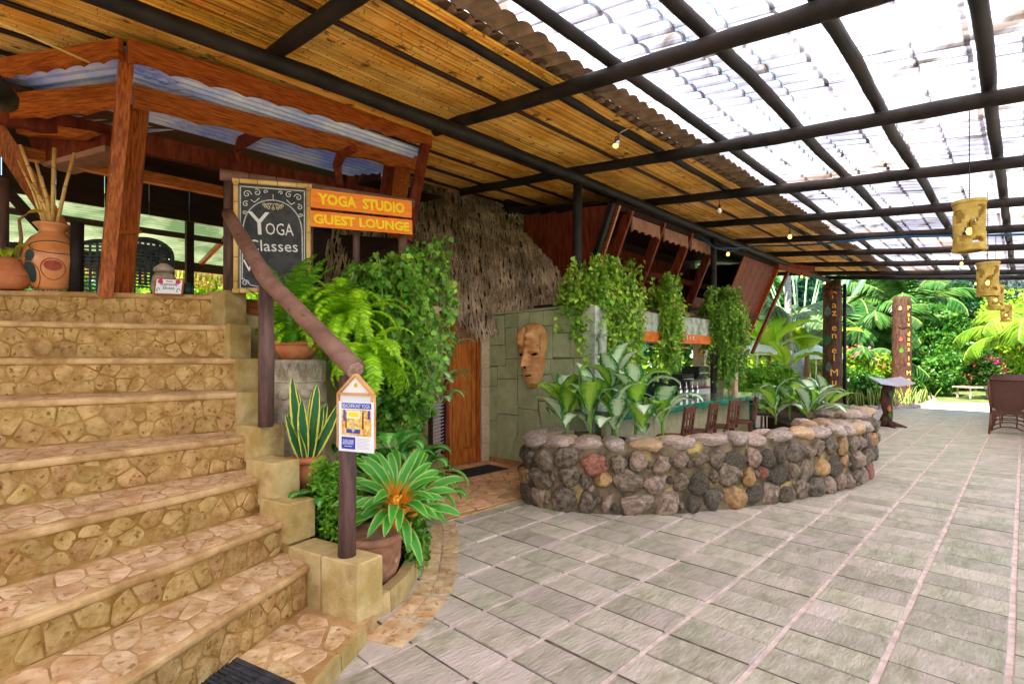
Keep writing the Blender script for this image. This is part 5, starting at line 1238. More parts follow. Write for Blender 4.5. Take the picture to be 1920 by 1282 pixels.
# things on the deck edge
def tube_thing(name, label, cat, pts, r_, m, group=None, n=10):
    return obj(name, MB().tube(pts, r_, n), m, None, True, label=label, cat=cat, group=group, loc=pts[0])
tube_thing('bamboo_post', 'short dark bamboo post beside the tall orange clay vase', 'post', [P(143,556,4.72), P(144,480,4.72), P(145,418,4.72)], .05, M['pole'], n=12)
tube_thing('bamboo_post', 'short dark post at the edge of the deck above the small clay planter', 'post', [P(5,556,5.0), P(4,470,5.0), P(4,335,5.0)], .05, M['post'], n=12)
v0 = Vector((-4.08,4.74,2.20)); vs_ = thing('clay_vase', 'tall glazed orange clay vase painted with red figures, holding bamboo stalks', 'vase', v0)
prof = [(.12,0),(.15,.03),(.19,.14),(.215,.26),(.20,.38),(.15,.46),(.10,.50),(.095,.53),(.125,.57),(.14,.585),(.13,.59),(.09,.55),(.08,.5)]
obj('vase_body', MB().lathe(v0, prof, 40), M['clay'], vs_, True)
def onvase(a_, z_, e=.004):
    r_ = np.interp(z_, [p[1] for p in prof[:8]], [p[0] for p in prof[:8]])+e
    return v0+Vector((r_*math.cos(a_), r_*math.sin(a_), z_))
def blob(ca, cz, ra, rz_, m, nm, ring=False):
    n = 20; mb = MB()
    if ring:
        mb.tube([onvase(ca+ra*math.cos(2*PI*i/n), cz+rz_*math.sin(2*PI*i/n), .003) for i in range(n+1)], .004, 5)
    else:
        mb.v = [tuple(onvase(ca, cz, .004))]+[tuple(onvase(ca+ra*math.cos(2*PI*i/n), cz+rz_*math.sin(2*PI*i/n), .004)) for i in range(n)]; mb.f = [(0,1+i,1+(i+1)%n) for i in range(n)]
    obj(nm, mb, m, vs_)
fa = math.atan2(-v0.y, -v0.x)
blob(fa+.0,.20,.30,.045,M['clay_red'],'painted_motif'); blob(fa,.17,.42,.09,M['clay_red'],'painted_outline',True)
blob(fa+.95,.19,.25,.05,M['clay_red'],'painted_motif'); blob(fa-.9,.15,.3,.10,M['clay_dark'],'painted_motif'); blob(fa-.9,.12,.42,.11,M['clay_red'],'painted_outline',True)
blob(fa+.1,.36,.95,.055,M['clay_dark'],'painted_outline',True); blob(fa+.9,.33,.22,.035,M['clay_red'],'painted_motif'); blob(fa-.8,.28,.2,.05,M['clay_dark'],'painted_motif')
for i, (px0, px1, yt, r_) in enumerate(((92,38,272,.014),(88,34,300,.010),(96,68,305,.013),(100,76,330,.014),(98,102,278,.016),(104,140,287,.014),(102,60,345,.012))):
    a, b = P(px0,415,4.74), P(px1,yt,4.66+.04*(i%3)); sk = obj('bamboo_stalk', MB().tube([a-Z*.1+(v0-a)*.15*0, a.lerp(b,.5), b], [r_*1.1,r_,r_*.95], 8), M['bamboo'], vs_, True)
    mb = MB()
    for f in (.25,.5,.72): c = a.lerp(b,f); mb.tube([c, c+(b-a).normalized()*.006], r_*1.18, 8)
    obj('stalk_joint', mb, M['bamboo_ring'], sk)
g1 = obj('green_plinth', MB().prism([P(40,553,4.62), P(125,553,4.72), P(125,553,5.0), P(40,553,5.0)], Z*.045), M['greenprint'], label='low green board lettered in white under the clay vase', cat='board')
lettering('Ylang Ylang', .05, M['white'], g1, P(80,546,4.655), P(125,553,4.72)-P(40,553,4.62), Z)
v1 = P(18,556,4.55); v1.z = 2.19
cp = lathe_thing('clay_planter', 'rough orange clay planter with a green plant at the end of the deck edge', 'planter', v1, [('bowl', [(0,0),(.09,0),(.135,.05),(.15,.09),(.155,.10),(.13,.11)], M['terracotta']), ('shoulder', [(.155,.10),(.15,.13),(.10,.20),(.07,.26),(.05,.27)], M['terracotta'])], n=28)
def wicker_chair(name, label, c, right, h, w_):
    t = thing(name, label, 'chair', c); right = Vector(right).normalized(); fw = Vector((right.y,-right.x,0)); fw = fw if fw.y < 0 else -fw
    arc = [c+right*w_/2*math.cos(a_)*-1+Z*(h*.72+h*.28*math.sin(a_)) for a_ in [PI*i/12 for i in range(13)]]
    obj('back_frame', MB().tube([c-right*w_/2]+arc+[c+right*w_/2], .022, 8), M['wicker_dark'], t, True)
    mb = MB(); n = 9
    for i in range(1, n):
        x = -w_/2+w_*i/n; zt = h*.72+h*.28*math.sqrt(max(0,1-(2*x/w_)**2)); mb.beam(c+right*x+Z*.05, c+right*x+Z*zt, .022, .008, fw)
    for i in range(1, 16):
        z_ = h*i/16; ww = w_/2 if z_ < h*.72 else w_/2*math.sqrt(max(.02,1-((z_-h*.72)/(h*.28))**2)); mb.beam(c-right*ww+Z*z_+fw*.008, c+right*ww+Z*z_+fw*.008, .006, .018, Z)
    obj('woven_back', mb, M['wicker_dark'], t, kind='stuff')
    obj('seat', MB().box(c-fw*.25+Z*.42, right*w_/2, fw*.24, Z*.04), M['wicker_dark'], t)
    for x in (-w_/2+.03, w_/2-.03): obj('leg', MB().tube([c-fw*.45+right*x, c-fw*.45+right*x+Z*.6], .02, 6), M['wicker_dark'], t)
wicker_chair('wicker_armchair', 'black woven armchair behind the carved corner pillar, arched back showing', P(278,545,5.4)*1.0+Vector((0,0,.0)), U, .52, .42)
wicker_chair('wicker_armchair', 'black woven armchair between the dark bamboo post and the pillar', Vector((-4.2,5.45,2.18)), (1,.15,0), .62, .6)
jl = P(308,553,4.9); jl.z = 2.18
lathe_thing('clay_jar', 'small brown lidded jar behind the shoes sign', 'jar', jl, [('jar_body', [(0,0),(.09,0),(.11,.08),(.09,.17),(.06,.21)], M['carved']), ('jar_lid', [(.06,.21),(.085,.215),(.08,.25),(.03,.29),(0,.295)], M['carved'])])
tube_thing('clay_lamp', 'small dark round pot beside the shoes sign', 'pot', [P(350,552,4.9), P(350,546,4.9), P(350,530,4.9)], [.05,.06,.03], M['clay_dark'], n=14)
# shoes sign
a, b = P(288,552,4.70), P(342,554,4.74); sgn = thing('shoes_sign', 'small white framed sign with pink flowers asking to remove shoes', 'sign', a)
rt = (b-a).normalized(); upv = (Z*.97+Vector((-.02,.2,0))).normalized(); nv = rt.cross(upv); nv = nv if nv.y < 0 else -nv; L_ = (b-a).length; H_ = .155
mb = MB(); mb.prism([a, b, b+upv*H_, a+upv*H_], -nv*.012); obj('sign_frame', mb, M['varnish'], sgn)
mb = MB(); e = .012; mb.prism([a+rt*e+upv*e+nv*.001, b-rt*e+upv*e+nv*.001, b-rt*e+upv*(H_-e)+nv*.001, a+rt*e+upv*(H_-e)+nv*.001], nv*.004); obj('sign_board', mb, M['paper'], sgn)
c0 = a+rt*L_/2+nv*.006
for tx, z_, sz in (('Please',.125,.022),('Remove',.097,.042),('Shoes',.062,.042)): lettering(tx, sz, M['black'], sgn, c0+upv*z_, rt, upv, ext=.0008)
for x_ in (.045, L_-.045):
    mb = MB()
    for k in range(5):
        a_ = 2*PI*k/5; cc = a+rt*x_+upv*.122+nv*.006+(rt*math.cos(a_)+upv*math.sin(a_))*.012; mb.prism([cc+(rt*math.cos(t2)+upv*math.sin(t2))*.011 for t2 in [2*PI*i/8 for i in range(8)]], nv*.0015)
    obj('flower_print', mb, M['pinkprint'], sgn)
for x_ in (.035, L_-.035):
    mb = MB(); mb.tube([a+rt*(x_+.012*math.cos(t2))+upv*(.04+.02*math.sin(t2))+nv*.006 for t2 in [2*PI*i/12 for i in range(9)]], .003, 4); obj('scroll_print', mb, M['greenprint'], sgn)

# ------------------------------------------------------------ chalk board and orange sign
def panel(p_tl, p_tr, p_bl, thick, m, name, par):
    n_ = (p_tr-p_tl).cross(p_bl-p_tl).normalized(); n_ = n_ if n_.y < 0 else -n_
    return obj(name, MB().prism([p_tl, p_tr, p_tr+(p_bl-p_tl), p_bl], -n_*thick), m, par)
cb = thing('chalkboard', 'black chalkboard in a bamboo frame advertising yoga classes', 'chalkboard', P(510,552,4.95))
bl, br = P(447,545,4.78), P(574,545,5.02); hgt = .985; x_ = (br-bl); Wb = x_.length; x_ = x_.normalized(); n_ = Vector((x_.y,-x_.x,0)); n_ = n_ if n_.y < 0 else -n_
obj('board', MB().prism([bl, br, br+Z*hgt, bl+Z*hgt], -n_*.02), M['slateboard'], cb)
for a, b in ((bl-x_*.02, bl-x_*.02+Z*hgt),(br+x_*.02, br+x_*.02+Z*hgt),(bl-x_*.05, br+x_*.05),(bl-x_*.05+Z*hgt, br+x_*.05+Z*hgt)):
    ff = obj('bamboo_frame', MB().tube([a, (a+b)/2, b], .022, 10), M['bamboo'], cb, True); mb = MB()
    for f in (.08,.3,.55,.8,.95): c = a.lerp(b,f); mb.tube([c, c+(b-a).normalized()*.006], .0235, 10)
    obj('frame_joint', mb, M['bamboo_ring'], ff)
o_ = bl+n_*.001
def arc(cx, cy, rx, ry, a0, a1, n=14): return [(cx+rx*math.cos(a0+(a1-a0)*i/n), cy+ry*math.sin(a0+(a1-a0)*i/n)) for i in range(n+1)]
def spiral(cx, cy, r_, turns, s_=1, a0=0): return [(cx+r_*(1-i/22)*math.cos(a0+s_*turns*2*PI*i/22), cy+r_*(1-i/22)*math.sin(a0+s_*turns*2*PI*i/22)) for i in range(20)]
m2 = Wb/2; ST = []
ST += [[(.015,.02),(.015,hgt-.05),(Wb-.015,hgt-.05),(Wb-.015,.02),(.015,.02)]]
ST += [[(.03,.1),(.035,.5)]+[(.035+(m2-.035)*(1-math.cos(PI/2*i/12)), .5+.33*math.sin(PI/2*i/12)**.8) for i in range(13)]+[(m2,.88)], [(Wb-.03,.1),(Wb-.035,.5)]+[(Wb-.035-(m2-.035)*(1-math.cos(PI/2*i/12)), .5+.33*math.sin(PI/2*i/12)**.8) for i in range(13)]+[(m2,.88)]]
mb = strokes(MB(), ST, o_, x_, Z, n_, .010); obj('chalk_arch', mb, M['chalk_soft'], cb)
ST = [spiral(.07,.87,.035,1.5), spiral(.15,.89,.032,1.4,-1,2), spiral(.06,.78,.028,1.4,1,1), spiral(Wb-.07,.87,.035,1.5,-1,3), spiral(Wb-.15,.89,.032,1.4,1,1), spiral(Wb-.06,.78,.028,1.4,-1,2), spiral(Wb-.05,.70,.022,1.4), spiral(.05,.70,.02,1.4), spiral(.22,.90,.02,1.2), spiral(Wb-.22,.90,.02,1.2,-1,3), spiral(.055,.07,.03,1.5), spiral(Wb-.055,.07,.03,1.5,-1,3), [(.03,.12),(.10,.05),(.2,.03)], [(Wb-.03,.12),(Wb-.1,.05),(Wb-.2,.03)], [(.10,.82),(.13,.80),(.17,.84)], [(Wb-.10,.82),(Wb-.13,.80),(Wb-.17,.84)]]
obj('chalk_scroll', strokes(MB(), ST, o_, x_, Z, n_, .006), M['chalk'], cb)
ST = [[(m2+.09*math.sin(a_)*.3,.80),(m2+.075*math.sin(a_),.80-.045*math.cos(a_*.9))] for a_ in [-1.4,-.95,-.5,0,.5,.95,1.4]]+[arc(m2+.078*math.sin(a_), .80-.047*math.cos(a_*.9), .011,.011, 0, 2*PI, 8) for a_ in [-1.4,-.95,-.5,0,.5,.95,1.4]]
obj('chalk_fan', strokes(MB(), ST, o_, x_, Z, n_, .005), mat('ochre chalk', (.7,.6,.4)), cb)
lettering('Y', .30, M['chalk'], cb, o_+x_*(m2-.115)+Z*.60+n_*.003, x_, Z)
lettering('OGA', .155, M['chalk'], cb, o_+x_*(m2+.055)+Z*.565+n_*.003, x_, Z, fit=.235)
lettering('Classes', .145, M['chalk'], cb, o_+x_*(m2-.0)+Z*.41+n_*.003, x_, Z, fit=.42)
lettering('in', .09, M['chalk'], cb, o_+x_*(.08)+Z*.315+n_*.003, x_, Z)
lettering('Vi', .15, M['chalk'], cb, o_+x_*(.10)+Z*.22+n_*.003, x_, Z)
for f in (.15,.55,.95): obj('hanging_hook', MB().tube([bl+x_*Wb*f+Z*hgt, bl+x_*Wb*f+Z*(hgt+.09)], .004, 5), M['wire'], cb)
sg = thing('wooden_sign', 'two orange boards lettered YOGA STUDIO and GUEST LOUNGE in yellow', 'sign', P(675,430,5.3))
for (x0,y0,x1,y1,x2,y2), tx, wf in (((579,353,772,377,579,388),'YOGA  STUDIO',.84),((580,394,773,413,580,424),'GUEST LOUNGE',.93)):
    a, b, c = P(x0,y0,5.02), P(x1,y1,5.62), P(x2,y2,5.02)
    n2 = Vector(((b-a).y, -(b-a).x, 0)).normalized(); n2 = n2 if n2.y < 0 else -n2; h_ = (a-c)
    b = Vector((b.x,b.y,b.z)); e_ = (b-a); bd = obj('sign_board', MB().prism([c, c+e_, b+Z*.0, a], -n2*.022), M['orange'], sg)
    cen = (c+b)/2; cu = bpy.data.curves.new('l', 'FONT')
    me = text_mesh(tx, .17, .003, 2, .006); me.materials.clear(); me.materials.append(M['yellow'])
    xs = [v.co.x for v in me.vertices]; ys = [v.co.y for v in me.vertices]; fx = e_.length*wf/(max(xs)-min(xs)); fy = h_.length*.62/(max(ys)-min(ys))
    for v in me.vertices: v.co.x = (v.co.x-(max(xs)+min(xs))/2)*fx; v.co.y = (v.co.y-(max(ys)+min(ys))/2)*fy
    ex = e_.normalized(); ey = (Z-ex*ex.z).normalized()
    put('lettering', me, bd, frame(cen+n2*.003, ex, ey, ex.cross(ey)))
    for f in (.12,.90): obj('screw', MB().tube([a.lerp(b,f)-h_*.5, a.lerp(b,f)-h_*.5+n2*.004], .008, 8), M['white'], sg)

# ------------------------------------------------------------ flyer box on the lowest post
nb = thing('flyer_box', 'small house shaped wooden box on the post holding a beachfront yoga flyer', 'notice box', P(664,845,3.02))
a, b = P(636,840,3.06), P(700,838,2.96); a.z = b.z = (a.z+b.z)/2; x2 = (b-a); Wf = x2.length; x2 = x2.normalized(); n3 = Vector((x2.y,-x2.x,0)); n3 = n3 if n3.y < 0 else -n3
top = P(636,738,3.03).z-a.z; apex = P(668,702,3.0).z-a.z
base5 = [a, b, b+Z*top, a+x2*Wf/2+Z*apex, a+Z*top]
obj('box_back', MB().prism([p-n3*.001 for p in base5], -n3*.012), M['white'], nb)
fw_ = .013
for p, q_ in ((base5[0],base5[4]),(base5[1],base5[2]),(base5[4],base5[3]),(base5[2],base5[3]),(base5[4]+x2*.014,base5[2]-x2*.014),(base5[0],base5[1])):
    obj('box_slat', MB().beam(p, q_, .03, fw_, n3.cross((q_-p).normalized())), M['varnish'] if False else mat('light trim wood', (.55,.25,.09), (.72,.38,.16), .5, 8) if 'light trim wood' not in bpy.data.materials else bpy.data.materials['light trim wood'], nb)
mb = MB(); 
for k in range(8):
    c = a+x2*(Wf/2)+Z*(top+(apex-top)*.45)+n3*.002+(x2*math.cos(k*PI/4)+Z*math.sin(k*PI/4))*.006; mb.prism([c+(x2*math.cos(t2)+Z*math.sin(t2))*.007 for t2 in [2*PI*i/6 for i in range(6)]], n3*.001)
obj('flower_emblem', mb, M['yellow'], nb)
F0 = a+x2*(Wf*.06)+n3*.02-Z*.02; FW, FH = Wf*1.02, top*.93; tl_ = Matrix.Rotation(.0,3,'Y')
def fl(x0, y0, x1, y1, m, nm, e=0.0): 
    p = lambda x, y: F0+x2*x*FW+Z*y*FH+n3*(.0015+e)
    return obj(nm, MB().prism([p(x0,y0),p(x1,y0),p(x1,y1),p(x0,y1)], -n3*.0012), m, fy_)
fy_ = obj('flyer', MB().prism([F0, F0+x2*FW, F0+x2*FW+Z*FH, F0+Z*FH], -n3*.002), M['paper'], nb)
fl(.09,.86,.93,.97,M['blueprint'],'blue_band'); fl(.09,.32,.93,.84,M['picture'],'printed_photo'); fl(.09,.05,.48,.29,M['blueprint'],'blue_box')
fl(.22,.66,.62,.82,mat('pale print', (.85,.8,.55)),'printed_window',.0006); fl(.30,.70,.56,.78,M['yellow'],'printed_letters',.0012); fl(.23,.37,.62,.45,M['blueprint'],'printed_mat',.0006)
fl(.14,.6,.19,.83,M['blueprint'],'printed_banner',.0006); fl(.84,.66,.9,.83,M['blueprint'],'printed_banner',.0006); fl(.2,.46,.24,.8,M['darkwood'],'printed_post',.0006); fl(.68,.46,.72,.8,M['darkwood'],'printed_post',.0006)
p_ = F0+x2*.43*FW+Z*.47*FH+n3*.003; mb = MB(); mb.prism([p_+x2*.012*math.cos(t2)+Z*.022*math.sin(t2) for t2 in [2*PI*i/10 for i in range(10)]], n3*.0006); mb.prism([p_+Z*.028+x2*.006*math.cos(t2)+Z*.007*math.sin(t2) for t2 in [2*PI*i/8 for i in range(8)]], n3*.0006); obj('printed_figure', mb, M['cream'], fy_)
lettering('BEACHFRONT YOGA', .03, M['paper'], fy_, F0+x2*.51*FW+Z*.915*FH+n3*.003, x2, Z, fit=FW*.78, ext=.0004)
lettering('YLANG YLANG', .02, M['paper'], fy_, F0+x2*.285*FW+Z*.215*FH+n3*.003, x2, Z, fit=FW*.31, ext=.0004)
lettering('BEACH RESORT', .02, M['paper'], fy_, F0+x2*.285*FW+Z*.165*FH+n3*.003, x2, Z, fit=FW*.31, ext=.0004)
fl(.17,.10,.40,.11,M['paper'],'printed_line',.0006)
for i in range(8): fl(.53,.07+i*.028,.90-.04*(i%3),.076+i*.028,M['greyprint'],'printed_line',.0004)

# ------------------------------------------------------------ totem posts, menu stand
def totem(name, label, x, y, h, r_, letters, lx, size, fac):
    t = thing(name, label, 'totem pole', (x,y,0)); n = 22; mb = MB(); m_ = 26
    for j in range(m_+1):
        z_ = h*j/m_; rr_ = r_*(1.08-.10*j/m_+.02*math.sin(j*1.7))
        if j >= m_-1: rr_ *= .93
        for i in range(n): 
            a_ = 2*PI*i/n; mb.v.append((x+rr_*math.cos(a_)*(1+.06*NZ.noise(Vector((math.cos(a_)*2,math.sin(a_)*2,z_*2)))), y+rr_*math.sin(a_)*(1+.06*NZ.noise(Vector((math.cos(a_)*2,5+math.sin(a_)*2,z_*2)))), z_))
    mb.f = [(j*n+i, j*n+(i+1)%n, (j+1)*n+(i+1)%n, (j+1)*n+i) for j in range(m_) for i in range(n)]+[tuple(m_*n+i for i in range(n))]
    obj('trunk', mb, M['totem'], t, True)
    face = math.atan2(-y, -x)+lx; c = Vector((math.cos(face), math.sin(face), 0)); rt = Vector((-c.y, c.x, 0))
    z_ = h*.90
    for ch in letters:
        if ch == ' ': z_ -= size*.75; continue
        rr_ = r_*1.06
        lettering(ch, size*1.05, mat('orange paint', (.85,.42,.08)) if 'orange paint' not in bpy.data.materials else bpy.data.materials['orange paint'], t, Vector((x,y,z_-size*.3))+c*rr_, rt, Z, name='letter', ext=.008)
        z_ -= size*(.82 if ch.islower() else 1.0)
    for i, (da, zz, m, s_) in enumerate(fac):
        f2 = math.atan2(-y,-x)+da; c2 = Vector((math.cos(f2), math.sin(f2), 0)); r2 = Vector((-c2.y,c2.x,0)); p = Vector((x,y,zz))+c2*(r_*1.04)
        mb = MB(); pts = [(0,0),(.5,.25),(.45,.6),(0,1),(-.35,.6),(-.4,.2)]; mb.prism([p+r2*a*s_+Z*b*s_*1.5 for a, b in pts], c2*.02); obj('carved_relief', mb, M[m], t)
    return t
t1_ = totem('totem_pole', 'dark carved totem pole lettered Paz en el Mundo at the end of the walkway roof', 9.97, 16.6, 4.02, .255, 'Paz en el Mundo', .18, .29, [(-.5,2.9,'greyleaf',.22),(-.6,2.0,'bluegreen',.26),(-.4,1.2,'greyleaf',.2),(-.1,3.55,'clay_red',.12)])
for z_ in (3.55,3.68,3.81): obj('rope_band', MB().lathe((9.97,16.6,z_), [(.24,-.05),(.285,-.02),(.285,.03),(.24,.06)], 22), M['totem'], t1_, True)
t2_ = totem('totem_pole', 'carved trunk pole lettered Paix dans le Monde in the garden bed', 15.2, 20.8, 4.0, .31, 'Paix dans le Monde', .72, .235, [(-.15,3.45,'mask',.12),(.05,2.75,'totem',.3),(-.1,2.25,'clay_red',.13),(-.05,1.8,'midleaf',.16),(-.3,1.2,'totem',.25),(.1,1.3,'totem',.2)])
ms_ = thing('menu_stand', 'open white menu board on a twisted carved trunk with roots', 'menu stand', (8.85,12.6,0))
tp = [(8.75,12.55,0),(8.88,12.6,.3),(8.83,12.6,.6),(8.92,12.62,.98)]
obj('trunk', MB().tube(tp, [.15,.10,.12,.13], 12), M['totem'], ms_, True)
for a_ in (-.6,.3,1.8,3.4,4.6): obj('root', MB().tube([(8.8,12.57,.12),(8.8+.22*math.cos(a_),12.57+.22*math.sin(a_),.05),(8.8+.42*math.cos(a_),12.57+.42*math.sin(a_),.0)], [.07,.05,.02], 7), M['totem'], ms_, True)
for k, (z_, m) in enumerate(((.35,'ti2'),(.2,'midleaf'),(.7,'bluegreen'))): mb = MB(); p = Vector((8.80,12.46-.02*k,z_)); mb.prism([p+Vector((a*.07,0,b*.16)) for a, b in ((0,0),(.8,.3),(.3,1),(-.6,.6))], Vector((0,-.02,0))); obj('carved_relief', mb, M[m], ms_)
for s_ in (-1, 1):
    mb = MB(); c = Vector((8.92+s_*.20,12.55,1.06)); mb.box(c, Vector((.2,.0,.03*1 if s_ > 0 else -.03)), Vector((0,.22,.07)), Z*.012); obj('page', mb, mat('shiny menu page', (.42,.40,.42), None, .3), ms_)
obj('bracket', MB().beam((8.7,12.6,.99),(9.15,12.6,.99),.2,.05), M['totem'], ms_)

# ------------------------------------------------------------ lanterns, lamps, cables
def lantern(loc, ztop, label, first=None):
    if first: t = copy_tree(first, loc, None, label); return t
    t = thing('carved_lantern', label, 'lantern', loc, 'carved lanterns hanging along the roof'); R_, H = .108, .39
    n, m_ = 36, 26; keep = lambda i, j: not ((3 <= j <= 22) and ((math.sin(i*.52+j*.30)+math.sin(i*.78-j*.42+1)+.6*math.sin(j*.55+i*.26)) > .42))
    mb = MB(); off = Vector(loc)
    def pt(i, j, r_): a_ = 2*PI*i/n; return off+Vector((r_*math.cos(a_), r_*math.sin(a_), H*j/m_))
    idx = {}
    for i in range(n):
        for j in range(m_):
            if not keep(i, j): continue
            b4 = [pt(i,j,R_), pt(i+1,j,R_), pt(i+1,j,R_-.02), pt(i,j,R_-.02)]; t4 = [pt(i,j+1,R_), pt(i+1,j+1,R_), pt(i+1,j+1,R_-.02), pt(i,j+1,R_-.02)]
            k = len(mb.v); mb.v += [tuple(v) for v in b4+t4]; F = [(k,k+1,k+5,k+4),(k+3,k+7,k+6,k+2)]
            if not (j and keep(i,j-1)): F.append((k,k+3,k+2,k+1))
            if not (j < m_-1 and keep(i,j+1)): F.append((k+4,k+5,k+6,k+7))
            if not keep((i-1)%n,j): F.append((k,k+4,k+7,k+3))
            if not keep((i+1)%n,j): F.append((k+1,k+2,k+6,k+5))
            mb.f += F
    obj('carved_shade', mb, M['lantern'], t, True)
    for z_ in (-.012, H-.012): obj('rim', MB().lathe(off+Z*z_, [(R_-.025,0),(R_+.008,0),(R_+.01,.024),(R_-.025,.024)], 24, cap=False), M['lantern'], t)
    obj('bulb', MB().lathe(off+Z*.12, [(0,0),(.018,.012),(.024,.035),(.014,.06),(0,.065)], 12), M['lit'], t, True)
    obj('cord', MB().tube([off+Z*(H*.5), off+Z*(ztop-off.z)], .004, 5), M['wire'], t)
    return t
LT = lantern((3.79,4.42,2.50), 3.78, 'largest carved limestone lantern, hanging nearest over the walkway')
for loc, lb in (((5.87,6.58,2.38),'second carved lantern along the line, partly overlapping the garden'),((8.30,9.15,2.45),'third carved lantern along the line, smaller, below the roof edge'),((12.0,12.95,2.50),'farthest and smallest carved lantern over the dining chairs')): lantern(loc, 0, lb, LT)
def bulb(p, drop, label, lit=True):
    t = thing('pendant_bulb', label, 'light bulb', p, 'bare bulbs under the roof poles')
    obj('cord', MB().tube([p+Z*.14, p+Z*.05], .004, 5), M['wire'], t); obj('socket', MB().lathe(p, [(0,.06),(.016,.058),(.018,.02),(.014,.01)], 10), M['wire'], t, True)
    obj('globe', MB().lathe(p, [(.013,.012),(.028,-.015),(.030,-.035),(.02,-.055),(0,-.062)], 12), M['lit'] if lit else M['glass'], t, True)
bulb(P(1349,392,7.3), 0, 'clear bulb hanging under the pole above the bar stools', False)
for (px, py, Y, lb) in ((1481,441,8.6,'lit bulb under the fifth pole over the bar'),(1365,474,9.8,'lit bulb beside the second pergola post'),(1503,517,13,'lit bulb close to the gallery end'),(1546,529,15,'tiny bulb beside the totem top'),(1803,492,12,'tiny bulb between lanterns near the roof edge'),(1830,530,13.2,'tiny lit bulb at the far roof edge')): bulb(P(px,py,Y), 0, lb)
sp = thing('spot_light', 'small steel spot lamp clipped under the cane ceiling', 'spot lamp', P(1157,268,5.6))
c = P(1157,266,5.6); obj('lamp_head', MB().tube([c+Vector((.0,0,.05)), c, c+Vector((-.02,-.02,-.05))], [.022,.032,.036], 10), M['steel'], sp, True); obj('lamp_face', MB().tube([c+Vector((-.02,-.02,-.05)), c+Vector((-.022,-.022,-.055))], .03, 10), M['lit'], sp)
obj('arm', MB().tube([c+Z*.05, c+Vector((.05,.05,.12)), P(1180,240,5.6)], .008, 6), M['steel'], sp)
tube_thing('blue_cable', 'blue cable bundle looping along the fifth roof pole', 'cable', [T(3.9,-.1,3.9), T(4.3,.05,3.72), T(5.2,.1,3.85)]+[T(6-.02*i, .3+i*.5, zr(.3+i*.5)-.10-.03*math.sin(i)) for i in range(14)], .018, M['cable'])
tube_thing('blue_cable', 'thin blue cable sagging from the beam beside the second post', 'cable', [T(3.7,-.05,3.92), T(4.2,.1,3.70), T(4.9,.1,3.74), T(5.6,0,3.9)], .012, M['cable'])
mb = MB(); k = 0
wr = [P(1843,40,3.2), P(1835,200,3.25), P(1833,330,3.3)]
# ------------------------------------------------------------ dining chairs and tables
def dchair(loc, label):
    t = thing('wicker_chair', label, 'chair', loc, 'brown wicker chairs along the dining table'); X = S; F = U
    def w3(x, y, z_): return Vector(loc)+X*x+F*y+Z*z_
    vs = []; n, m_ = 8, 6
    mb = MB()
    for j in range(m_+1):
        z_ = .42+.58*j/m_; hw = .235+.035*j/m_
        for i in range(n+1): x = -hw+2*hw*i/n; mb.v.append(tuple(w3(x, -.24-.10*j/m_+.035*(x/hw)**2, z_)))
    base = len(mb.v)
    mb.v += [tuple(Vector(v)+F*.035) for v in mb.v[:base]]
    g2 = lambda j, i: j*(n+1)+i
    for j in range(m_):
        for i in range(n): mb.f += [(g2(j,i),g2(j,i+1),g2(j+1,i+1),g2(j+1,i)), (base+g2(j,i),base+g2(j+1,i),base+g2(j+1,i+1),base+g2(j,i+1))]
    for i in range(n): mb.f += [(g2(m_,i),g2(m_,i+1),base+g2(m_,i+1),base+g2(m_,i)), (g2(0,i),base+g2(0,i),base+g2(0,i+1),g2(0,i+1))]
    for j in range(m_): mb.f += [(g2(j,0),g2(j+1,0),base+g2(j+1,0),base+g2(j,0)), (g2(j,n),base+g2(j,n),base+g2(j+1,n),g2(j+1,n))]
    obj('backrest', mb, M['rattan'], t)
    for x in (-1,1): obj('side_rail', MB().tube([w3(x*.238,-.25,.40), w3(x*.275,-.32,1.0)], .02, 8), M['rattan_leg'], t, True)
    obj('top_rail', MB().tube([w3(-.275,-.31,1.0), w3(0,-.35,1.0), w3(.275,-.31,1.0)], .018, 8), M['rattan'], t, True)
    obj('seat', MB().box(w3(0,0,.40), X*.25, F*.25, Z*.035), M['rattan'], t); obj('cushion', MB().box(w3(0,.0,.455), X*.235, F*.225, Z*.018), M['cushion'], t)
    for x in (-.235,.235):
        obj('leg', MB().tube([w3(x*1.0,-.24,.42), w3(x*1.04,-.26,.2), w3(x*1.12,-.30,0)], [.022,.02,.018], 8), M['rattan_leg'], t, True); obj('leg', MB().tube([w3(x,.24,.42), w3(x*1.05,.26,0)], .02, 8), M['rattan_leg'], t, True)
    for y in (-.275,): obj('arched_stretcher', MB().tube([w3(-.265+.53*i/10, y, .05+.10*math.sin(PI*i/10)) for i in range(11)], .012, 6), M['rattan_leg'], t, True)
    obj('cross_stretcher', MB().tube([w3(-.24,-.26,.27), w3(.24,-.26,.27)], .013, 6), M['rattan_leg'], t, True)
    for x in (-.12,.12): obj('bracket', MB().tube([w3(x,-.25,.37), w3(x*.9,-.27,.13)], .012, 6), M['rattan_leg'], t, True)
    return t
c0 = dchair(Vector((10.62,11.4,0)), 'nearest brown wicker chair, full back and legs showing'); c0.scale = (1.15,)*3
for i, lb in enumerate(('second wicker chair in the row, only its upper back showing','third wicker chair in the row behind the full one','fourth wicker chair along the table','fifth wicker chair, farthest of the row')):
    copy_tree(c0, Vector((10.62,11.4,0))+U*(1.15*(i+1))+S*(-.02*i), None, lb, scale=1.15)
tb = thing('dining_table', 'long dark dining table beyond the wicker chairs', 'table', tuple(T(9.5,4.75)))
obj('table_top', tsbox(6.0,13.0,4.62,5.5,.72,.76), M['darkwood'], tb)
for t_ in (6.2,9.5,12.8):
    for s_ in (4.75,5.4): obj('leg', tsbox(t_-.04,t_+.04,s_-.04,s_+.04,0,.719), M['darkwood'], tb)
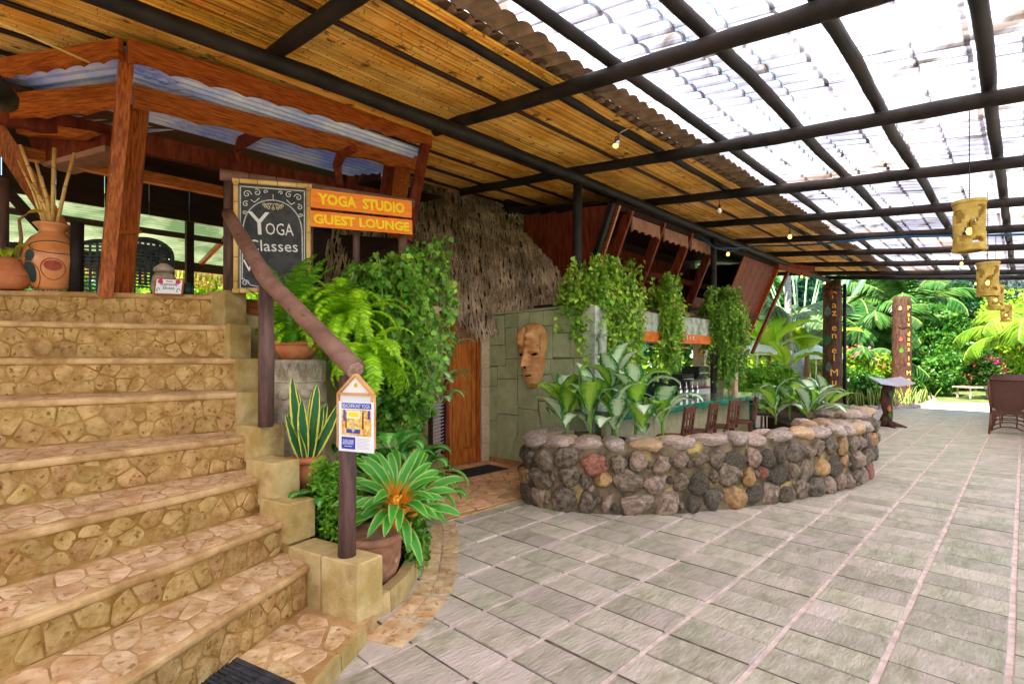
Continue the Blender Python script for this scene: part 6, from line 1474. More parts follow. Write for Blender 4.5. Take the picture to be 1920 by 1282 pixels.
# ------------------------------------------------------------ plants
def stems_mb(paths, r_=.004, n=4):
    mb = MB()
    for p in paths: mb.tube(p, r_, n, caps=False)
    return mb
def hanging_vine(name, label, a, b, depth, outv, n, drops, leaf, lm, up=.35, seed=1, curl=.05, leaf_t=LEAF_HEART, belly=.0, group=None):
    """stems rise over a ledge from a to b, spill outward and hang down"""
    r = random.Random(seed); t = thing(name, label, 'vine', tuple((Vector(a)+Vector(b))/2), group); outv = Vector(outv).normalized()
    paths = []; pos = []; fr = []
    for i in range(n):
        f = r.random(); p = Vector(a).lerp(Vector(b), f)-outv*r.uniform(0,depth); L_ = drops(f, r); pts = [p.copy()]
        h = r.uniform(.0,up)*(1 if r.random() < .5 else .5); q = p.copy(); k = 4; oo = r.uniform(.02,depth*.9+.06)
        sd = Vector((-outv.y, outv.x, 0))*r.uniform(-.12,.12)
        for j in range(k): q = q+Z*(h*math.cos(j/k*1.5)/k*1.4)+outv*(oo/k)+sd/k; pts.append(q.copy())
        steps = max(2, int(L_/.09)); bel = belly*r.uniform(.5,1.2)
        for j in range(steps):
            q = q-Z*(L_/steps)+Vector((r.gauss(0,curl*.4), r.gauss(0,curl*.4), 0))+outv*bel*math.cos(PI*j/steps)*.06; pts.append(q.copy())
        paths.append(pts)
        for u_, v_ in zip(pts, pts[1:]):
            L2 = (v_-u_).length; m_ = max(1, int(L2/(leaf*.42)))
            for j in range(m_):
                c = u_.lerp(v_, r.random())+Vector((r.gauss(0,leaf*.45), r.gauss(0,leaf*.45), r.gauss(0,leaf*.3))); pos.append(tuple(c))
    N = len(pos); R_ = rand_frames(N, leaf, up=(outv.x*.5, outv.y*.5, -.7), upw=1.3, out=(outv.x, outv.y, .75), outw=1.6)
    obj('stems', stems_mb(paths, .0035), M['stem'], t, kind='stuff')
    obj('leaves', None, None, t, kind='stuff', me=scatter_mesh('leaves', *leaf_t, pos, R_, lm, t.location))
    return t
hanging_vine('trailing_vine', 'widest trailing vine spilling over the bar wall corner beside the first post', T(-.12,.04,2.34), T(1.12,.08,2.46), .35, S, 210, lambda f, r: r.uniform(.5,1.0)*(1.75 if f > .28 else .95), .056, M['vine2'], .62, 11, .05)
hanging_vine('trailing_vine', 'narrow trailing vine hanging over the middle of the bar opening', T(2.22,.0,2.40), T(2.66,.04,2.40), .22, S, 85, lambda f, r: r.uniform(.5,1.25)*(1.15-.5*abs(f-.55)), .056, M['vine2'], .60, 12, .05)
hanging_vine('trailing_vine', 'long trailing vine covering the far pillar of the bar down to the counter', T(4.2,.0,2.36), T(5.15,.06,2.40), .35, S, 230, lambda f, r: r.uniform(.45,.8) if f < .25 else r.uniform(.9,1.45), .058, mat('deep trailing leaf', (.08,.22,.015), (.30,.50,.06), .35, 3, isl=.35, trans=.25), .62, 13, .05)
# big vine beside the stairs
hanging_vine('pothos_vine', 'glossy green vine cascading from the log railing down to the bed beside the door', P(655,520,5.0), P(765,505,5.45), .40, (.45,-.9,0), 84, lambda f, r: r.uniform(.75,1.1)*(1.0+.75*f), .052, M['vine'], .16, 21, .075, belly=.9)
hanging_vine('creeper', 'finer creeper with curling tips hanging in front of the thatch edge', P(735,540,5.3), P(822,560,5.6), .3, (.7,-.7,0), 42, lambda f, r: r.uniform(.7,1.2)*(1.15-.5*f), .055, M['vine'], .55, 22, .09)

def fern(name, label, c, n, L_, m, seed, lift=(.3,1.2), bend=(1.3,2.2), lean=(0,0,0), azr=(0,2*PI)):
    r = random.Random(seed); t = thing(name, label, 'fern', c); frs = []
    for k in range(5):
        rr = random.Random(seed*10+k); pos = []; RM = []; p = Vector((0,0,0)); a_ = r.uniform(*lift); bd = r.uniform(*bend); steps = 46; pts = [p.copy()]
        for i in range(steps):
            f = i/steps; a_ -= bd/steps*(.3+1.4*f); d = Vector((0,math.cos(a_),math.sin(a_))); p = p+d*(1/steps); pts.append(p.copy())
            w_ = .16*math.sin(PI*min(1,f*.92+.07))**.7
            nrm = Vector((0,-math.sin(a_),math.cos(a_)))
            for s_ in (-1, 1):
                y = (Vector((s_,0,0))+d*.35-nrm*.25*rr.uniform(.5,1.5)).normalized(); z_ = (nrm-y*nrm.dot(y)).normalized(); x = y.cross(z_)
                pos.append(tuple(p)); RM.append(np.array(Matrix((x*.022, y*w_*rr.uniform(.6,1.15), z_*.05)).transposed()))
        me = scatter_mesh('frond', [(-.35,0,0),(.35,0,0),(.5,.45,0),(0,1,-.1),(-.5,.45,0)], [(0,1,2,3,4)], pos, np.array(RM), m)
        frs.append(me)
    for i in range(n):
        az = r.uniform(*azr); el = r.uniform(-.25,.35); s_ = L_*r.uniform(.7,1.15)
        mw = Matrix.Translation(Vector(c)+Vector((r.uniform(-.05,.05),r.uniform(-.05,.05),0))) @ Matrix.Rotation(az,4,'Z') @ Matrix.Rotation(el,4,'X') @ Matrix.Scale(s_,4)
        if lean != (0,0,0): mw = mw
        put('frond', frs[i % 5], t, mw)
    return t
# bowl, carved pot and ferns
cpz = Vector((-1.88,4.62,0))
cpt = thing('carved_stone_planter', 'large round planter carved with a stone face and zigzags under the fern bowl', 'planter', cpz)
obj('drum', MB().lathe(cpz, [(.16,.0),(.2,.9),(.235,1.08),(.26,1.22),(.26,1.34),(.235,1.42),(.25,1.50),(.255,1.585),(.20,1.59)], 36), M['carved'], cpt, True)
fa = math.atan2(-cpz.y,-cpz.x)
for i in range(11):
    a0 = fa-1.3+i*.25; mb = MB(); f_ = lambda a_, z_, e=.255: cpz+Vector((e*math.cos(a_), e*math.sin(a_), z_)); mb.tube([f_(a0,1.43,.243), f_(a0+.13,1.56), f_(a0+.26,1.43,.243)], .008, 5); obj('zigzag', mb, M['carved'], cpt)
for a0, z_, r_ in ((fa-.35,1.30,.055),(fa+.35,1.30,.055),(fa+.0,1.20,.06),(fa+.9,1.25,.06),(fa-.95,1.22,.06),(fa,1.08,.05)):
    obj('face_boss', MB().lathe(f_(a0,z_-.05,.245), [(0,0),(r_*.8,.02),(r_,.05),(r_*.7,.09),(0,.1)], 12), M['carved'], cpt, True)
for z_ in (1.405,): obj('band', MB().lathe(cpz+Z*z_, [(.235,-.012),(.262,0),(.235,.012)], 36, cap=False), M['carved'], cpt, True)
pc_ = Vector((-1.64,4.50,0)); 
obj('stone_prop', MB().tube([pc_, pc_+Z*.6, pc_+Z*1.12], [.07,.06,.065], 7), M['carved'], label='broken stone prop standing behind the snake plant', cat='stone')
bw = Vector((-1.86,4.60,1.595))
lathe_thing('fern_bowl', 'shallow terracotta bowl holding the fern on top of the carved planter', 'pot', bw, [('bowl', [(0,0),(.12,0),(.16,.06),(.19,.13),(.17,.13)], M['terracotta']), ('rim', [(.19,.118),(.205,.122),(.205,.15),(.18,.15)], M['terracotta']), ('soil', [(0,.135),(.178,.136),(.17,.14)], M['soil'])], n=30)
fern('bright_fern', 'large bright yellow green fern growing from the terracotta bowl', tuple(bw+Z*.13), 46, .60, M['fern'], 3, (.7,1.4), (1.3,2.4), azr=(-3.4,1.1))
fern('tall_fern', 'upright feathery fern rising in front of the chalkboard', (-1.84,4.42,1.72), 26, .72, M['fern2'], 5, (1.1,1.5), (.4,1.2), azr=(-2.6,1.4))
fern('hanging_fern', 'drooping fern with long fronds hanging behind the sloping rail', (-1.36,4.55,1.95), 52, .55, M['fern'], 7, (.2,.9), (1.8,2.8))
fern('hanging_fern', 'smaller drooping fern between the rail end and the glossy vine', (-1.18,4.30,1.62), 34, .52, M['fern'], 8, (.1,.8), (1.8,2.8))
fern('hanging_fern', 'yellow green fern spilling from the railing above the rail', (-1.55,4.85,2.12), 46, .60, M['fern'], 9, (.2,.9), (1.6,2.6))
# snake plant
sp_ = Vector((-1.50,3.90,.66))
lathe_thing('fluted_pot', 'fluted terracotta pot of the snake plant beside the step blocks', 'pot', sp_, [('pot_body', [(0,0),(.085,0),(.12,.20),(.10,.20)], M['terracotta']), ('rim', [(.12,.185),(.135,.19),(.135,.225),(.11,.225)], M['terracotta']), ('soil', [(0,.20),(.105,.205),(.1,.21)], M['soil'])], n=28)
for i in range(0,28): pass
sn = thing('snake_plant', 'snake plant with stiff dark green leaves edged in yellow', 'plant', tuple(sp_+Z*.2))
r = random.Random(5)
for i in range(15):
    az = r.uniform(0,2*PI); L_ = (.62,.56,.50,.52,.46,.42,.48,.38,.34,.40,.30,.33,.28,.36,.25)[i]; me = leaf_part(L_, .075 if i < 9 else .06, M['snake'], 'blade', PI/2-.02, r.uniform(-.15,.1), .35, 10, tw=r.uniform(-.8,.8), seed=i)
    tilt = r.uniform(.02,.12) if i < 4 else r.uniform(.18,.48)
    put('leaf', me, sn, Matrix.Translation(sp_+Vector((.04*math.cos(az),.04*math.sin(az),.2))) @ Matrix.Rotation(az-PI/2,4,'Z') @ Matrix.Rotation(-tilt,4,'X') @ Matrix.Rotation(r.uniform(-.9,.9)+PI-az+PI/2,4,'Z'))
# heart leaf plants
def rosette(name, label, cat, c, n, mk, lift, stalk_len, seed, spread=.1, azr=(0,2*PI), partname='leaf', hz=0.0, el=(0,0)):
    r = random.Random(seed); t = thing(name, label, cat, c); c = Vector(c); ms_ = [mk(r, k) for k in range(min(n,7))]
    for i in range(n):
        az = azr[0]+(azr[1]-azr[0])*(i+r.uniform(.1,.9))/n if azr[1]-azr[0] < 6 else i*2.4+r.uniform(-.3,.3)
        s_ = r.uniform(.75,1.15)
        put(partname, ms_[i % len(ms_)], t, Matrix.Translation(c+Vector((r.uniform(-spread,spread),r.uniform(-spread,spread),hz*i/n))) @ Matrix.Rotation(az,4,'Z') @ Matrix.Rotation(r.uniform(*el),4,'X') @ Matrix.Scale(s_,4))
    return t
heart = lambda r, k: leaf_part(.25, .19, M['philo'], 'heart', r.uniform(.9,1.25), r.uniform(1.8,2.6), .12, 8, stalk=r.uniform(.22,.45), seed=k)
rosette('heart_leaf_plant', 'dark plant with big drooping heart shaped leaves behind the flyer box', 'plant', (-.98,4.2,.42), 26, heart, 0, 0, 31, .12, hz=.35)
rosette('heart_leaf_plant', 'lower heart leaf plant at the foot of the glossy vine', 'plant', (-.90,4.65,.16), 22, heart, 0, 0, 32, .12, hz=.3)
rosette('heart_leaf_plant', 'few heart shaped leaves reaching out beside the snake plant pot', 'plant', (-1.30,3.72,.52), 10, lambda r, k: leaf_part(.20, .15, M['philo'], 'heart', r.uniform(.9,1.2), 2.2, .12, 8, stalk=.2, seed=k), 0, 0, 33, .05)
rosette('spotted_leaf_plant', 'pale speckled leaves fanning out beside the louvred shutter', 'plant', (-.86,6.0,1.0), 40, lambda r, k: leaf_part(.34, .14, M['aglao'], 'oval', r.uniform(.5,1.2), r.uniform(1.2,2.2), .15, 8, stalk=.12, seed=k), 0, 0, 34, .10, hz=.75)
rosette('strappy_plant', 'light green arching leaves at the kerb end near the entrance', 'plant', (-.86,5.15,.12), 34, lambda r, k: leaf_part(.42, .07, M['chloro'], 'blade', r.uniform(.8,1.3), r.uniform(1.6,2.4), .3, 8, stalk=.05, seed=k), 0, 0, 35, .10, hz=.35)
# leafy filler masses
def leaf_cloud(name, label, cat, c, rad, n, leaf, lm, seed, kind=None, leaf_t=LEAF, up=.2, trunk=None, group=None, partname='leaves', flat=1.0, lumps=14, upv=(0,0,1)):
    rg_ = np.random.default_rng(seed); t = thing(name, label, cat, (c[0],c[1],0 if trunk else max(0,c[2]-rad[2])), group)
    cen = rg_.normal(size=(lumps,3)); cen /= np.linalg.norm(cen,axis=1)[:,None]; cen *= rg_.uniform(.35,.85,(lumps,1))
    k = rg_.integers(0,lumps,n); d = rg_.normal(size=(n,3)); d /= np.linalg.norm(d,axis=1)[:,None]; rr_ = rg_.uniform(.5,1,(n,1))**.5
    off = cen[k]+d*rr_*rg_.uniform(.28,.46,(lumps,1))[k]; pos = off*np.array(rad)+np.array(c)
    pos = pos[pos[:,2] > .02]; N = len(pos); outd = (pos-np.array(c)); outd /= np.linalg.norm(outd,axis=1)[:,None]+1e-6
    R_ = rand_frames(N, leaf, up=upv, upw=up, out=outd+np.array([0,0,.6]), outw=1.2)
    obj(partname, None, None, t, kind='stuff', me=scatter_mesh(partname, *leaf_t, pos, R_, lm, t.location))
    if trunk:
        r_, lean_ = trunk; base = Vector((c[0],c[1],0)); top = Vector((c[0]+lean_,c[1],c[2]-rad[2]*.2))
        obj('trunk', MB().tube([base, base.lerp(top,.5)+Vector((lean_*.2,0,0)), top], [r_*1.3,r_,r_*.7], 10), M['trunk'], t, True)
        for i in range(5): 
            a_ = i*1.3+seed; obj('limb', MB().tube([base.lerp(top,.75), Vector((c[0]+rad[0]*.6*math.cos(a_), c[1]+rad[1]*.6*math.sin(a_), c[2]+rad[2]*.3*math.sin(i*2)))], [r_*.5,r_*.15], 6), M['trunk'], t, True)
    return t
leaf_cloud('fine_leaf_bush', 'bushy plant of tiny fresh green leaves behind the lowest post', 'bush', (-1.20,3.66,.66), (.17,.17,.30), 3600, .032, M['bushleaf'], 41)
leaf_cloud('creeping_plant', 'small leaved creeper filling the bed under the heart leaves', 'plant', (-.95,4.35,.45), (.26,.5,.35), 2600, .05, M['vine'], 42)
leaf_cloud('creeping_plant', 'small leaved creeper spilling over the kerb beside the orange stalked plant', 'plant', (-.70,3.95,.28), (.10,.25,.20), 900, .045, M['vine'], 43)
leaf_cloud('creeping_plant', 'leafy mass under the glossy vine along the ochre wall', 'plant', (-1.12,5.3,1.3), (.24,.5,.75), 4200, .06, M['vine'], 44)
# big pot with orange stalked plant
bp_ = Vector((-.97,3.70,.02))
lathe_thing('terracotta_pot', 'big stained terracotta pot standing on the kerb behind the bottom block', 'pot', bp_, [('pot_body', [(0,0),(.13,.0),(.16,.06),(.195,.20),(.20,.33),(.195,.34)], M['terracotta_old']), ('rim', [(.195,.325),(.215,.335),(.225,.36),(.22,.385),(.19,.385)], M['terracotta_old']), ('soil', [(0,.35),(.19,.355),(.185,.36)], M['soil'])], n=40)
oc = Vector((-.80,3.66,.60))
PK = [.8,.9,1.0,1.05,1.1,1.2,1.25,1.3,1.4,.7]
def ribbon(r, k):
    return leaf_part(r.uniform(.32,.40), r.uniform(.055,.075), M['chloro_orange'], 'strapb', PK[k]-.05, r.uniform(1.2,2.0), .3, 10, tw=r.uniform(-.3,.3), seed=k)
ob_ = thing('orange_stalk_plant', 'plant with bright orange stalks and broad arching ribbon leaves in the big pot', 'plant', tuple(oc))
r = random.Random(8); rib = [ribbon(r, k) for k in range(10)]; kk = 0
for i in range(46):
    az = i*2.4+r.uniform(-.3,.3); el_ = PK[i % 10]; L_ = r.uniform(.08,.15); d = Vector((math.cos(az)*math.cos(el_), math.sin(az)*math.cos(el_), math.sin(el_)))
    a = oc+Vector((r.uniform(-.025,.025),r.uniform(-.025,.025),-.12)); b = a+d*(L_+.05)
    lf = put('leaf', rib[i % 10], ob_, Matrix.Translation(b) @ Matrix.Rotation(az-PI/2,4,'Z'))
    obj('stalk', MB().tube([a, a.lerp(b,.5)-Z*.01, b], [.011,.009,.010], 6), M['orangestem'], lf, True)
ob_.rotation_euler = (.62, .30, 0)
# dieffenbachias
def dieffen(name, label, c, n, L_, W_, seed, cols, azr=None, zr_=(0,.25), ms=('dieff','dieff_lime')):
    r = random.Random(seed); t = thing(name, label, 'plant', c); c = Vector(c); vs = [leaf_part(L_*r.uniform(.85,1.1), W_, M[ms[k % 3 == 2]], 'oval', r.uniform(.7,1.35), r.uniform(.9,1.9), .22, 10, stalk=r.uniform(.12,.26), wave=.006, seed=k) for k in range(9)]
    for cx, cy, cz, cn in cols:
        b = c+Vector((cx,cy,0)); obj('cane', MB().tube([b, b+Vector((r.uniform(-.03,.03),0,cz))], [.02,.014], 8), M['stem'], t, True)
        for i in range(cn):
            az = i*2.39+r.uniform(-.4,.4); f = i/cn; z_ = cz*(.35+.65*f)
            put('leaf', vs[r.randrange(9)], t, Matrix.Translation(b+Z*z_) @ Matrix.Rotation(az,4,'Z') @ Matrix.Rotation(.55*f*r.uniform(.6,1.2),4,'X') @ Matrix.Scale(r.uniform(.8,1.15),4))
    return t
dieffen('spotted_dieffenbachia', 'big white spotted plant standing in the near end of the stone planter', (1.10,6.12,.60), 40, .46, .23, 51, ((-.46,.15,.30,9),(-.22,-.05,.40,10),(.08,.15,.66,13),(.30,-.05,.52,12),(.05,-.25,.24,8),(.62,.0,.30,8),(.35,-.28,.2,6)))
dieffen('spotted_dieffenbachia', 'white spotted plant between the bar stools and the second stone planter', (4.75,8.9,.50), 34, .50, .22, 52, ((-.35,0,.20,9),(0,.2,.36,10),(.35,.1,.36,9),(.1,-.2,.18,8),(.7,.4,.32,7)))
rosette('potted_leaf_plant', 'broad green leaves of the plant in the small clay planter on the deck', 'plant', (v1.x,v1.y,2.40), 12, lambda r, k: leaf_part(.24, .10, M['dieff_lime'] if k % 2 else M['banana_sun'], 'oval', r.uniform(.9,1.3), r.uniform(1.2,2.0), .15, 8, stalk=.10, seed=k), 0, 0, 36, .03)
obj('plant_stem', MB().tube([(v1.x+.06,v1.y,2.40),(v1.x+.10,v1.y,2.62),(v1.x+.10,v1.y-.02,2.78),(v1.x+.16,v1.y,2.84)], [.012,.014,.012,.006], 8), M['stembrown'], [o for o in C.objects if o.name.startswith('potted_leaf_plant')][0], True)
yl = leaf_part(.20, .11, mat('yellowing leaf', (.80,.55,.03), (.9,.68,.08), .4, 5, trans=.3), 'oval', .4, 1.2, .15, 8, seed=3)
put('yellow_leaf', yl, [o for o in C.objects if o.name.startswith('potted_leaf_plant')][0], Matrix.Translation((v1.x+.16,v1.y,2.84)) @ Matrix.Rotation(-1.3,4,'Z'))

# ------------------------------------------------------------ garden
def banana(name, label, c, h, n, L_, m, seed):
    r = random.Random(seed); t = thing(name, label, 'banana plant', c); c = Vector(c)
    obj('stem', MB().tube([c, c+Vector((.05,0,h*.5)), c+Vector((.02,0,h))], [.16,.12,.07], 10), M['stembrown'], t, True)
    ms_ = [leaf_part(L_*r.uniform(.9,1.1), L_*.30, M[m if k % 2 else 'banana_sun'], 'banana', r.uniform(1.0,1.45), r.uniform(.7,2.2), .30, 12, stalk=.3, wave=.03, seed=k) for k in range(5)]
    for i in range(n):
        az = i*2.4+r.uniform(-.4,.4)+seed; put('leaf', ms_[i % 5], t, Matrix.Translation(c+Z*h*.95) @ Matrix.Rotation(az,4,'Z') @ Matrix.Scale(r.uniform(.75,1.1),4))
    return t
def palm(name, label, c, h, n, L_, m, seed, cat='palm tree', droop=(1.4,2.4)):
    r = random.Random(seed); t = thing(name, label, cat, c); c = Vector(c); pts = [c, c+Vector((r.uniform(-.2,.2),0,h*.5)), c+Vector((r.uniform(-.3,.3),0,h))]
    obj('trunk', MB().tube(pts, [.16,.12,.10], 10), M['palm_trunk'], t, True); frs = []
    for k in range(4):
        rr = random.Random(seed*7+k); pos = []; RM = []; p = Vector((0,0,0)); a_ = rr.uniform(.6,1.3); bd = rr.uniform(*droop); steps = 44; path = [p.copy()]
        for i in range(steps):
            f = i/steps; a_ -= bd/steps*(.3+1.4*f); d = Vector((0,math.cos(a_),math.sin(a_))); p = p+d/steps; path.append(p.copy())
            if f < .12: continue
            w_ = .30*math.sin(PI*min(1,f*.9+.08))**.6; nrm = Vector((0,-math.sin(a_),math.cos(a_)))
            for s_ in (-1, 1):
                y = (Vector((s_,0,0))+d*.7-nrm*.35-Vector((0,0,.35))*rr.uniform(.2,1.2)).normalized(); z_ = (nrm-y*nrm.dot(y)).normalized(); x = y.cross(z_)
                pos.append(tuple(p)); RM.append(np.array(Matrix((x*.022, y*w_*rr.uniform(.85,1.1), z_*.05)).transposed()))
        me = scatter_mesh('frond', [(-.4,0,0),(.4,0,0),(.5,.4,0),(0,1,-1.2),(-.5,.4,0)], [(0,1,2,3,4)], pos, np.array(RM), m); rb = MB(); rb.tube(path[::4], .010, 4)
        n0 = len(me.vertices); frs.append((me, rb.mesh('rib', M['stem'])))
    for i in range(n):
        az = i*2.4+r.uniform(-.3,.3); mw = Matrix.Translation(pts[-1]) @ Matrix.Rotation(az,4,'Z') @ Matrix.Rotation(r.uniform(-.3,.3),4,'X') @ Matrix.Scale(L_*r.uniform(.8,1.15),4)
        f = put('frond', frs[i % 4][0], t, mw); rb = bpy.data.objects.new('rib', frs[i % 4][1]); C.objects.link(rb); rb.parent = f
    return t
def GP(px, Y, z=0): return ((px-960)*Y/1000, Y, z)
# behind and beside the bar (left of the totem)
banana('banana_plant', 'tall banana plant with sunlit torn leaves beside the gallery end', GP(1440,18.6), 1.7, 9, 2.0, 'banana', 1)
banana('banana_plant', 'banana plant with upright dark leaf in front of the fan palm', GP(1512,19.5), 1.8, 8, 1.9, 'banana', 4)
banana('banana_plant', 'short banana plant with folded grey green leaves beside the umbrella', GP(1478,17.4), 1.25, 7, 1.2, 'banana', 9)
banana('banana_plant', 'low banana clump under the bar window', GP(1425,20.5), .9, 8, 1.4, 'banana_sun', 12)
tr = thing('fan_palm', 'huge traveller palm spreading its pale stalks like a fan', 'palm tree', GP(1500,22)); tc_ = Vector(GP(1500,22))
obj('trunk', MB().tube([tc_, tc_+Z*1.6], [.3,.22], 10), M['palm_trunk'], tr, True)
for i in range(17):
    a_ = (i-9.5)/10*1.0; d = Vector((math.sin(a_),-.06*(i%3),math.cos(a_))).normalized(); b = tc_+Z*1.5; lf = obj('stalk', MB().tube([b, b+d*3.3], [.045,.03], 6), M['palepalm'], tr, True)
    me = leaf_part(1.6, .26, M['traveller'], 'banana', 1.2, .5, .25, 10, seed=i % 4) if i < 4 else me_l[i % 4]
    if i < 4: me_l = (me_l if i else []) + [me]
    y = d; x = Vector((math.cos(a_),0,-math.sin(a_))); y2 = (d*math.cos(1.2)+Vector((0,-1,0))*0).normalized()
    put('blade', me, tr, frame(b+d*2.55, Vector((0,-1,0)) if i % 2 else x, (d*.36-x*.93 if i % 2 else d*.36+Vector((0,-1,0))*.93).normalized(), Vector((0,0,1))) if False else Matrix.Translation(b+d*3.25) @ (Matrix.Rotation(a_,4,'Y')) @ Matrix.Rotation(.35+PI*(i%2)*0,4,'X') )
palm('palm_tree', 'pale drooping palm behind the gallery end', GP(1465,20), 2.8, 14, 2.6, M['palepalm'], 61)
palm('palm_tree', 'arching palm between the two totem poles', GP(1640,25), 2.3, 20, 3.4, M['palmleaf'], 62)
palm('palm_tree', 'dense palm with long fronds behind the lettered trunk', GP(1700,30), 4.2, 20, 4.0, M['palmleaf'], 63)
palm('palm_tree', 'young feathery palm close behind the flowering hedge', GP(1600,23), 1.2, 16, 2.6, M['palmleaf'], 64)
palm('palm_tree', 'bright palm at the far side beyond the dining chairs', GP(1960,20), 2.2, 18, 3.0, mat('lime frond', (.13,.30,.02), (.32,.50,.04), .35, 3, isl=.3, trans=.35), 65)
palm('palm_tree', 'green palm rising over the magenta plants', GP(1790,38), 5.5, 18, 4.6, M['palmleaf'], 66)
leaf_cloud('flowering_hedge', 'sunlit yellow green hedge dotted with coral flowers behind the totem', 'hedge', (13.6,21.8,.95), (1.8,1.0,1.10), 9000, .15, M['hedge'], 71)
leaf_cloud('hedge', 'darker green hedge beyond the lettered trunk', 'hedge', (18.3,23.4,1.0), (1.9,1.2,1.3), 7000, .16, M['midleaf'], 72)
leaf_cloud('hedge', 'low green hedge behind the stone planter and menu stand', 'hedge', (11.8,18.6,.55), (1.6,.7,.7), 5000, .12, M['midleaf'], 73)
leaf_cloud('round_shrub', 'round pink flowered shrub beside the sunny paving', 'bush', (23.5,27.5,.9), (1.6,1.0,1.1), 5000, .14, M['midleaf'], 74)
leaf_cloud('hedge', 'bright lime shrub seen through the bar opening', 'hedge', (4.4,16.2,.6), (1.1,.9,.75), 6000, .10, M['limeleaf'], 75)
leaf_cloud('hedge', 'green bushes beyond the end pillar of the bar', 'hedge', GP(1420,16.5,.7), (1.5,.8,.8), 4000, .12, M['bushleaf'], 76)
def flowers(name, label, c, rad, n, sz, m, seed):
    rg_ = np.random.default_rng(seed); d = rg_.normal(size=(n,3)); d /= np.linalg.norm(d,axis=1)[:,None]; d[:,1] = -abs(d[:,1]); pos = d*np.array(rad)+np.array(c); pos = pos[pos[:,2] > .2]
    t = thing(name, label, 'flowers', (c[0],c[1],0)); obj('blossoms', None, None, t, kind='stuff', me=scatter_mesh('blossoms', *LEAF_HEART, np.repeat(pos,4,0)+rg_.normal(size=(len(pos)*4,3))*sz*.4, rand_frames(len(pos)*4, sz), m, t.location))
flowers('hedge_flowers', 'coral red flowers scattered over the sunlit hedge', (13.6,21.7,1.0), (1.8,1.1,1.15), 50, .09, M['flower'], 1)
flowers('shrub_flowers', 'pink flowers on the round shrub by the sunny paving', (23.5,27.4,.9), (1.6,1.1,1.1), 50, .09, M['flower'], 2)
def ti_plant(name, label, c, h, n, L_, m, seed, m2=None):
    r = random.Random(seed); t = thing(name, label, 'plant', c); c = Vector(c); ms_ = [leaf_part(L_, L_*.22, m if (k % 3 or m2 is None) else m2, 'oval', r.uniform(.5,1.4), r.uniform(.5,1.4), .3, 6, stalk=.05, seed=k) for k in range(5)]
    obj('stem', MB().tube([c, c+Z*h], .04, 7), M['stembrown'], t)
    for i in range(n): put('leaf', ms_[i % 5], t, Matrix.Translation(c+Z*h*(.75+.25*i/n)) @ Matrix.Rotation(i*2.4,4,'Z') @ Matrix.Rotation(r.uniform(-.2,.5),4,'X'))
ti_plant('ti_plant', 'magenta ti plant glowing behind the dining chairs', GP(1852,30), 1.0, 22, 1.15, M['ti'], 1)
ti_plant('ti_plant', 'second magenta ti plant beside the white globe lamp', GP(1880,30.5), 1.15, 22, 1.1, M['ti'], 2)
ti_plant('ti_plant', 'orange and green croton under the magenta plants', GP(1866,29), .5, 22, .9, M['ti2'], 3, M['limeleaf'])
ti_plant('ti_plant', 'orange leaved plant beneath the dark tree', GP(1785,27), 1.1, 16, .7, M['ti2'], 4, M['midleaf'])
ti_plant('ti_plant', 'pink leaved plant seen between the bar pillars', (5.45,15.0,0), 1.0, 20, .7, M['ti'], 5)
ti_plant('ti_plant', 'small red leaved plant below the white umbrella', GP(1432,17), .6, 16, .5, M['ti'], 6)
sn2 = [leaf_part(.6, .09, M['snake'], 'blade', PI/2-.03, .15, .3, 6, tw=.4*k-.6, seed=k) for k in range(4)]
kb = thing('planted_bed', 'curved bed edge of pinkish stones under the striped border plants', 'kerb', (15.2,19.4,0))
kpts = smooth_path([Vector(p) for p in (GP(1560,17.2), GP(1640,16.85), GP(1700,17.1), GP(1738,17.9), GP(1750,19.4), GP(1745,21.2))], 2)
for i, (a, b) in enumerate(zip(kpts, kpts[1:])):
    d = (b-a); L_ = d.length; k_ = max(1, int(L_/.35))
    for j in range(k_):
        m4 = Matrix((d.normalized()*L_/k_*.52, Vector((-d.y,d.x,0)).normalized()*.14, Z*.12)).transposed().to_4x4(); m4.translation = a.lerp(b,(j+.5)/k_)+Z*.03; put('stone', caps[1][(i+j)%4], kb, m4)
obj('bed_soil', poly_sheet([(p.x,p.y) for p in kpts]+[(12,24),(9.6,20),(10,17.3)], .03, .04), M['soil'], kind='structure')
r = random.Random(6); cl = 0
for (px, Y, nn) in ((1600,17.8,16),(1625,18.0,14),(1652,17.6,16),(1675,17.9,14),(1700,18.1,16),(1722,18.7,14),(1735,19.4,12),(1580,17.9,12)):
    c = Vector(GP(px,Y,.03)); cl += 1
    t = thing('striped_border_plant', ('yellow striped sword leaves just behind the menu board','second striped clump along the kerb from the menu board','striped sword leaves to one side of the menu stand trunk','striped clump between the menu stand and the lettered trunk','striped sword leaves at the foot of the lettered trunk','striped clump just past the lettered trunk','striped clump near the rounded end of the bed','striped sword leaves close to the first totem foot')[cl-1], 'plant', c, 'striped border plants along the kerb')
    for i in range(nn):
        az = r.uniform(0,2*PI); put('leaf', sn2[i % 4], t, Matrix.Translation(c+Vector((r.uniform(-.25,.25),r.uniform(-.2,.2),0))) @ Matrix.Rotation(az,4,'Z') @ Matrix.Rotation(-r.uniform(.05,.6),4,'X') @ Matrix.Scale(r.uniform(.7,1.1),4))
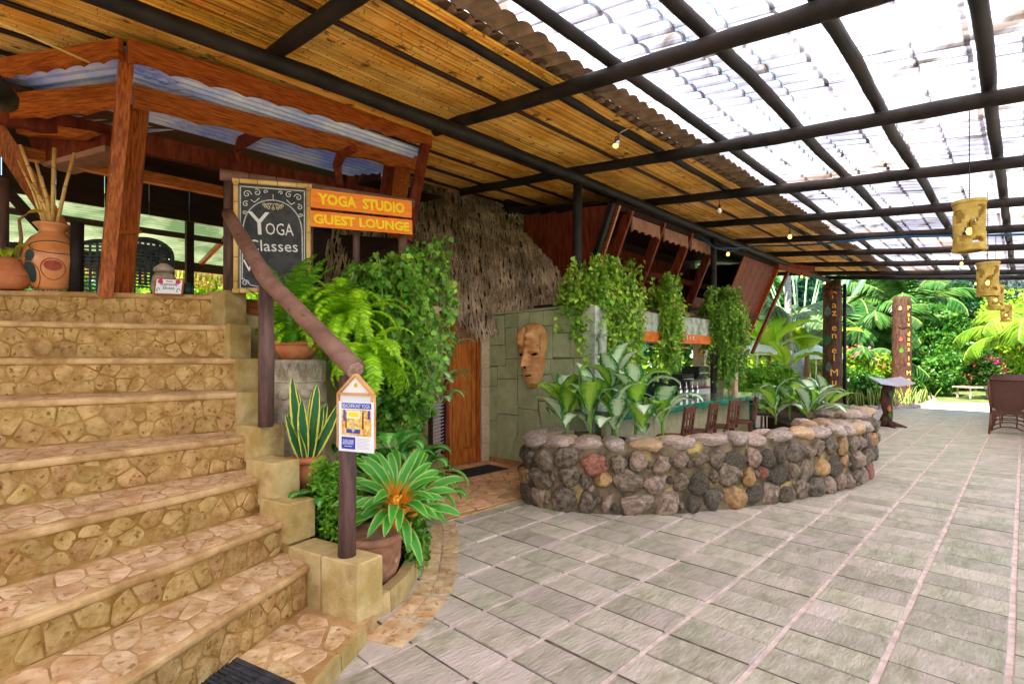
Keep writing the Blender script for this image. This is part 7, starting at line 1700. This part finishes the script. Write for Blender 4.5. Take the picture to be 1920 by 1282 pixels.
# trees
TREES = [(1850,34,6.5,(5,3,3.4),16000,.26,'greyleaf','big tree with silvery leaves shading the garden path',.25),(1800,31,3.6,(3.6,2.2,2.6),13000,.24,'darkleaf','dark dense tree behind the lettered trunk',.2),
 (1745,27,2.3,(2.2,1.5,1.8),8000,.2,'midleaf','mid green tree with a thin bent trunk by the sunny paving',.09),(1930,24,2.9,(2.2,2.6,2.2),9000,.16,'limeleaf','feathery lime tree over the dining chairs',.12),
 (1560,34,5.0,(4.5,3,4.0),12000,.3,'midleaf','broad green tree far behind the first totem',.25),(1660,40,6.5,(6,3,5.5),13000,.34,'bluegreen','tall blue green tree filling the gap between the poles',.3),
 (1420,30,4.5,(4.5,3,4.0),12000,.3,'bluegreen','tree behind the banana plants beyond the bar',.25),(2010,36,5.0,(5,3,5),9000,.32,'darkleaf','dark tree at the edge of the garden beyond the table',.3),
 (1330,27,3.5,(4.5,2.5,3.4),9000,.26,'midleaf','green tree seen through the bar opening',.2)]
for i, (px, Y, z_, rad, n, lf, m, lb, tr_) in enumerate(TREES):
    x = (px-960)*Y/1000; leaf_cloud('garden_tree', lb, 'tree', (x,Y,z_), rad, n, lf, M[m], 80+i, trunk=(tr_, .4*math.sin(i*2)), partname='crown', lumps=26)
for i, (px, Y, h, m) in enumerate(((1835,33,3,'palm_trunk'),(1487,19,3.4,'palm_trunk'))):
    x = (px-960)*Y/1000; palm('palm_tree', ('slim grey trunked palm beyond the sunny paving','slim grey palm beside the white umbrella')[i], (x,Y,0), h+1.5, 12, 2.4, M['palmleaf'], 90+i)
# far woodland closing the view, one mass
def woods(label, arc_pts, h, n, seed, m, lf=.6, name='woodland'):
    rg_ = np.random.default_rng(seed); P_ = np.array([(p[0],p[1]) for p in arc_pts]); k = rg_.integers(0,len(P_)-1,n); f = rg_.random((n,1)); xy = P_[k]*(1-f)+P_[k+1]*f+rg_.normal(size=(n,2))*1.2
    top = h*(.75+.25*np.sin(xy[:,0]*.35)+.12*np.sin(xy[:,0]*1.3)); zz = rg_.random(n)**.9*top
    me = scatter_mesh(name, *LEAF, np.column_stack([xy,zz]), rand_frames(n, lf, up=(0,0,-1), upw=.3, out=(-.5,-.7,.6), outw=.8), m); o = obj(name, None, None, me=me, kind='stuff'); return o
woods('', [GP(1340,44), GP(1500,46), GP(1650,48), GP(1800,48), GP(2000,46), (75,35), (80,10)], 13, 26000, 5, M['midleaf'], .8)
woods('', [(-22,30),(-10,38),(4,42),(20,44)], 12, 12000, 6, M['bluegreen'], .8)
woods('', [GP(1340,42), GP(1500,43), GP(1650,45), GP(1800,45), GP(2000,44)], 6, 12000, 15, M['darkleaf'], .6)
# hillside planting seen under the pavilion eaves
hill = obj('hillside', MB().hexa([Vector((-16,9.5,-.02)),Vector((-2.5,14.5,-.02)),Vector((-4,24,-.02)),Vector((-22,24,-.02))], [Vector((-16,11.5,2.1)),Vector((-3.2,15.5,2.1)),Vector((-4,24,4.2)),Vector((-22,24,4.2))]), M['earth'], kind='structure')
leaf_cloud('hillside_bush', 'sunlit lime bush beyond the deck under the straw fringe', 'bush', (-7.6,13.0,2.7), (1.8,1.0,1.1), 6500, .12, M['limeleaf'], 101)
leaf_cloud('hillside_bush', 'mid green bush beside the chalkboard post behind the deck', 'bush', (-6.0,13.8,2.7), (1.8,1.0,1.2), 6500, .13, M['hedge'], 102)
leaf_cloud('hillside_bush', 'leafy bush behind the clay vase and woven armchair', 'bush', (-10.5,12.5,2.7), (2.2,1.0,1.3), 6500, .13, M['midleaf'], 103)
leaf_cloud('hillside_bush', 'darker bush further up the hillside', 'bush', (-8,17,3.6), (4,1.4,2.0), 7500, .2, M['midleaf'], 104)
woods('', [(-25,8),(-18,18),(-10,21),(-1,23),(6,26)], 9, 13000, 7, M['hedge'], .45)
woods('', [(-18,-12),(-14,0),(-16,6)], 7, 5000, 8, M['midleaf'], .6)
# umbrellas, globe lamp
def umbrella(loc, h, r_, label):
    t = thing('garden_umbrella', label, 'umbrella', loc); c = Vector(loc); mb = MB(); n = 8
    mb.v = [tuple(c+Z*(h+.45))]+[tuple(c+Vector((r_*math.cos(2*PI*i/n), r_*math.sin(2*PI*i/n), h))) for i in range(n)]+[tuple(c+Vector((r_*math.cos(2*PI*i/n), r_*math.sin(2*PI*i/n), h-.12))) for i in range(n)]
    mb.f = [(0,1+i,1+(i+1)%n) for i in range(n)]+[(1+i,9+i,9+(i+1)%n,1+(i+1)%n) for i in range(n)]
    obj('canopy', mb, M['white'], t); obj('pole', MB().tube([c, c+Z*(h+.4)], .03, 8), M['white'], t)
umbrella(GP(1420,19), 1.85, 1.15, 'white garden umbrella beyond the end of the bar')
umbrella(GP(1345,20), 1.75, 1.0, 'white umbrella seen between the pillars of the bar')
umbrella(GP(1530,20.5), 1.7, 1.0, 'white umbrella half hidden behind the banana plants')
obj('globe_lamp', MB().lathe(GP(1891,24), [(.03,0),(.03,.5),(.0,.5)], 8).lathe(GP(1891,24,.5), [(0,0),(.13,.05),(.19,.18),(.13,.32),(0,.37)], 16), M['white'], None, True, label='round white globe lamp among the plants beyond the chairs', cat='lamp')
dt = thing('low_table', 'low grey wooden table at the edge of the sunny paving', 'table', GP(1835,21.5))
obj('table_top', MB().box(Vector(GP(1835,21.5,.45)), Vector((.75,0,0)), Vector((0,.4,0)), Z*.03), M['carved'], dt)
for sx in (-.6,.6):
    for sy in (-.3,.3): obj('leg', MB().tube([Vector(GP(1835,21.5))+Vector((sx,sy,0)), Vector(GP(1835,21.5))+Vector((sx,sy,.42))], .035, 6), M['carved'], dt)
